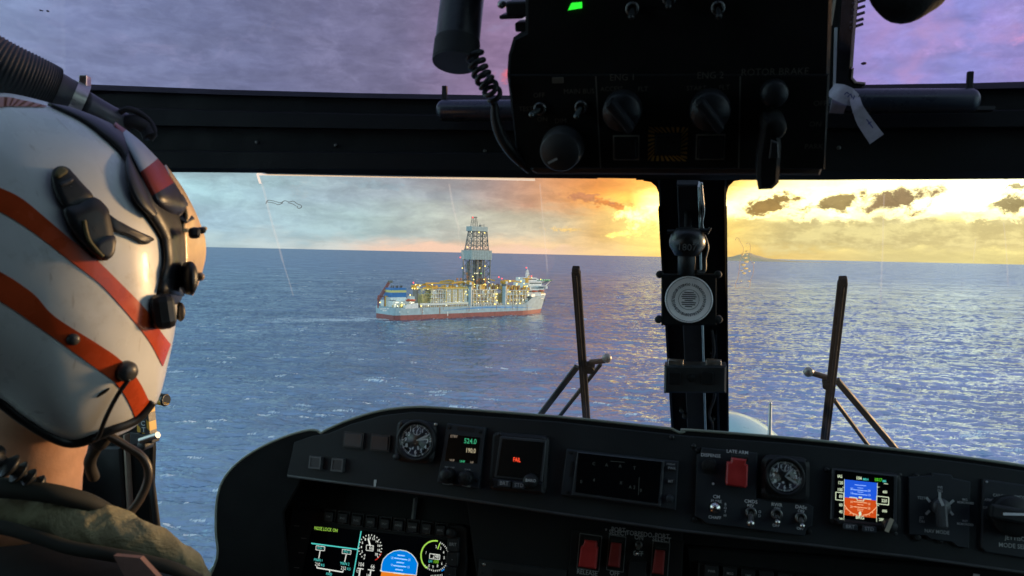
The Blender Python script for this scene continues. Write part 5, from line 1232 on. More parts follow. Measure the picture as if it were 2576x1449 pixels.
ipoly([(1180, 1250), (1215, 1500), (1700, 1560), (1720, 1330)], 0, .02, mat('lower_panel_box', (.0115, .0128, .014), .65, var=.1, spec=.2), 'center_console', .003, plane=LP)
ipoly([(1725, 1370), (1740, 1560), (2950, 1700), (2950, 1460)], 0, .012, mat('lower_panel', (.010, .0115, .0125), .7, var=.15, spec=.2), 'lower_face', .003, plane=LP)
ipoly([(945, 1206), (951, 1206), (949, 1223), (944, 1223)], .005, .0058, WHT, 'paint_mark')
ipoly([(1047, 1252), (1051, 1252), (1045, 1307), (1041, 1307)], .0, .012, mat('dim_white', (.14, .15, .15), .6), 'paint_mark', plane=LP)
for x_, y_ in ((1018, 1064), (1096, 1068), (1745, 1122), (1690, 1100), (2080, 1182), (2262, 1195)):
    p = ipi @ UP.P(x_, y_, .005); MB().lathe([(.0032, 0), (.0032, .001), (.0014, .0016)], 10, 0, p).build('screw', K_SATIN, ip)
for x_, y_, h_ in ((718, 1260, 10), (690, 1300, 8), (735, 1300, 6), (752, 1345, 5)):
    p = ipi @ LP.P(x_, y_, .002); MB().box(p, (.006, h_ * .001, .003)).build('label_tag', mat('faint_grey', (.05, .05, .05), .6), ip)

INKW = mat('ink_white', (.66, .68, .70), .6, var=0); INKG = mat('ink_grey', (.36, .37, .38), .6, var=0)
K_MOD = mat('module_grey', (.025, .030, .036), .55, spec=.25, var=.12, vscale=20, bump=.1, bscale=900)
K_BEZ = mat('bezel_black', (.0125, .0138, .0155), .48, spec=.3, var=.15, bump=.06, bscale=700)
K_SCR = mat('screen_black', (.004, .0045, .0055), .12, var=0, spec=.4)
K_HOLE = mat('recess_black', (.004, .004, .004), .8, var=0)
class Mod:
    """An instrument let into the panel: its own axes, placed where the photograph shows it."""
    def __init__(s, name, label, cat, quad, plane=UP, w=.005, group=None):
        s.pl = plane; s.w = w; h = [plane.hit(*p, w) for p in quad]
        cx = sum(p[0] for p in h) / 4; cy = sum(p[1] for p in h) / 4
        s.root = empty(name, plane.M(cx, cy, w), label, cat, group); s.cx, s.cy = cx, cy
        s.W = ((h[1][0] - h[0][0]) + (h[2][0] - h[3][0])) / 2; s.H = ((h[0][1] - h[3][1]) + (h[1][1] - h[2][1])) / 2
        c0, c1 = plane.hit(quad[0][0], quad[0][1], w), plane.hit(quad[0][0] + 10, quad[0][1], w); s.k = abs(c1[0] - c0[0]) / 10
    def L(s, px, py, w=0):
        u, v = s.pl.hit(px, py, s.w + w); return u - s.cx, v - s.cy
    def part(s, name, b, m, parent=None, **k): return b.build(name, m, parent or s.root, **k)
    def quad(s, pts, z0, z1, m, name, cham=0.0, parent=None):
        q = [s.L(*p, z1) for p in pts]
        ar = sum(q[i][0] * q[(i + 1) % len(q)][1] - q[(i + 1) % len(q)][0] * q[i][1] for i in range(len(q)))
        if ar < 0: q = q[::-1]
        return s.part(name, MB().prism(q, z0, z1, 0, cham), m, parent)
    def knob(s, px, py, r_px, h, m, name='knob', n=24, parent=None, z0=0.0):
        x_, y_ = s.L(px, py, z0 + h * .5); r_ = r_px * s.k
        return s.part(name, MB().lathe([(r_, z0), (r_, z0 + h * .85), (r_ * .9, z0 + h), (.0003, z0 + h)], n, 0, (x_, y_, 0)), m, parent)
    def screw(s, px, py, r_px=4, z=0.0, m=None):
        x_, y_ = s.L(px, py, z); r_ = r_px * s.k
        q = MB().lathe([(r_, z), (r_, z + .0010), (r_ * .5, z + .0014)], 10, 0, (x_, y_, 0)); return s.part('screw', q, m or K_HOLE)
    def txt(s, q, t, px, py, h_px, z, mi=0, bold=.012, rot=0, sx=1.0):
        x_, y_ = s.L(px, py, z); q.text(t, x_, y_, z, h_px * s.k * 1.38, mi, bold, rot, sx)
    def ln(s, q, a, c2, w_px, z, mi=0): q.line(s.L(*a, z), s.L(*c2, z), w_px * s.k, z, mi)

# square caption buttons at the left end
for lab, quad in (('larger square push button at the left end of the panel, nearest the hood notch', [(869, 1087), (918, 1089), (914, 1127), (866, 1124)]), ('larger square push button beside the left clock', [(937, 1092), (984, 1096), (981, 1136), (934, 1132)]),
                  ('smaller square push button lowest at the left end of the panel', [(787, 1147), (815, 1149), (811, 1179), (783, 1176)]), ('smaller square push button second from the left end of the panel', [(842, 1152), (870, 1154), (867, 1186), (839, 1183)])):
    big = quad[1][0] - quad[0][0] > 40
    M_ = Mod('push_button', lab, 'push button', quad, group='square push buttons at the left of the panel')
    M_.part('rim', MB().frame(0, 0, M_.W * 1.04, M_.H * 1.04, .0018 if big else .0022, 0, .0045 if big else .009), mat('rim_grey', (.075, .08, .085), .4, var=.1) if not big else K_SATIN)
    M_.part('cap', MB().rbox((0, 0, .003 if big else .004), (M_.W * .9, M_.H * .9, .006 if big else .008), .0015), mat('cap_grey', (.028, .030, .034), .35, var=.1))

def clock(label, cx, cy, rf, quad, hands):
    """Round analogue clock: black dial, white figures, two sub dials."""
    M_ = Mod('clock', label, 'clock', quad, group='aircraft clocks on the panel')
    pts = [M_.L(*p) for p in quad]; s_ = .12
    M_.part('case', MB().rbox((0, 0, .006), (M_.W, M_.H, .012), .010, n=4), K_BEZ)
    x0, y0 = M_.L(cx, cy, .012); r_ = rf * M_.k
    M_.part('bezel', MB().lathe([(r_ * 1.30, .010), (r_ * 1.30, .0165), (r_ * 1.22, .0185), (r_ * 1.10, .0180), (r_ * 1.06, .0140)], 48, 0, (x0, y0, 0)), K_BEZ)
    dial = M_.part('dial', MB().lathe([(r_ * 1.08, .0125), (r_ * 1.08, .0142), (.0003, .0142)], 40, 0, (x0, y0, 0)), mat('dial_black', (.006, .0065, .008), .5, var=0))
    q = MB(); z = .0146
    for k in range(60):
        t = R(6 * k); L0 = .90 if k % 5 else .86
        q.line((x0 + r_ * 1.0 * math.sin(t), y0 + r_ * 1.0 * math.cos(t)), (x0 + r_ * L0 * math.sin(t), y0 + r_ * L0 * math.cos(t)), .0006 if k % 5 else .0012, z)
    for k in range(12):
        if k in (0,): continue
        t = R(30 * k); q.text(str(k), x0 + r_ * .72 * math.sin(t), y0 + r_ * .72 * math.cos(t), z, r_ * .34, 0, .02)
    ring(q, r_ * .25, r_ * .022, z, 24, c=(x0, y0 + r_ * .60)); q.line((x0, y0 + r_ * .60), (x0 + r_ * .10, y0 + r_ * .76), .0009, z + .0002); q.line((x0, y0 + r_ * .60), (x0 - r_ * .02, y0 + r_ * .42), .0007, z + .0002)
    for k in range(4): t = R(90 * k); q.line((x0 + r_ * .24 * math.sin(t), y0 + r_ * (.60 + .24 * math.cos(t))), (x0 + r_ * .17 * math.sin(t), y0 + r_ * (.60 + .17 * math.cos(t))), .0007, z)
    M_.part('figures', q, mat('figure_white', (.80, .82, .83), .6, var=0), dial)
    for ang, L0, L1, wd in hands:
        t = R(ang); d = Vector((math.sin(t), math.cos(t))); s2 = Vector((d.y, -d.x)); q = MB()
        P_ = [d * r_ * L0 + s2 * wd * .35, d * r_ * (L0 + (L1 - L0) * .7) + s2 * wd, d * r_ * L1, d * r_ * (L0 + (L1 - L0) * .7) - s2 * wd, d * r_ * L0 - s2 * wd * .35]
        q.add([(x0 + p.x, y0 + p.y, z + .0006) for p in P_], [(0, 1, 2, 3, 4), (4, 3, 2, 1, 0)]); M_.part('hand', q, mat('hand_white', (.85, .87, .87), .5, var=0), dial)
    M_.part('glass', MB().lathe([(r_ * 1.07, .0165), (r_ * 1.07, .0170)], 40, 0, (x0, y0, 0)), clear('instrument_glass', (.96, .97, .97), .03, .05))
    return M_
c1 = clock('round black clock left of the green radio display, hands together at two', 1049, 1108, 37, [(1003, 1055), (1101, 1061), (1098, 1166), (998, 1160)], ((63, .0, .92, .0016), (78, .05, .80, .0012), (160, .35, .62, .0018), (200, .42, .62, .0012)))
c1.knob(1001, 1149, 8, .016, K_SATIN, n=20); c1.screw(1009, 1066, 6, .012, K_SATIN); c1.screw(1096, 1068, 4, .012, K_MET)
c2 = clock('round black clock beside the red LATE ARM guard', 1974, 1198, 38, [(1917, 1141), (2037, 1152), (2032, 1266), (1911, 1253)], ((42, .0, .80, .0016), (117, .02, .92, .0013), (112, .05, .5, .0020), (195, .34, .5, .0018), (238, .80, .98, .0018)))
c2.knob(1932, 1243, 9, .012, K_HOLE, n=18); c2.screw(2030, 1160, 3, .012)

# radio display
M_ = Mod('radio_display', 'grey radio unit showing green 524.0 over white 190.0', 'display', [(1124, 1065), (1221, 1076), (1205, 1228), (1100, 1213)])
M_.quad([(1124, 1065), (1221, 1076), (1205, 1229), (1099, 1214)], 0, .008, K_MOD, 'front', .0012)
scr = M_.quad([(1130, 1092), (1208, 1101), (1200, 1166), (1119, 1159)], .008, .0085, K_SCR, 'screen')
q = MB(); z = .0090
M_.txt(q, '524.0', 1183, 1110.5, 12, z, 0, .015, sx=.85); M_.txt(q, '190.0', 1184, 1134, 11, z, 1, .015, sx=.75)
M_.txt(q, 'STBY', 1142, 1098, 6, z, 2, .03); M_.txt(q, 'VHF', 1137, 1158, 5, z, 2, .03); M_.txt(q, 'UHF', 1163, 1161, 5, z, 0, .03); M_.txt(q, 'HF', 1187, 1163.5, 5, z, 2, .03)
M_.part('readout', q, [glow('text_green', (.035, .30, .145), 1), glow('text_cream', (.40, .34, .22), 1), glow('text_dim_cream', (.16, .13, .10), 1)], scr)
for x_, r_ in ((1126, 18), (1172, 17)):
    k = M_.knob(x_, 1197 + (x_ - 1126) * .12, r_, .016, K_BEZ, z0=.008); M_.knob(x_ - 1, 1195 + (x_ - 1126) * .12, r_ * .55, .012, K_HOLE, 'knob_cap', parent=k, z0=.024)
q = MB()
for t, x_, y_ in (('PULL OFF', 1131, 1176), ('TUNE', 1176, 1182), ('SQUELCH', 1126, 1217), ('VOLUME', 1173, 1223)): M_.txt(q, t, x_, y_, 4.2, .0083)
M_.part('lettering', q, INKG)
for x_, y_ in ((1131, 1075), (1208, 1086), (1109, 1196), (1199, 1207)): M_.screw(x_, y_, 4.5, .008)
M_.quad([(1150, 1071), (1194, 1076), (1193, 1087), (1149, 1082)], .008, .0088, K_BEZ, 'cover_plate', .0004)

# failed standby display
def stby(label, quad, scr_q, chin_q, knob_c, kn_r, baro, btn):
    M_ = Mod('standby_display', label, 'display', quad, group='square standby displays on the panel')
    M_.part('case', MB().rbox((0, 0, .005), (M_.W, M_.H, .010), .007, n=3), K_BEZ)
    return M_
M_ = stby('square standby display showing only a red FAIL on a blank screen', [(1246, 1086), (1386, 1097), (1374, 1243), (1230, 1231)], 0, 0, 0, 0, 0, 0)
M_.quad([(1258, 1097), (1375, 1107), (1364, 1213), (1243, 1202)], .010, .012, mat('bezel_rim', (.04, .045, .05), .35), 'bezel', .001)
scr = M_.quad([(1264, 1104), (1368, 1113), (1358, 1207), (1250, 1196)], .012, .0126, mat('screen_grey', (.0075, .009, .0095), .22, var=0), 'screen')
q = MB(); M_.txt(q, 'FAIL', 1300, 1157, 10, .0131, 0, .02, -.02, .72); M_.part('readout', q, glow('text_red', (1.0, .075, .03), 1.05), scr)
M_.quad([(1238, 1204), (1366, 1215), (1364, 1240), (1246, 1229)], .010, .016, K_BEZ, 'chin', .0015)
for t, x_, y_ in (('BRT', 1268, 1216), ('STD', 1305.5, 1221)):
    x0, y0 = M_.L(x_, y_, .018); bt = M_.part('button', MB().rbox((x0, y0, .017), (30 * M_.k, 15 * M_.k, .005), .001), mat('button_blue_grey', (.035, .045, .055), .4)); q = MB(); M_.txt(q, t, x_, y_, 9, .0199); M_.part('lettering', q, INKG, bt)
k = M_.knob(1335, 1210, 17, .016, K_BEZ, 'baro_knob', z0=.010); q = MB(); M_.txt(q, 'BARO', 1335, 1209, 7, .0264); M_.part('lettering', q, INKW, k)
for x_, y_ in ((1256, 1092), (1366, 1104), (1372, 1108), (1243, 1226), (1365, 1238)): M_.screw(x_, y_, 4, .010, K_SATIN)

# wide dark display in the middle
M_ = Mod('wide_display', 'wide dark letterbox display between the FAIL screen and the red guard', 'display', [(1425, 1130), (1706, 1160), (1700, 1283), (1411, 1246)])
M_.quad([(1425, 1130), (1707, 1161), (1700, 1284), (1410, 1246)], 0, .010, K_MOD, 'case', .0015)
M_.quad([(1452, 1136), (1672, 1160), (1662, 1276), (1437, 1246)], .010, .013, mat('bezel_rim', (.04, .045, .05), .35), 'bezel', .0015)
scr = M_.quad([(1455, 1139), (1664, 1162), (1656, 1267), (1447, 1238)], .013, .0135, K_SCR, 'screen')
q = MB(); z = .0139
for t, x_, y_ in (('C', 1494, 1167), ('A', 1526, 1170), ('A', 1560, 1173), ('T', 1596, 1178), ('4', 1494, 1208), ('0', 1462, 1212), ('A 2', 1590, 1226), ('0', 1612, 1234), ('X', 1562, 1215)): M_.txt(q, t, x_, y_, 8, z)
M_.ln(q, (1536, 1160), (1572, 1163), 1.2, z); M_.ln(q, (1608, 1200), (1606, 1245), 1.2, z); M_.part('readout', q, glow('text_faint', (.012, .016, .016), 1), scr)
for x_, y_, t in ((1690, 1178, 'PWR'), (1687, 1211, 'BIT')):
    x0, y0 = M_.L(x_, y_, .012); bt = M_.part('button', MB().rbox((x0, y0, .012), (18 * M_.k, 10 * M_.k, .004), .0008), K_BEZ); q = MB(); M_.txt(q, t, x_, y_, 6, .0143); M_.part('lettering', q, INKG, bt)
M_.knob(1685, 1254, 9, .008, K_MOD, 'knob', z0=.010)
M_.quad([(1436, 1160), (1441, 1160), (1438, 1200), (1433, 1200)], .010, .0115, K_HOLE, 'slot'); M_.screw(1437, 1138, 5, .010); M_.screw(1428, 1238, 4, .010); q = MB(); M_.txt(q, 'DISPLAY', 1688, 1168, 4, .0104); M_.part('lettering', q, INKG)

# countermeasures switch panel
M_ = Mod('switch_unit', 'countermeasures switch panel with red LATE ARM guard and four chrome toggles', 'switch unit', [(1745, 1124), (1905, 1140), (1905, 1340), (1736, 1318)])
M_.quad([(1766, 1126), (1906, 1140), (1903, 1255), (2036, 1268), (2047, 1276), (2043, 1324), (2030, 1331), (2024, 1349), (1775, 1317), (1764, 1306), (1750, 1300), (1748, 1297), (1753, 1144), (1762, 1142)], 0, .006, K_MOD, 'plate', .001)
q = MB(); z = .0065
for t, x_, y_, h_ in (('DISPENSE', 1788, 1146, 8.5), ('LATE ARM', 1855, 1137, 8.5), ('CM', 1802.5, 1250, 8.5), ('FLARE', 1802, 1261, 7), ('CHAFF', 1798, 1302, 7.5), ('CMDS', 1889, 1262, 8.5), ('REV', 1888, 1272, 7), ('OFF', 1887, 1316, 6.5), ('RWR', 1954, 1270, 8.5), ('ON', 1955, 1280, 7), ('OFF', 1952, 1322, 7), ('DASc', 2015, 1276, 8.5), ('ON', 2015, 1286, 7), ('OFF', 2013, 1330, 7)): M_.txt(q, t, x_, y_, h_, z, 0, .014)
for i, ch in enumerate('BOTH'): M_.txt(q, ch, 1825 - i * .4, 1269 + i * 9.3, 6.5, z)
for i, ch in enumerate('OD'): M_.txt(q, ch, 1911 - i * .3, 1288 + i * 10, 6.5, z)
M_.part('lettering', q, INKW)
M_.knob(1785, 1172, 19, .003, K_BEZ, 'button_collar', z0=.006); M_.knob(1784, 1171, 14, .006, K_HOLE, 'push_button', z0=.006)
x0, y0 = M_.L(1794, 1217, .006); M_.part('lamp_dot', MB().lathe([(.0016, .006), (.0008, .0075)], 10, 0, (x0, y0, 0)), INKW)
def guard(M_, pts, hinge, m, z=.006, h=.016):
    """Hinged red switch cover: narrow neck at the hinge, wide flap, standing off the panel."""
    q = [M_.L(*p, z + h) for p in pts]
    ar = sum(q[i][0] * q[(i + 1) % len(q)][1] - q[(i + 1) % len(q)][0] * q[i][1] for i in range(len(q)))
    if ar < 0: q = q[::-1]
    g_ = M_.part('guard_cover', MB().prism(q, z + .002, z + h, 0, .0018), m)
    hq = [M_.L(*p, z + h * .5) for p in hinge]; hb_ = MB().cyl((*hq[0], z + h * .5), (*hq[1], z + h * .5), .0035, n=10); M_.part('hinge', hb_, K_HOLE, g_); return g_
RED = mat('guard_red', (.42, .030, .028), .38, var=.10, vscale=60); RED2 = mat('guard_red_dull', (.20, .016, .014), .55, var=.2)
guard(M_, [(1841, 1151), (1878, 1156), (1876, 1168), (1882, 1170), (1880, 1223), (1875, 1228), (1827, 1221), (1826, 1216), (1829, 1162), (1839, 1162)], ((1840, 1150), (1882, 1154)), RED)
for x_, y_, dv, big in ((1801, 1281, (0, .05), True), (1889, 1289, (-.05, -.85), True), (1954, 1293, (0, -.75), False), (2014, 1302, (.03, -.75), False)):
    toggle(M_.L(x_, y_, .006), M_.root, 14.0 * M_.k if not (x_ == 1801) else 9 * M_.k, dv, .017 if big else .013, big=big, z0=.006)
x0, y0 = M_.L(1799, 1277, .024); M_.part('toggle_ball', MB().lathe([(.001, .018), (.0055, .020), (.0078, .025), (.0055, .030), (.0005, .032)], 18, 0, (x0, y0, 0)), mat('bat_chrome', (.62, .62, .58), .22, metal=1.0))
for x_, y_ in ((1756, 1132), (1748, 1307), (2035, 1337)): M_.screw(x_, y_, 7, .001, K_BEZ)

# small colour attitude display
M_ = stby('small colour attitude display with blue sky over orange ground', [(2090, 1173), (2266, 1194), (2260, 1338), (2084, 1316)], 0, 0, 0, 0, 0, 0)
M_.quad([(2094, 1178), (2258, 1196), (2256, 1326), (2089, 1306)], .010, .012, mat('bezel_rim', (.04, .045, .05), .35), 'bezel', .001)
scr = M_.quad([(2102, 1183), (2249, 1199), (2247, 1318), (2099, 1302)], .012, .0126, K_SCR, 'screen')
def F_(px_, py_): return px_, py_
SB, SO = glow('screen_blue', (.012, .085, .62), 1.0), glow('screen_orange', (.52, .060, .008), 1.0)
SW, SC, SG = glow('screen_pale', (.62, .72, .50), 1.0), glow('screen_cyan', (.06, .50, .44), 1.0), glow('screen_green', (.10, .62, .03), 1.0)
SLB, SLO, SBK = glow('screen_sky_line', (.30, .50, .95), 1.0), glow('screen_ground_line', (.85, .45, .22), 1.0), K_SCR
q = MB(); z = .0130
def area(q, pts, z, mi): q.add([(*M_.L(*p, z), z) for p in pts], [tuple(range(len(pts)))[::-1]], mi)
z5 = lambda zx, zy: ((2500 + zx * .39596) * .73182, (1450 + zy * .39596) * .73182)      # points read off an enlargement of the photograph
area(q, [z5(1015, 500), z5(1303, 530), z5(1300, 684), z5(1015, 655)], z, 0); area(q, [z5(1015, 655), z5(1300, 684), z5(1293, 836), z5(1012, 808)], z, 1)
z = .0134
for a, c2, w_, mi in (((1105, 546), (1205, 556), 1.6, 4), ((1130, 572), (1180, 577), 1.4, 4), ((1090, 588), (1218, 601), 1.8, 4), ((1130, 608), (1180, 614), 1.4, 4), ((1090, 624), (1218, 637), 1.8, 4), ((1095, 692), (1215, 706), 1.8, 5), ((1128, 716), (1182, 723), 1.4, 5), ((1095, 736), (1215, 750), 1.8, 5), ((1128, 756), (1182, 763), 1.4, 5), ((1130, 770), (1175, 776), 1.4, 5),
                      ((1060, 654), (1125, 662), 2.4, 2), ((1185, 668), (1250, 674), 2.4, 2), ((1125, 662), (1128, 680), 1.8, 2), ((1128, 682), (1184, 688), 1.6, 2), ((1184, 688), (1186, 668), 1.8, 2), ((1140, 655), (1170, 660), 4, 2),
                      ((1014, 718), (1045, 762), 1.8, 5), ((1045, 762), (1085, 795), 1.8, 5), ((1085, 795), (1130, 808), 1.8, 5), ((1175, 812), (1225, 802), 1.8, 5), ((1225, 802), (1262, 776), 1.8, 5), ((1262, 776), (1296, 742), 1.8, 5),
                      ((1070, 785), (1064, 800), 1.5, 5), ((1100, 800), (1096, 815), 1.5, 5), ((1230, 800), (1236, 815), 1.5, 5), ((1258, 780), (1266, 795), 1.5, 5), ((1035, 750), (1026, 760), 1.5, 5), ((1205, 806), (1208, 820), 1.5, 5),
                      ((1017, 500), (1012, 880), 1.0, 2), ((1303, 530), (1296, 870), 1.0, 2), ((1300, 565), (1320, 567), 1.4, 2), ((1300, 726), (1318, 728), 1.4, 2), ((1297, 808), (1316, 810), 1.4, 2), ((1360, 536), (1395, 540), 1.4, 2), ((1000, 568), (1016, 570), 1.4, 2)):
    M_.ln(q, z5(*a), z5(*c2), w_, z, mi)
area(q, [z5(1138, 790), z5(1168, 793), z5(1152, 815)], z, 2); area(q, [z5(1145, 780), z5(1160, 780), z5(1165, 815), z5(1142, 815)], z, 2)
for t, x_, y_, h_, mi in (('IAS', 978, 474, 8, 2), ('120', 983, 530, 8, 2), ('100', 978, 590, 8, 2), ('60', 986, 722, 8, 2), ('40', 986, 782, 8, 2), ('20', 986, 848, 8, 2), ('104', 1142, 490, 8.5, 2), ('MRH', 1202, 501, 6, 3), ('1017', 1310, 505, 8.5, 6), ('MB', 1364, 517, 6, 3), ('400', 1368, 610, 7, 2), ('000', 1366, 776, 7, 2), ('20', 1080, 582, 6, 4), ('20', 1232, 599, 6, 4), ('10', 1080, 620, 6, 4), ('10', 1232, 637, 6, 4), ('10', 1078, 695, 6, 5), ('10', 1230, 714, 6, 5), ('20', 1078, 737, 6, 5), ('20', 1230, 752, 6, 5), ('200', 1338, 850, 7, 2)):
    x0, y0 = M_.L(*z5(x_, y_), z); q.text(t, x0, y0, z, h_ * M_.k * 1.38, mi, .015, 0, .8)
for bx in ([(943, 610), (1012, 618), (1010, 684), (941, 676)], [(1298, 645), (1402, 656), (1400, 722), (1296, 711)]):
    area(q, [z5(*p) for p in bx], z + .0002, 7)
    for i in range(4): M_.ln(q, z5(*bx[i]), z5(*bx[(i + 1) % 4]), 1.8, z + .0004, 2)
for t, x_, y_ in (('83', 985, 648), ('220', 1362, 686)): x0, y0 = M_.L(*z5(x_, y_), z); q.text(t, x0, y0, z + .0005, 8 * M_.k * 1.38, 2, .015, 0, .8)
for t, x_, y_ in (('BRG', 1152, 832),): x0, y0 = M_.L(*z5(x_, y_), z); q.text(t, x0, y0, z, 8 * M_.k * 1.38, 2, .015)
M_.part('readout', q, [SB, SO, SW, SC, SLB, SLO, SG, SBK], scr)
M_.quad([(2100, 1306), (2246, 1322), (2240, 1337), (2108, 1320)], .010, .016, K_BEZ, 'chin', .0015)
for t, x_, y_ in (('BRT', 2139, 1325.5), ('STD', 2187, 1331)):
    x0, y0 = M_.L(x_, y_, .018); bt = M_.part('button', MB().rbox((x0, y0, .017), (34 * M_.k, 14 * M_.k, .005), .001), mat('button_blue_grey', (.035, .045, .055), .4)); q = MB(); M_.txt(q, t, x_, y_, 9, .0199); M_.part('lettering', q, INKG, bt)
k = M_.knob(2238, 1323, 17, .016, K_BEZ, 'baro_knob', z0=.012); x0, y0 = M_.L(2237, 1321, .028); q = MB().box((x0, y0, .0285), (.0045, .016, .001), 0, (.93, -.36, 0), (.36, .93, 0)); M_.part('pointer_mark', q, mat('pointer_cream', (.45, .40, .30), .5), k)
for x_, y_ in ((2252, 1200), (2252, 1342)): M_.screw(x_, y_, 6, .010, K_SATIN)

# nav mode selector
M_ = Mod('nav_selector', 'NAV MODE rotary selector panel right of the attitude display', 'selector', [(2290, 1190), (2441, 1207), (2438, 1378), (2286, 1358)])
M_.quad([(2286, 1200), (2345, 1196), (2348, 1190), (2395, 1195), (2398, 1203), (2442, 1212), (2438, 1380), (2408, 1376), (2396, 1364), (2340, 1357), (2330, 1348), (2286, 1345)], 0, .006, K_MOD, 'plate', .001)
q = MB(); z = .0065
for t, x_, y_, h_ in (('NAV MODE', 2357, 1338, 9.5), ('INS', 2365, 1226, 7), ('DG', 2365, 1235, 7), ('TEST', 2318, 1253, 7.5), ('IMG', 2427, 1257, 6), ('MEMORISED', 2429, 1265, 6), ('INIT', 2428, 1311, 6), ('MEMORISED', 2428, 1319, 6), ('JST', 2319, 1303, 7), ('ON', 2319, 1312, 7)): M_.txt(q, t, x_, y_, h_, z, 0, .012, 0, .9)
M_.part('lettering', q, INKG)
q = MB()
for x_, y_, a in ((2364, 1245, 0), (2335, 1257, -40), (2394, 1263, 45), (2334, 1289, 40), (2393, 1290, -40)):
    x0, y0 = M_.L(x_, y_, z); d = Vector((math.sin(R(a)), math.cos(R(a)), 0)); q.box((x0, y0, z), (.0026, .0062, .0008), 0, (d.y, -d.x, 0), d)
M_.part('position_mark', q, mat('mark_pale', (.40, .42, .42), .6, var=0))
k = M_.knob(2367, 1275, 22, .012, mat('knob_mid_grey', (.055, .06, .066), .42), 'rotary_knob', z0=.006)
x0, y0 = M_.L(2367, 1275, .018); x1, y1 = M_.L(2370, 1318, .018); d = Vector((x1 - x0, y1 - y0, 0)).normalized(); q = MB().box(((x0 + x1) / 2, (y0 + y1) / 2, .018), ((Vector((x1 - x0, y1 - y0))).length + .01, .010, .016), 0, d, d.cross(Vector((0, 0, 1)))); M_.part('grip', q, mat('knob_mid_grey', (.055, .06, .066), .42), k, bevel=.003)
x0, y0 = M_.L(2368, 1262, .027); M_.part('pointer_mark', MB().box((x0, y0, .0266), (.003, .010, .0012), 0, (.9, .4, 0), (-.4, .9, 0)), mat('mark_pale', (.40, .42, .42), .6), k)
for x_, y_, r_ in ((2305, 1199, 9), (2364, 1204, 8), (2417, 1214, 10), (2307, 1352, 10), (2365, 1360, 8), (2420, 1370, 10)): M_.screw(x_, y_, r_, .003, K_BEZ)

# jettison selector, cut by the edge of the picture
M_ = Mod('jettison_selector', 'JETTISON MODE SELECT rotary panel at the right edge', 'selector', [(2474, 1205), (2660, 1232), (2655, 1418), (2468, 1388)])
M_.quad([(2474, 1205), (2660, 1232), (2655, 1418), (2480, 1390), (2468, 1378)], 0, .006, K_MOD, 'plate', .0015)
q = MB(); z = .0065
for t, x_, y_, h_ in (('ARMT', 2489, 1258, 7.5), ('CARGO', 2515, 1247, 8), ('CMDS', 2564, 1251, 8), ('OFF', 2480, 1277, 7), ('JETTISON', 2560, 1355, 12), ('MODE SELECT', 2560, 1375, 12)): M_.txt(q, t, x_, y_, h_, z, 0, .012, 0, .88)
M_.part('lettering', q, INKG)
k = M_.knob(2545, 1298, 54, .018, K_BEZ, 'rotary_knob', z0=.006, n=32); x0, y0 = M_.L(2556, 1296, .026); M_.part('grip', MB().box((x0, y0, .030), (.058, .016, .014), 0, (.99, -.1, 0), (.1, .99, 0)), K_BEZ, k, bevel=.003)
x0, y0 = M_.L(2562, 1294, .038); M_.part('pointer_mark', MB().box((x0, y0, .0375), (.030, .0028, .0008), 0, (.995, .07, 0), (-.07, .995, 0)), INKW, k)
M_.screw(2482, 1212, 3, .006, INKG)

# big multifunction display at the bottom left
M_ = Mod('multifunction_display', 'large colour multifunction display at the bottom with blue attitude dome and fuel figures', 'display', [(765, 1285), (1175, 1337), (1130, 1640), (700, 1590)], plane=LP, w=.0)
z7 = lambda zx, zy: ((960 + zx * .42790) * .73182, (1360 + zy * .42790) * .73182)
z8 = lambda zx, zy: ((980 + zx * .248447) * .73182, (1740 + zy * .248447) * .73182)
M_.quad([z7(100, 905), z7(1480, 1045), z7(1515, 1075), z7(1505, 1500), z7(1470, 2000), z7(-60, 1900)], 0, .012, K_BEZ, 'case', .002)
scr = M_.quad([z8(385, 262), z8(2262, 470), z8(2150, 1500), z8(150, 1300)], .012, .0126, mat('mfd_glass', (.004, .0048, .0065), .06, var=0, spec=.6), 'screen')
for i, t in enumerate(('DIM', 'ENG', 'FUEL', 'HYD', 'SPLY', 'WPNS', 'COMM', 'NAV', 'MISC')):
    x_, y_ = z8(615 + i * 192.5, 140 + i * 22.5 + (10 if i > 1 else 0)); x0, y0 = M_.L(x_, y_, .016)
    fr_ = M_.part('soft_key', MB().frame(x0, y0, .0185, .0190, .0013, .011, .016).rbox((x0, y0, .0155), (.0125, .0130, .009), .0012), mat('soft_key_black', (.0175, .019, .021), .45))
    q = MB(); q.text(t, x0, y0, .0204, .0038, 0, .01); M_.part('lettering', q, mat('key_ink', (.26, .27, .28), .6, var=0), fr_)
    q = MB(); x1, y1 = M_.L(*z8(600 + i * 193, 212 + i * 25), .0128); q.box((x1, y1, .0128), (.0011, .003, .0006)); M_.part('index_mark', q, mat('mark_pale', (.40, .42, .42), .6))
for x_, y_, t in ((2330, 525, 'BRT'), (2320, 730, '-'), (2285, 935, '-')):
    x0, y0 = M_.L(*z8(x_, y_), .016); fr_ = M_.part('side_key', MB().rbox((x0, y0, .015), (.0165, .019, .008), .0015), mat('soft_key_black', (.0175, .019, .021), .45)); q = MB(); q.text(t, x0, y0, .0195, .006, 0, .01); M_.part('lettering', q, INKG, fr_)
M_.knob(*z8(2300, 370), 11, .010, K_BEZ, 'knob', z0=.012)
q = MB()
for zx, zy in ((160, 272), (258, 443), (222, 645), (160, 850)): a = z8(zx - 38, zy - 2); c2 = z8(zx + 38, zy + 4); M_.ln(q, a, c2, 1.8, .0124)
M_.part('index_mark', q, mat('faint_mark', (.16, .15, .14), .6, var=0))
q = MB(); z = .0129
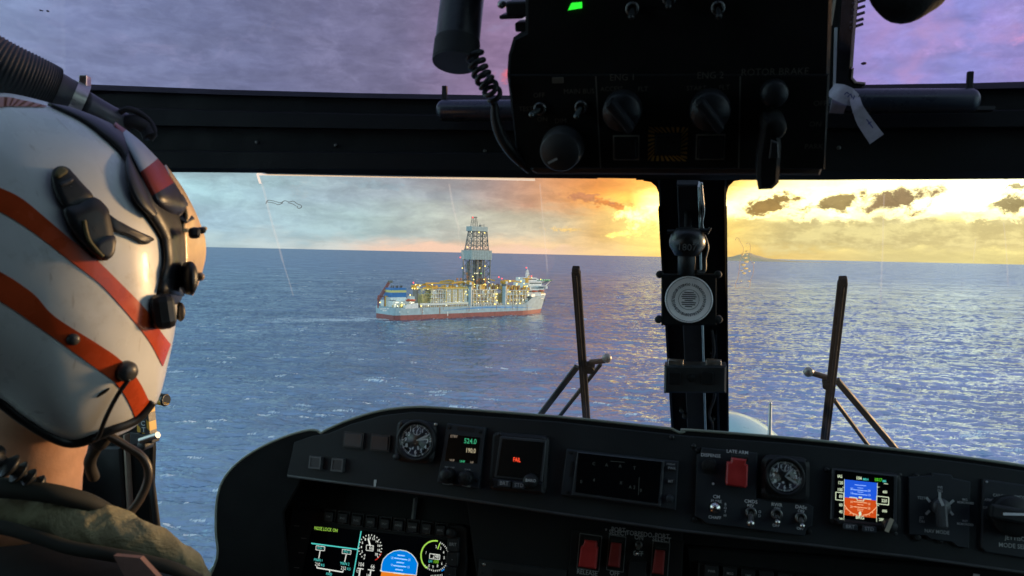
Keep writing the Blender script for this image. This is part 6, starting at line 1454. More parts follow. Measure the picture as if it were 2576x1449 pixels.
def T(t, x_, y_, h_, mi, sx=.8, rot=0): x0, y0 = M_.L(*z8(x_, y_), z); q.text(t, x0, y0, z, h_ * .18182 * M_.k * 1.30, mi, .0, rot, sx)
def Ln(a, c2, w_, mi, dz=0): q.line(M_.L(*z8(*a), z), M_.L(*z8(*c2), z), w_ * .18182 * M_.k, z + dz, mi)
def bx(x_, y_, w_, h_, mi, fill=None):
    P_ = [(x_ - w_ / 2, y_ - h_ / 2 - w_ * .06), (x_ + w_ / 2, y_ - h_ / 2 + w_ * .06), (x_ + w_ / 2 - h_ * .08, y_ + h_ / 2 + w_ * .06), (x_ - w_ / 2 - h_ * .08, y_ + h_ / 2 - w_ * .06)]
    for i in range(4): Ln(P_[i], P_[(i + 1) % 4], 7, mi)
T('NOSE LOCK ON', 565, 322, 46, 3, .72)
Ln((362, 514), (1004, 598), 14, 1); Ln((1052, 345), (935, 1000), 13, 1)
bx(490, 582, 120, 56, 0); bx(853, 632, 120, 56, 0); T('ENG 1', 492, 580, 32, 1, .75); T('ENG 2', 855, 630, 32, 1, .75)
Ln((484, 618), (466, 722), 11, 0); Ln((846, 668), (824, 772), 11, 0)
T('MAIN 1', 460, 747, 38, 1, .75); T('210', 448, 806, 44, 0, .8); T('KG', 520, 818, 34, 1, .8); T('MAIN 2', 826, 797, 38, 1, .75); T('212', 806, 858, 44, 0, .8); T('KG', 880, 870, 34, 1, .8)
Ln((438, 852), (800, 912), 14, 0); Ln((440, 826), (440, 856), 10, 0); Ln((800, 912), (804, 880), 10, 0); Ln((620, 876), (614, 915), 12, 0); T('FWD', 608, 942, 36, 1, .75)
cx_, cy_ = M_.L(*z8(1175, 575), z); rr_ = 160 * .18182 * M_.k
def arc(rad_, w_, a0, a1, mi, n=36): ring(q, rad_, w_, z, n, a0, a1, (cx_, cy_), mi)
for k in range(21):
    t = R(205 + k * 14.3 - 0); r0_, r1_ = rr_ * 1.0, rr_ * (.90 if k % 2 else .86)
    q.line((cx_ + r0_ * math.sin(t), cy_ + r0_ * math.cos(t)), (cx_ + r1_ * math.sin(t), cy_ + r1_ * math.cos(t)), .0011, z, 0)
for k, t_ in enumerate(('0', '2', '4', '6', '8', '10', '12', '14', '16', '18', '20')):
    t = R(212 + k * 27.5); q.text(t_, cx_ + rr_ * .72 * math.sin(t), cy_ + rr_ * .72 * math.cos(t), z, rr_ * .25, 0, .015)
arc(rr_ * .98, rr_ * .05, -60, -18, 4); Ln((1150, 448), (1178, 548), 20, 0); bx(1175, 578, 96, 74, 0); T('66', 1190, 580, 50, 0, .8)
T('104', 1050, 808, 52, 0, .8); T('66', 1212, 838, 52, 0, .8); Ln((1000, 858), (1086, 870), 11, 0); Ln((1040, 864), (1022, 975), 16, 0); Ln((1146, 878), (1236, 890), 11, 0); Ln((1188, 884), (1170, 990), 16, 0); T('12', 998, 900, 36, 0); T('14', 1140, 955, 36, 0); Ln((1312, 888), (1345, 892), 10, 0)
# attitude dome
pts = [(1325, 905), (1338, 800), (1358, 735), (1420, 668), (1500, 622), (1590, 606), (1680, 622), (1750, 662), (1800, 720), (1836, 795), (1815, 960)]
q.add([(*M_.L(*z8(*p), z), z - .0002) for p in pts], [tuple(range(len(pts)))[::-1]], 5)
q.add([(*M_.L(*z8(*p), z), z - .0002) for p in [(1334, 898), (1815, 950), (1790, 1200), (1290, 1150)]], [(3, 2, 1, 0)], 6)
for i in range(len(pts) - 1): Ln(pts[i], pts[i + 1], 8, 0, .0002)
for a, c2 in (((1556, 676), (1656, 688)), ((1510, 716), (1690, 742)), ((1540, 774), (1645, 786)), ((1498, 820), (1676, 840)), ((1526, 874), (1630, 886))): Ln(a, c2, 11, 7, .0002)
Ln((1500, 920), (1650, 940), 14, 0, .0002); Ln((1330, 902), (1816, 954), 8, 0, .0002)
for t_, x_, y_ in (('20', 1482, 718), ('20', 1718, 745), ('10', 1476, 815), ('10', 1706, 845)): T(t_, x_, y_, 30, 7)
# right hand gauge
cx_, cy_ = M_.L(*z8(2075, 690), z); rr_ = 180 * .18182 * M_.k
arc(rr_ * .95, rr_ * .09, 84, 238, 3); Ln((2140, 515), (2112, 595), 12, 3); Ln((1950, 855), (1972, 840), 14, 3)
for k in range(26):
    t = R(18 + k * 8.2); q.line((cx_ + rr_ * 1.0 * math.sin(t), cy_ + rr_ * 1.0 * math.cos(t)), (cx_ + rr_ * .90 * math.sin(t), cy_ + rr_ * .90 * math.cos(t)), .0009, z, 0)
for t_, x_, y_ in (('2', 2090, 562), ('3', 2152, 585), ('4', 2192, 640), ('5', 2200, 715), ('6', 2168, 795), ('8', 2108, 828), ('1', 1950, 645), ('0', 1990, 825), ('9', 2046, 840)): T(t_, x_, y_, 36, 0)
arc(rr_ * 1.02, rr_ * .07, -60, -8, 5); bx(2072, 698, 140, 66, 0); T('248', 2085, 696, 50, 0, .8); T('LH', 2010, 762, 38, 1); T('100', 2086, 770, 44, 2, .8)
for k in range(8): Ln((2020 + 22 * k, 955 - 2 * k), (2016 + 22 * k, 978 - 2 * k), 5, 0)
M_.part('readout', q, [glow('mfd_white', (.66, .68, .62), 1.0), glow('mfd_cyan', (.08, .55, .50), 1.0), glow('mfd_green', (.22, .55, .03), 1.0), glow('mfd_lime', (.34, .62, .08), 1.0), glow('mfd_red', (.55, .03, .02), 1.0), glow('mfd_blue', (.0, .185, .66), 1.0), glow('mfd_orange', (.72, .19, .015), 1.0), glow('mfd_pale_blue', (.40, .64, .95), 1.0)], scr)

# lower switch panel with red covers
M_ = Mod('switch_unit', 'lower switch panel with one bright and two dark red guarded switches', 'switch panel', [(1440, 1320), (1720, 1352), (1715, 1500), (1430, 1470)], plane=LP, w=.02)
M_.quad([(1438, 1330), (1720, 1362), (1712, 1520), (1425, 1490)], 0, .003, mat('lower_panel_box', (.0155, .017, .0185), .6), 'plate', .001)
z9 = lambda zx, zy: ((1950 + zx * .174689) * .73182, (1780 + zy * .174689) * .73182)
for nm, pts in (('a', [(250, 305), (680, 365), (620, 1060), (190, 990)]), ('b', [(830, 335), (1155, 380), (1100, 1070), (772, 1020)]), ('c', [(1690, 455), (2020, 495), (1965, 1230), (1640, 1180)])):
    q = MB()
    for i in range(4): M_.ln(q, z9(*pts[i]), z9(*pts[(i + 1) % 4]), 2.2, .0034)
    M_.part('outline', q, mat('outline_pale', (.13, .14, .14), .6, var=0))
guard(M_, [z9(*p) for p in ((340, 440), (580, 465), (570, 590), (598, 610), (556, 1015), (215, 965), (262, 580), (310, 540))], (z9(330, 400), z9(620, 440)), mat('guard_red', (.42, .030, .028), .38), .003, .014)
guard(M_, [z9(*p) for p in ((860, 490), (1060, 510), (1030, 990), (790, 955))], (z9(850, 440), z9(1100, 470)), RED2, .003, .010)
guard(M_, [z9(*p) for p in ((1730, 630), (1925, 655), (1890, 1130), (1665, 1095))], (z9(1730, 580), z9(1960, 610)), RED2, .003, .010)
q = MB()
for t, x_, y_ in (('RELEASE', 390, 1080), ('PORT', 1005, 240), ('SELECT', 1000, 300), ('OFF', 930, 1095), ('TORPEDO', 1415, 320), ('ON', 1410, 390), ('OFF', 1395, 705), ('PORT', 1865, 362), ('SELECT', 1855, 428)):
    x0, y0 = M_.L(*z9(x_, y_), .0034); q.text(t, x0, y0, .0034, .0088, 0, .012, 0, .85)
M_.part('lettering', q, INKG)
toggle(M_.L(*z9(1410, 530), .003), M_.root, 9 * M_.k, (-.1, -.8), .014, z0=.003)
x0, y0 = M_.L(*z9(1385, 1040), .003); M_.part('cover_plate', MB().rbox((x0, y0, .004), (.024, .026, .006), .003), K_BEZ)
x0, y0 = M_.L(*z9(765, 232), .003); M_.part('screw', MB().lathe([(.0015, .003), (.0008, .004)], 8, 0, (x0, y0, 0)), INKG)
# top edges of two more units just showing along the bottom
M_ = Mod('lower_display', 'top edge of a dark unit with a row of keys at the bottom right', 'display', [(1755, 1412), (2260, 1470), (2250, 1700), (1740, 1640)], plane=LP, w=.012)
M_.quad([(1757, 1414), (2260, 1472), (2250, 1700), (1742, 1640)], 0, .010, K_BEZ, 'case', .002)
for i in range(9):
    x0, y0 = M_.L(1790 + i * 46, 1436 + i * 5.4, .012); fr_ = M_.part('soft_key', MB().rbox((x0, y0, .012), (.017, .015, .008), .0012), mat('soft_key_black', (.0175, .019, .021), .45)); q = MB(); q.text(('PWR', 'MSG', 'EMS', 'TACT', 'SONR', 'RADR', 'LINK', 'IFF', 'MENU')[i], x0, y0, .0164, .0042, 0, .01); M_.part('lettering', q, INKG, fr_)
M_ = Mod('center_unit', 'dark recessed unit at the bottom edge between the big display and the red covers', 'unit', [(1205, 1412), (1420, 1440), (1410, 1600), (1195, 1560)], plane=LP, w=.02)
M_.quad([(1205, 1408), (1425, 1436), (1412, 1600), (1195, 1560)], 0, .004, K_SATIN, 'frame', .001); M_.quad([(1240, 1432), (1425, 1456), (1412, 1600), (1225, 1560)], .004, .005, K_HOLE, 'opening'); M_.screw(1218, 1420, 4, .004, K_MET); M_.screw(1212, 1440, 3, .004, K_SATIN)
q = MB(); x0, y0 = M_.L(1243, 1222 + 223, .005); 
ipoly([(2440, 1438), (2456, 1440), (2455, 1448), (2439, 1446)], .012, .0128, INKW, 'label_tag', plane=LP)

# ================================================================ PILOT
class ViewPlane:
    """Plane square to the line of sight through a point: used as the middle plane of the pilot's head, seen in profile."""
    def __init__(s, px, py, d):
        s.o = V(px, py, d); s.z = -(s.o - CAM).normalized(); s.x = (CR - s.z * CR.dot(s.z)).normalized(); s.y = s.z.cross(s.x)
    hit = Plane.hit; M = Plane.M; W = Plane.W; P = Plane.P
HC = (110, 690); HV = ViewPlane(*HC, .69)
pilot = empty('person', frame_matrix(V(100, 1500, .74) - AU * .6, AR, AF, AU), 'person in white helmet with orange tape bands and olive jacket, looking right', 'person')
pin = pilot.matrix_world.inverted()
def pw(b): b.v = [tuple(pin @ Vector(v)) for v in b.v]; return b
M_HEL = mat('helmet_white', (.70, .71, .71), .28, var=.07, vscale=14, coat=.10)
n = NG(M_HEL.node_tree); bs = M_HEL.node_tree.nodes['Principled BSDF']; t = n.new('ShaderNodeTexCoord')      # scuffs and ingrained dirt
mp = n.new('ShaderNodeMapping'); n.l.new(t.outputs['Object'], mp.inputs[0]); mp.inputs['Rotation'].default_value = (.4, .7, .3); mp.inputs['Scale'].default_value = (1, 7, 1)
sc1 = n.step(n.noise(mp.outputs[0], 34, 3, .5), .66, .72); dt = n.math('MULTIPLY', n.step(n.noise(t.outputs['Object'], 17, 6, .7), .56, .74), .5)
old = bs.inputs['Base Color'].links[0].from_socket
n.l.new(n.mix(n.math('MULTIPLY', sc1, .35), n.mix(dt, old, (.33, .29, .23, 1)), (.22, .20, .18, 1)), bs.inputs['Base Color'])
n.l.new(n.math('ADD', n.math('MULTIPLY', sc1, .25), n.step(n.noise(t.outputs['Object'], 11, 5, .65), .35, .7, .20, .42)), bs.inputs['Roughness'])
bp = n.new('ShaderNodeBump'); bp.inputs['Distance'].default_value = .0012; bp.inputs['Strength'].default_value = .25; n.l.new(n.noise(t.outputs['Object'], 22, 3, .5), bp.inputs['Height']); n.l.new(bp.outputs[0], bs.inputs['Normal']); n.l.new(bp.outputs[0], bs.inputs['Coat Normal'])
M_TAPE = mat('tape_orange', (.52, .068, .018), .26, var=.16, vscale=30)
M_BLK = mat('helmet_black', (.012, .012, .014), .42, var=.2)
M_SKIN = mat('skin', (.50, .27, .17), .5, var=.10, vscale=40, bump=.15, bscale=300)
def hp2(p): return Vector(HV.hit(*p))
SH = [(0, 243), (95, 259), (190, 292), (280, 345), (350, 415), (400, 500), (430, 590), (440, 680), (440, 770), (432, 840), (417, 910), (398, 985), (374, 1030), (330, 1070), (270, 1097), (198, 1114), (140, 1104), (64, 1058), (0, 1009), (-90, 955), (-200, 890), (-290, 800), (-340, 690), (-330, 560), (-270, 420), (-180, 325), (-90, 262)]
pl = smooth_path([Vector((*hp2(p), 0)) for p in SH], 8, True)
ang = np.array([math.atan2(p.y, p.x) for p in pl]); rd = np.array([p.length for p in pl]); o_ = np.argsort(ang); ang, rd = ang[o_], rd[o_]
def r_of(t): return float(np.interp((t + math.pi) % (2 * math.pi) - math.pi, ang, rd, period=2 * math.pi))
HW, HE = .118, .86
def shell_pt(t, ph, grow=0.0):
    c_, s_ = math.cos(ph), math.sin(ph); rr = (r_of(t) + grow) * abs(c_) ** HE
    return HV.W(rr * math.cos(t), rr * math.sin(t), (HW + grow) * math.copysign(abs(s_) ** HE, s_))
b = MB(); NT, NP = 144, 48; vs_ = []
for i in range(NP + 1):
    ph = -math.pi / 2 + math.pi * i / NP
    for j in range(NT): vs_.append(shell_pt(2 * math.pi * j / NT, ph))
b.add(vs_, [(i * NT + j, i * NT + (j + 1) % NT, (i + 1) * NT + (j + 1) % NT, (i + 1) * NT + j) for i in range(NP) for j in range(NT)], 0, True)
bvh = BVHTree.FromPolygons([Vector(v) for v in b.v], b.f)
helmet = pw(b).build('helmet', M_HEL, pilot, weld=.0002)
def on_shell(px, py, off=.0006):
    d = ray(px, py).normalized(); h = bvh.ray_cast(CAM, d)
    if h[0] is None:
        # just past the edge: slide to the nearest point of the shell
        q = HV.P(px, py); h = bvh.find_nearest(q)
    n_ = h[1]
    if n_.dot(d) > 0: n_ = -n_
    return h[0] + n_ * off
def decal(name, up, lo, m, off=.0007, nu=40, nv=6, parent=None, thick=0.0):
    """Tape laid on the shell between two edges seen in the photograph."""
    U = smooth_path([Vector((*p, 0)) for p in up], 10); L_ = smooth_path([Vector((*p, 0)) for p in lo], 10)
    q = MB(); vs_ = []
    for i in range(nu + 1):
        a = U[min(int(i / nu * (len(U) - 1)), len(U) - 1)]; c2 = L_[min(int(i / nu * (len(L_) - 1)), len(L_) - 1)]
        for j in range(nv + 1): p = a.lerp(c2, j / nv); vs_.append(on_shell(p.x, p.y, off))
    q.add(vs_, [(i * (nv + 1) + j, (i + 1) * (nv + 1) + j, (i + 1) * (nv + 1) + j + 1, i * (nv + 1) + j + 1) for i in range(nu) for j in range(nv)], 0, True)
    o = pw(q).build(name, m, parent or helmet)
    if thick:
        md = o.modifiers.new('s', 'SOLIDIFY'); md.thickness = thick; md.offset = 0
    return o
decal('orange_tape', [(-160, 420), (-60, 455), (0, 473), (55, 500), (115, 549), (169, 595), (235, 647), (295, 705), (368, 781), (404, 835), (428, 866)], [(-180, 470), (-70, 510), (0, 533), (68, 574), (124, 615), (164, 647), (229, 696), (267, 730), (333, 805), (375, 860), (408, 922)], M_TAPE, nu=60)
decal('orange_tape', [(-200, 600), (-60, 660), (0, 683), (82, 737), (138, 796), (247, 866), (302, 905), (346, 955), (374, 1009)], [(-220, 650), (-70, 725), (0, 757), (89, 816), (178, 880), (240, 925), (292, 965), (322, 1009), (341, 1054)], M_TAPE, nu=60)
decal('orange_tape', [(-120, 262), (0, 246), (60, 254), (118, 268)], [(-130, 300), (0, 272), (40, 270), (112, 271)], mat('tape_faded', (.42, .16, .12), .45, var=.15))
# rubber edge roll along the lower rim
rim_ = [on_shell(*p, .001) for p in ((-120, 930), (-40, 985), (0, 1005), (64, 1054), (143, 1100), (198, 1109), (277, 1078), (341, 1052), (380, 1008))]
pw(MB().tube(smooth_path(rim_, 8), .0045, n=10)).build('edge_roll', M_BLK, helmet)

def wrap(name, outer, inner, mats, zoff=.006, mi_of=None, thick=.0025, ns_=10, n_=40, zmax=None, parent=None, flat=0.0):
    """A shell that curves round the front of the head from one side to the other."""
    O_ = smooth_path([Vector((*p, 0)) for p in outer], 10); I_ = smooth_path([Vector((*p, 0)) for p in inner], 10)
    q = MB(); vs_ = []; cols = 2 * ns_ + 1
    for i in range(n_ + 1):
        op_ = O_[int(i / n_ * (len(O_) - 1))]; ip_ = I_[int(i / n_ * (len(I_) - 1))]; z_ = .06
        for _ in range(8):                               # how far off the middle plane the side edge lies
            i1 = Vector((*HV.hit(ip_.x, ip_.y, z_), 0))
            t = math.atan2(i1.y, i1.x); f_ = min(i1.length / r_of(t), 1) ** (1 / HE); zn = max(HW * max(1 - f_ * f_, 0) ** (HE / 2) + zoff, .035)
            if zmax: zn = min(zn, zmax)
            z_ = .5 * z_ + .5 * zn
        half = []
        for j in range(ns_ + 1):
            a = j / ns_ * math.pi / 2; zz = z_ * ((1 - flat) * math.sin(a) ** .9 + flat * (1 - math.cos(a))); pp_ = ip_.lerp(op_, math.cos(a) ** .9 if j < ns_ else 0.0)
            half.append((*HV.hit(pp_.x, pp_.y, zz), zz))
        for j in range(-ns_, ns_ + 1):
            h = half[abs(j)]; vs_.append(HV.W(h[0], h[1], math.copysign(h[2], j)))
    for i in range(n_):
        for j in range(cols - 1):
            q.add([vs_[i * cols + j], vs_[i * cols + j + 1], vs_[(i + 1) * cols + j + 1], vs_[(i + 1) * cols + j]], [(0, 1, 2, 3)], mi_of(i / n_) if mi_of else 0, True)
    o = pw(q).build(name, mats, parent or helmet, weld=.0001)
    md = o.modifiers.new('s', 'SOLIDIFY'); md.thickness = thick; md.offset = 0
    return o
wrap('visor_track', [(176, 272), (240, 296), (300, 326), (352, 372), (402, 432), (440, 505), (462, 580), (468, 640), (466, 700), (460, 745)], [(120, 262), (205, 302), (262, 345), (305, 386), (322, 430), (328, 490), (372, 545), (408, 605), (414, 660), (400, 735)], M_BLK, .004)
wrap('visor_track', [(455, 560), (462, 620), (464, 690), (456, 745), (430, 790)], [(408, 600), (412, 660), (398, 720), (380, 770), (368, 812)], M_BLK, .005, zmax=.085)
wrap('pivot_housing', [(318, 372), (345, 400), (372, 440), (398, 490), (410, 520)], [(320, 400), (318, 440), (328, 480), (352, 520), (384, 548)], mat('pivot_grey', (.032, .033, .040), .4), .010)
FLAG = [mat('cover_red', (.23, .028, .016), .4, var=.1), mat('cover_white', (.42, .45, .50), .4, var=.08), mat('cover_navy', (.016, .018, .032), .4, var=.1)]
wrap('visor_cover', [(288, 309), (322, 334), (352, 358), (380, 386), (404, 412), (432, 448), (455, 482), (474, 518), (488, 552)], [(288, 320), (310, 352), (332, 391), (346, 420), (358, 445), (376, 484), (392, 514), (430, 545), (467, 562)], FLAG, .014, mi_of=lambda t: 0 if t < .10 else (1 if t < .44 else (0 if t < .66 else 2)), n_=60)
VIS = mat('visor_cream', (.72, .50, .27), .35, var=.12, vscale=30, coat=.2)
visor = wrap('visor', [(414, 416), (438, 448), (462, 484), (484, 526), (501, 566), (512, 600), (514, 640), (506, 680), (496, 712), (482, 742)], [(424, 440), (446, 476), (462, 512), (470, 548), (459, 566), (457, 600), (457, 640), (459, 680), (463, 710), (468, 738)], VIS, .012, zmax=.075, thick=.003, flat=.85)
# visor latch, knob, oxygen-mask lug and the dark opening beside the face
def vw(px, py, z): return pin @ HV.W(*HV.hit(px, py, z), z)
Zv = (pin.to_3x3() @ HV.z).normalized(); Xv = (pin.to_3x3() @ HV.x).normalized(); Yv = (pin.to_3x3() @ HV.y).normalized()
kh = .69 * 1.16 / F
MB().box(vw(489, 586, .072), (22 * kh, 24 * kh, .012), 0, Xv, Yv, Zv).box(vw(500, 581, .05), (22 * kh, 14 * kh, .03), 0, Xv, Yv, Zv).build('latch', M_BLK, visor, bevel=.003)
MB().box(vw(506, 577, .045), (14 * kh, 9 * kh, .034), 0, Xv, Yv, Zv).build('latch_tab', VIS, visor, bevel=.002)
q = MB().lathe([(.001, -.02), (15 * kh, -.018), (15 * kh, .004), (11 * kh, .010), (.001, .012)], 24, 0, vw(478, 700, .075), Xv, Yv * 2.4, Zv); q.build('side_knob', M_BLK, visor)
q = MB().lathe([(.001, -.01), (9 * kh, -.006), (10 * kh, .004), (6 * kh, .012), (.001, .014)], 20, 0, vw(501, 696, .06), Xv, Yv, Zv); q.build('thumb_nut', mat('nut_brown', (.30, .22, .15), .35), visor)
MB().box(vw(404, 782, .075), (46 * kh, 72 * kh, .05), 0, (Xv + Yv * .12).normalized(), (Yv - Xv * .12).normalized(), Zv).build('mask_lug', M_BLK, helmet, bevel=.006)
q = MB().lathe([(.001, -.03), (8 * kh, -.028), (10 * kh, .006), (7 * kh, .014), (.001, .015)], 18, 0, vw(452, 784, .02), Xv, Yv * 2.2, Zv); q.build('microphone', mat('mic_brown', (.055, .045, .038), .5), helmet)
# buckle pads, strap arm, screws, lead
def pad(name, pts, m, h, parent=helmet, mid=None):
    """Raised pad on the shell: outline from the photograph, domed."""
    P_ = smooth_path([Vector((*p, 0)) for p in pts], 4, True); c_ = sum(P_, Vector()) / len(P_); q = MB(); rings = []
    for s_, hh in ((1.0, .0), (1.0, h * .7), (.93, h), (.5, h * 1.02), (.02, h * 1.02)): rings.append([on_shell(*(c_ + (p - c_) * s_).xy, hh) for p in P_])
    n2 = len(P_); vs_ = [p for r_ in rings for p in r_]
    q.add(vs_, [(k * n2 + i, k * n2 + (i + 1) % n2, (k + 1) * n2 + (i + 1) % n2, (k + 1) * n2 + i) for k in range(4) for i in range(n2)], 0, True)
    return pw(q).build(name, m, parent)
pd = pad('strap_buckle', [(128, 445), (138, 430), (156, 428), (176, 441), (204, 474), (228, 503), (215, 524), (188, 528), (160, 528), (134, 484)], mat('buckle_black', (.013, .0135, .016), .45, var=.2), .008)
pad('buckle_tip', [(133, 452), (140, 436), (154, 433), (166, 443), (158, 452), (142, 460)], mat('buckle_olive', (.10, .085, .035), .5), .0095, pd)
pad('buckle_window', [(146, 473), (174, 462), (177, 468), (150, 480)], mat('pivot_grey', (.032, .033, .040), .4), .0098, pd)
pd2 = pad('strap_slide', [(157, 532), (190, 520), (226, 503), (252, 522), (264, 545), (276, 610), (275, 634), (262, 655), (246, 652), (222, 633), (194, 604), (168, 566)], mat('buckle_black', (.013, .0135, .016), .45, var=.2), .010)
pad('slide_tip', [(232, 614), (270, 596), (275, 632), (262, 653), (246, 650), (228, 634)], mat('pivot_grey', (.060, .058, .060), .4), .0118, pd2)
pw(MB().tube(smooth_path([on_shell(*p, .011) for p in ((203, 562), (206, 585), (216, 610), (232, 634), (246, 648))], 5), .0016)).build('slide_edge', mat('buckle_olive', (.10, .085, .035), .5), pd2)
pad('strap_arm', [(258, 538), (286, 556), (330, 580), (376, 602), (372, 609), (358, 616), (336, 604), (300, 588), (292, 586), (268, 574)], mat('arm_navy', (.012, .014, .022), .45, var=.1), .005)
def stud(px, py, r_px, h): 
    c_ = on_shell(px, py, 0); n_ = (c_ - on_shell(px, py, -.002)).normalized(); a = n_.orthogonal().normalized(); r_ = r_px * .60 / F
    pw(MB().lathe([(r_, -.001), (r_ * 1.02, h * .4), (r_ * .8, h * .8), (r_ * .3, h), (.0002, h)], 24, 0, c_, a, n_.cross(a), n_)).build('stud', mat('stud_dark', (.055, .055, .055), .4, var=.25), helmet)
stud(184, 853, 15, .004); stud(315, 932, 28, .009)
pw(MB().tube(smooth_path([on_shell(312, 945, .007), on_shell(288, 985, .006), on_shell(262, 1035, .006), on_shell(240, 1080, .008), HV.P(232, 1104, .06)], 8), .0018)).build('microphone_lead', M_BLK, helmet)
pad('scuff_mark', [(243, 1000), (250, 990), (272, 976), (275, 979), (262, 990)], M_BLK, .0006)
boom = [HV.P(*p) for p in ((244, 1096, .05), (272, 1096, .05), (317, 1122, .05), (354, 1146, .05), (372, 1176, .05), (371, 1212, .05), (352, 1256, .05), (326, 1292, .05))]
pw(MB().tube(smooth_path(boom, 8), .0036, n=12)).build('microphone_boom', mat('boom_brown', (.045, .034, .028), .34, var=.2), helmet)
pw(MB().tube(smooth_path([HV.P(*p) for p in ((268, 1090, .04), (255, 1110, .04), (240, 1130, .03), (226, 1165, .02), (236, 1200, .0))], 6), [.0065] * 9 + [.005] * 16, n=12)).build('chin_strap', mat('strap_brown', (.022, .018, .016), .7), helmet)

# body: one continuous skinned figure (neck, head, torso, arms, lap)
def skin_body(name, verts, edges, radii, m, sub=2, parent=pilot):
    me_ = bpy.data.meshes.new(name); me_.from_pydata([tuple(pin @ v) for v in verts], edges, []); me_.materials.append(m)
    o = bpy.data.objects.new(name, me_); col.objects.link(o); o.parent = parent
    s_ = o.modifiers.new('skin', 'SKIN'); s_.use_smooth_shade = True
    for i, r_ in enumerate(radii): me_.skin_vertices[0].data[i].radius = r_ if hasattr(r_, '__len__') else (r_, r_)
    for i in range(len(verts)): me_.skin_vertices[0].data[i].use_root = i == 0
    u = o.modifiers.new('sub', 'SUBSURF'); u.levels = sub; u.render_levels = sub
    return o
NB = V(60, 1300, .75); HD = V(110, 760, .77); NK = V(75, 1120, .74)
chest = NB - AU * .20 + AF * .02; pelvis = NB - AU * .55; rs = NB + AR * .09 - AU * .085; ls = NB - AR * .175 - AU * .055
re_ = rs + AR * .02 - AU * .27 + AF * .02; rw = re_ + AF * .24 - AU * .03 - AR * .05; le = ls - AR * .07 - AU * .27 + AF * .06; lw = le + AF * .24 - AU * .03 + AR * .05
rk = pelvis + AR * .14 + AF * .42; lk = pelvis - AR * .14 + AF * .42
face_ = V(300, 760, .76); nose = V(438, 770, .77)
skin_body('body', [pelvis, chest, NB, NK, HD, face_, nose, rs, re_, rw, ls, le, lw, rk, lk, rk - AU * .4 + AF * .1, lk - AU * .4 + AF * .1],
          [(0, 1), (1, 2), (2, 3), (3, 4), (4, 5), (5, 6), (1, 7), (7, 8), (8, 9), (1, 10), (10, 11), (11, 12), (0, 13), (0, 14), (13, 15), (14, 16)],
          [(.13, .09), (.12, .085), .046, .050, .082, .066, .013, .045, .044, .032, .058, .044, .032, .075, .075, .055, .055], M_SKIN)
# jacket: olive shoulder roll with creases, black life vest over the trunk
M_JK = mat('jacket_olive', (.24, .215, .135), .88, var=.28, vscale=22, spec=.15)
n = NG(M_JK.node_tree); bs = M_JK.node_tree.nodes['Principled BSDF']; t = n.new('ShaderNodeTexCoord')
b1 = n.new('ShaderNodeBump'); b1.inputs['Distance'].default_value = .010; b1.inputs['Strength'].default_value = .8; n.l.new(n.noise(t.outputs['Object'], 17, 4, .55, 1.6), b1.inputs['Height'])
b2 = n.new('ShaderNodeBump'); b2.inputs['Distance'].default_value = .0012; b2.inputs['Strength'].default_value = .5; n.l.new(n.noise(t.outputs['Object'], 420, 2, .6), b2.inputs['Height']); n.l.new(b1.outputs[0], b2.inputs['Normal']); n.l.new(b2.outputs[0], bs.inputs['Normal'])
M_VEST = mat('vest_black', (.018, .020, .024), .8, var=.2, bump=.6, bscale=40)
jb = MB()
def sect(c_, ax, rx, ry, n=28):
    """Ring of a sleeve or trunk with soft folds."""
    t = ax.normalized(); x_ = AR - t * AR.dot(t); x_.normalize(); y_ = t.cross(x_)
    return [c_ + x_ * (rx * math.cos(2 * math.pi * k / n)) + y_ * (ry * math.sin(2 * math.pi * k / n)) for k in range(n)]
def loft(b, rings):
    n_ = len(rings[0]); vs_ = [p for r_ in rings for p in r_]
    b.add(vs_, [(k * n_ + i, k * n_ + (i + 1) % n_, (k + 1) * n_ + (i + 1) % n_, (k + 1) * n_ + i) for k in range(len(rings) - 1) for i in range(n_)], 0, True); return b
# shoulder yoke: a thick roll of cloth from behind the neck over the right shoulder and down the arm
yk = smooth_path([V(-330, 1330, .70), V(-150, 1284, .68), V(0, 1280, .66), V(90, 1292, .66), V(173, 1312, .66), V(260, 1332, .665), V(346, 1358, .67), V(430, 1396, .68), V(486, 1440, .69), V(506, 1520, .70), V(510, 1700, .72)], 8)
nr_ = len(yk); rr_ = np.interp(np.linspace(0, 1, nr_), np.linspace(0, 1, 11), np.array([60, 52, 47, 55, 63, 58, 49, 40, 34, 38, 50]) * .67 / F)
vs_ = []; nn = 72; a = None
for i, p in enumerate(yk):
    t = (yk[min(i + 1, nr_ - 1)] - yk[max(i - 1, 0)]).normalized(); a = (t.orthogonal() if a is None else a - t * a.dot(t)).normalized(); c2 = t.cross(a)
    for k in range(nn):
        th = 2 * math.pi * k / nn; w_ = 1 + .05 * math.sin(i * .62 + 2 * th) + .045 * (1 - abs(math.sin(i * .41 - 2 * th + 1.3))) ** 2 * 2 - .03 * (1 - abs(math.sin(i * .77 + 3 * th))) ** 3 * 2 + .02 * math.sin(1.7 * i + 5 * th)
        vs_.append(p + (a * math.cos(th) + c2 * math.sin(th)) * rr_[i] * w_)
jb.add(vs_, [(i * nn + k, i * nn + (k + 1) % nn, (i + 1) * nn + (k + 1) % nn, (i + 1) * nn + k) for i in range(nr_ - 1) for k in range(nn)], 0, True)
jacket = pw(jb).build('jacket', M_JK, pilot)
jb = MB()
loft(jb, [sect(NB - AU * .005, AU, .064, .060), sect(NB - AU * .022, AU, .135, .085), sect(NB - AU * .06, AU, .16, .10), sect(NB - AU * .11, AU, .195, .115), sect(chest, AU, .20, .125), sect(chest - AU * .15, AU, .19, .12), sect(pelvis, AU, .19, .13)])
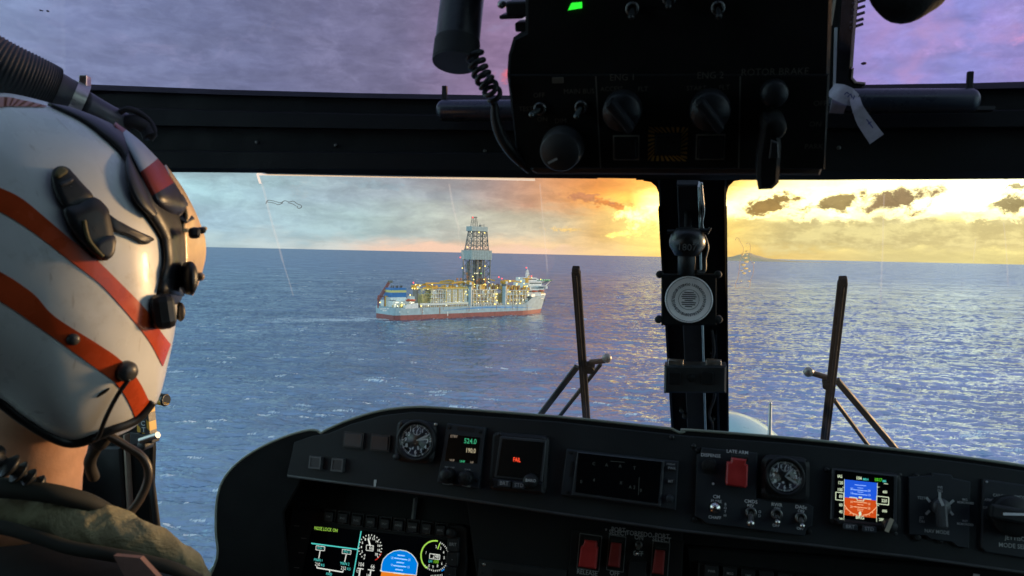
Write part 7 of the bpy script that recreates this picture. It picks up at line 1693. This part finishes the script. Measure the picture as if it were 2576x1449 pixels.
loft(jb, [sect(rs + AU * .0, re_ - rs, .07, .07), sect(rs.lerp(re_, .5), re_ - rs, .066, .066), sect(re_, rw - rs, .058, .058), sect(rw, rw - re_, .045, .045)])
loft(jb, [sect(ls + AU * .0, le - ls, .07, .07), sect(ls.lerp(le, .5), le - ls, .066, .066), sect(le, lw - ls, .058, .058), sect(lw, lw - le, .045, .045)])
vest = pw(jb).build('life_vest', M_VEST, pilot)
jc = mat('collar_dark', (.020, .020, .016), .8, var=.25)
pw(MB().tube(smooth_path([V(-120, 1215, .64), V(0, 1226, .635), V(120, 1240, .64), V(215, 1262, .655), V(280, 1290, .67), V(326, 1322, .69)], 8), list(np.interp(np.linspace(0, 1, 41), [0, .6, 1], [.0085, .0075, .003])), n=12)).build('collar_edge', jc, jacket)
q = MB().tube(smooth_path([V(-100, 1322, .635), V(0, 1326, .63), V(90, 1350, .63), V(173, 1377, .632), V(260, 1392, .637), V(346, 1408, .645), V(440, 1432, .655), V(500, 1462, .67)], 8), .0055, n=12); pw(q).build('seam_fold', jc, jacket)
q = MB(); 
for s_ in (0,): 
    A_ = [V(285, 1398, .618), V(352, 1404, .620), V(440, 1500, .620), V(345, 1510, .618)]; q.add(A_ + [p - CF * -.006 for p in A_], [(0, 1, 2, 3), (7, 6, 5, 4), (0, 4, 5, 1), (1, 5, 6, 2), (2, 6, 7, 3), (3, 7, 4, 0)])
pw(q).build('harness_strap', mat('strap_dusty', (.22, .12, .10), .8, var=.2, bump=.4, bscale=300), vest)
# black coiled lead lying on the collar
q = MB()
cp = smooth_path([V(-30, 1150, .625), V(10, 1166, .625), V(36, 1182, .63), V(60, 1196, .635), V(84, 1211, .64), V(112, 1224, .645)], 5); n_ = len(cp)
rr_ = [(.0085 - .0035 * i / n_) * (1 + .42 * math.sin(i * 2 * math.pi / 5 - 1.2)) for i in range(n_)]
cp2 = smooth_path(cp, 3); q.tube(cp2, [float(np.interp(i / 3, range(n_), rr_)) for i in range(len(cp2))], n=14)
pw(q).build('coiled_lead', mat('lead_black', (.012, .012, .013), .45), pilot)

# ---------------------------------------------------------------- tidy
bpy.context.view_layer.update()
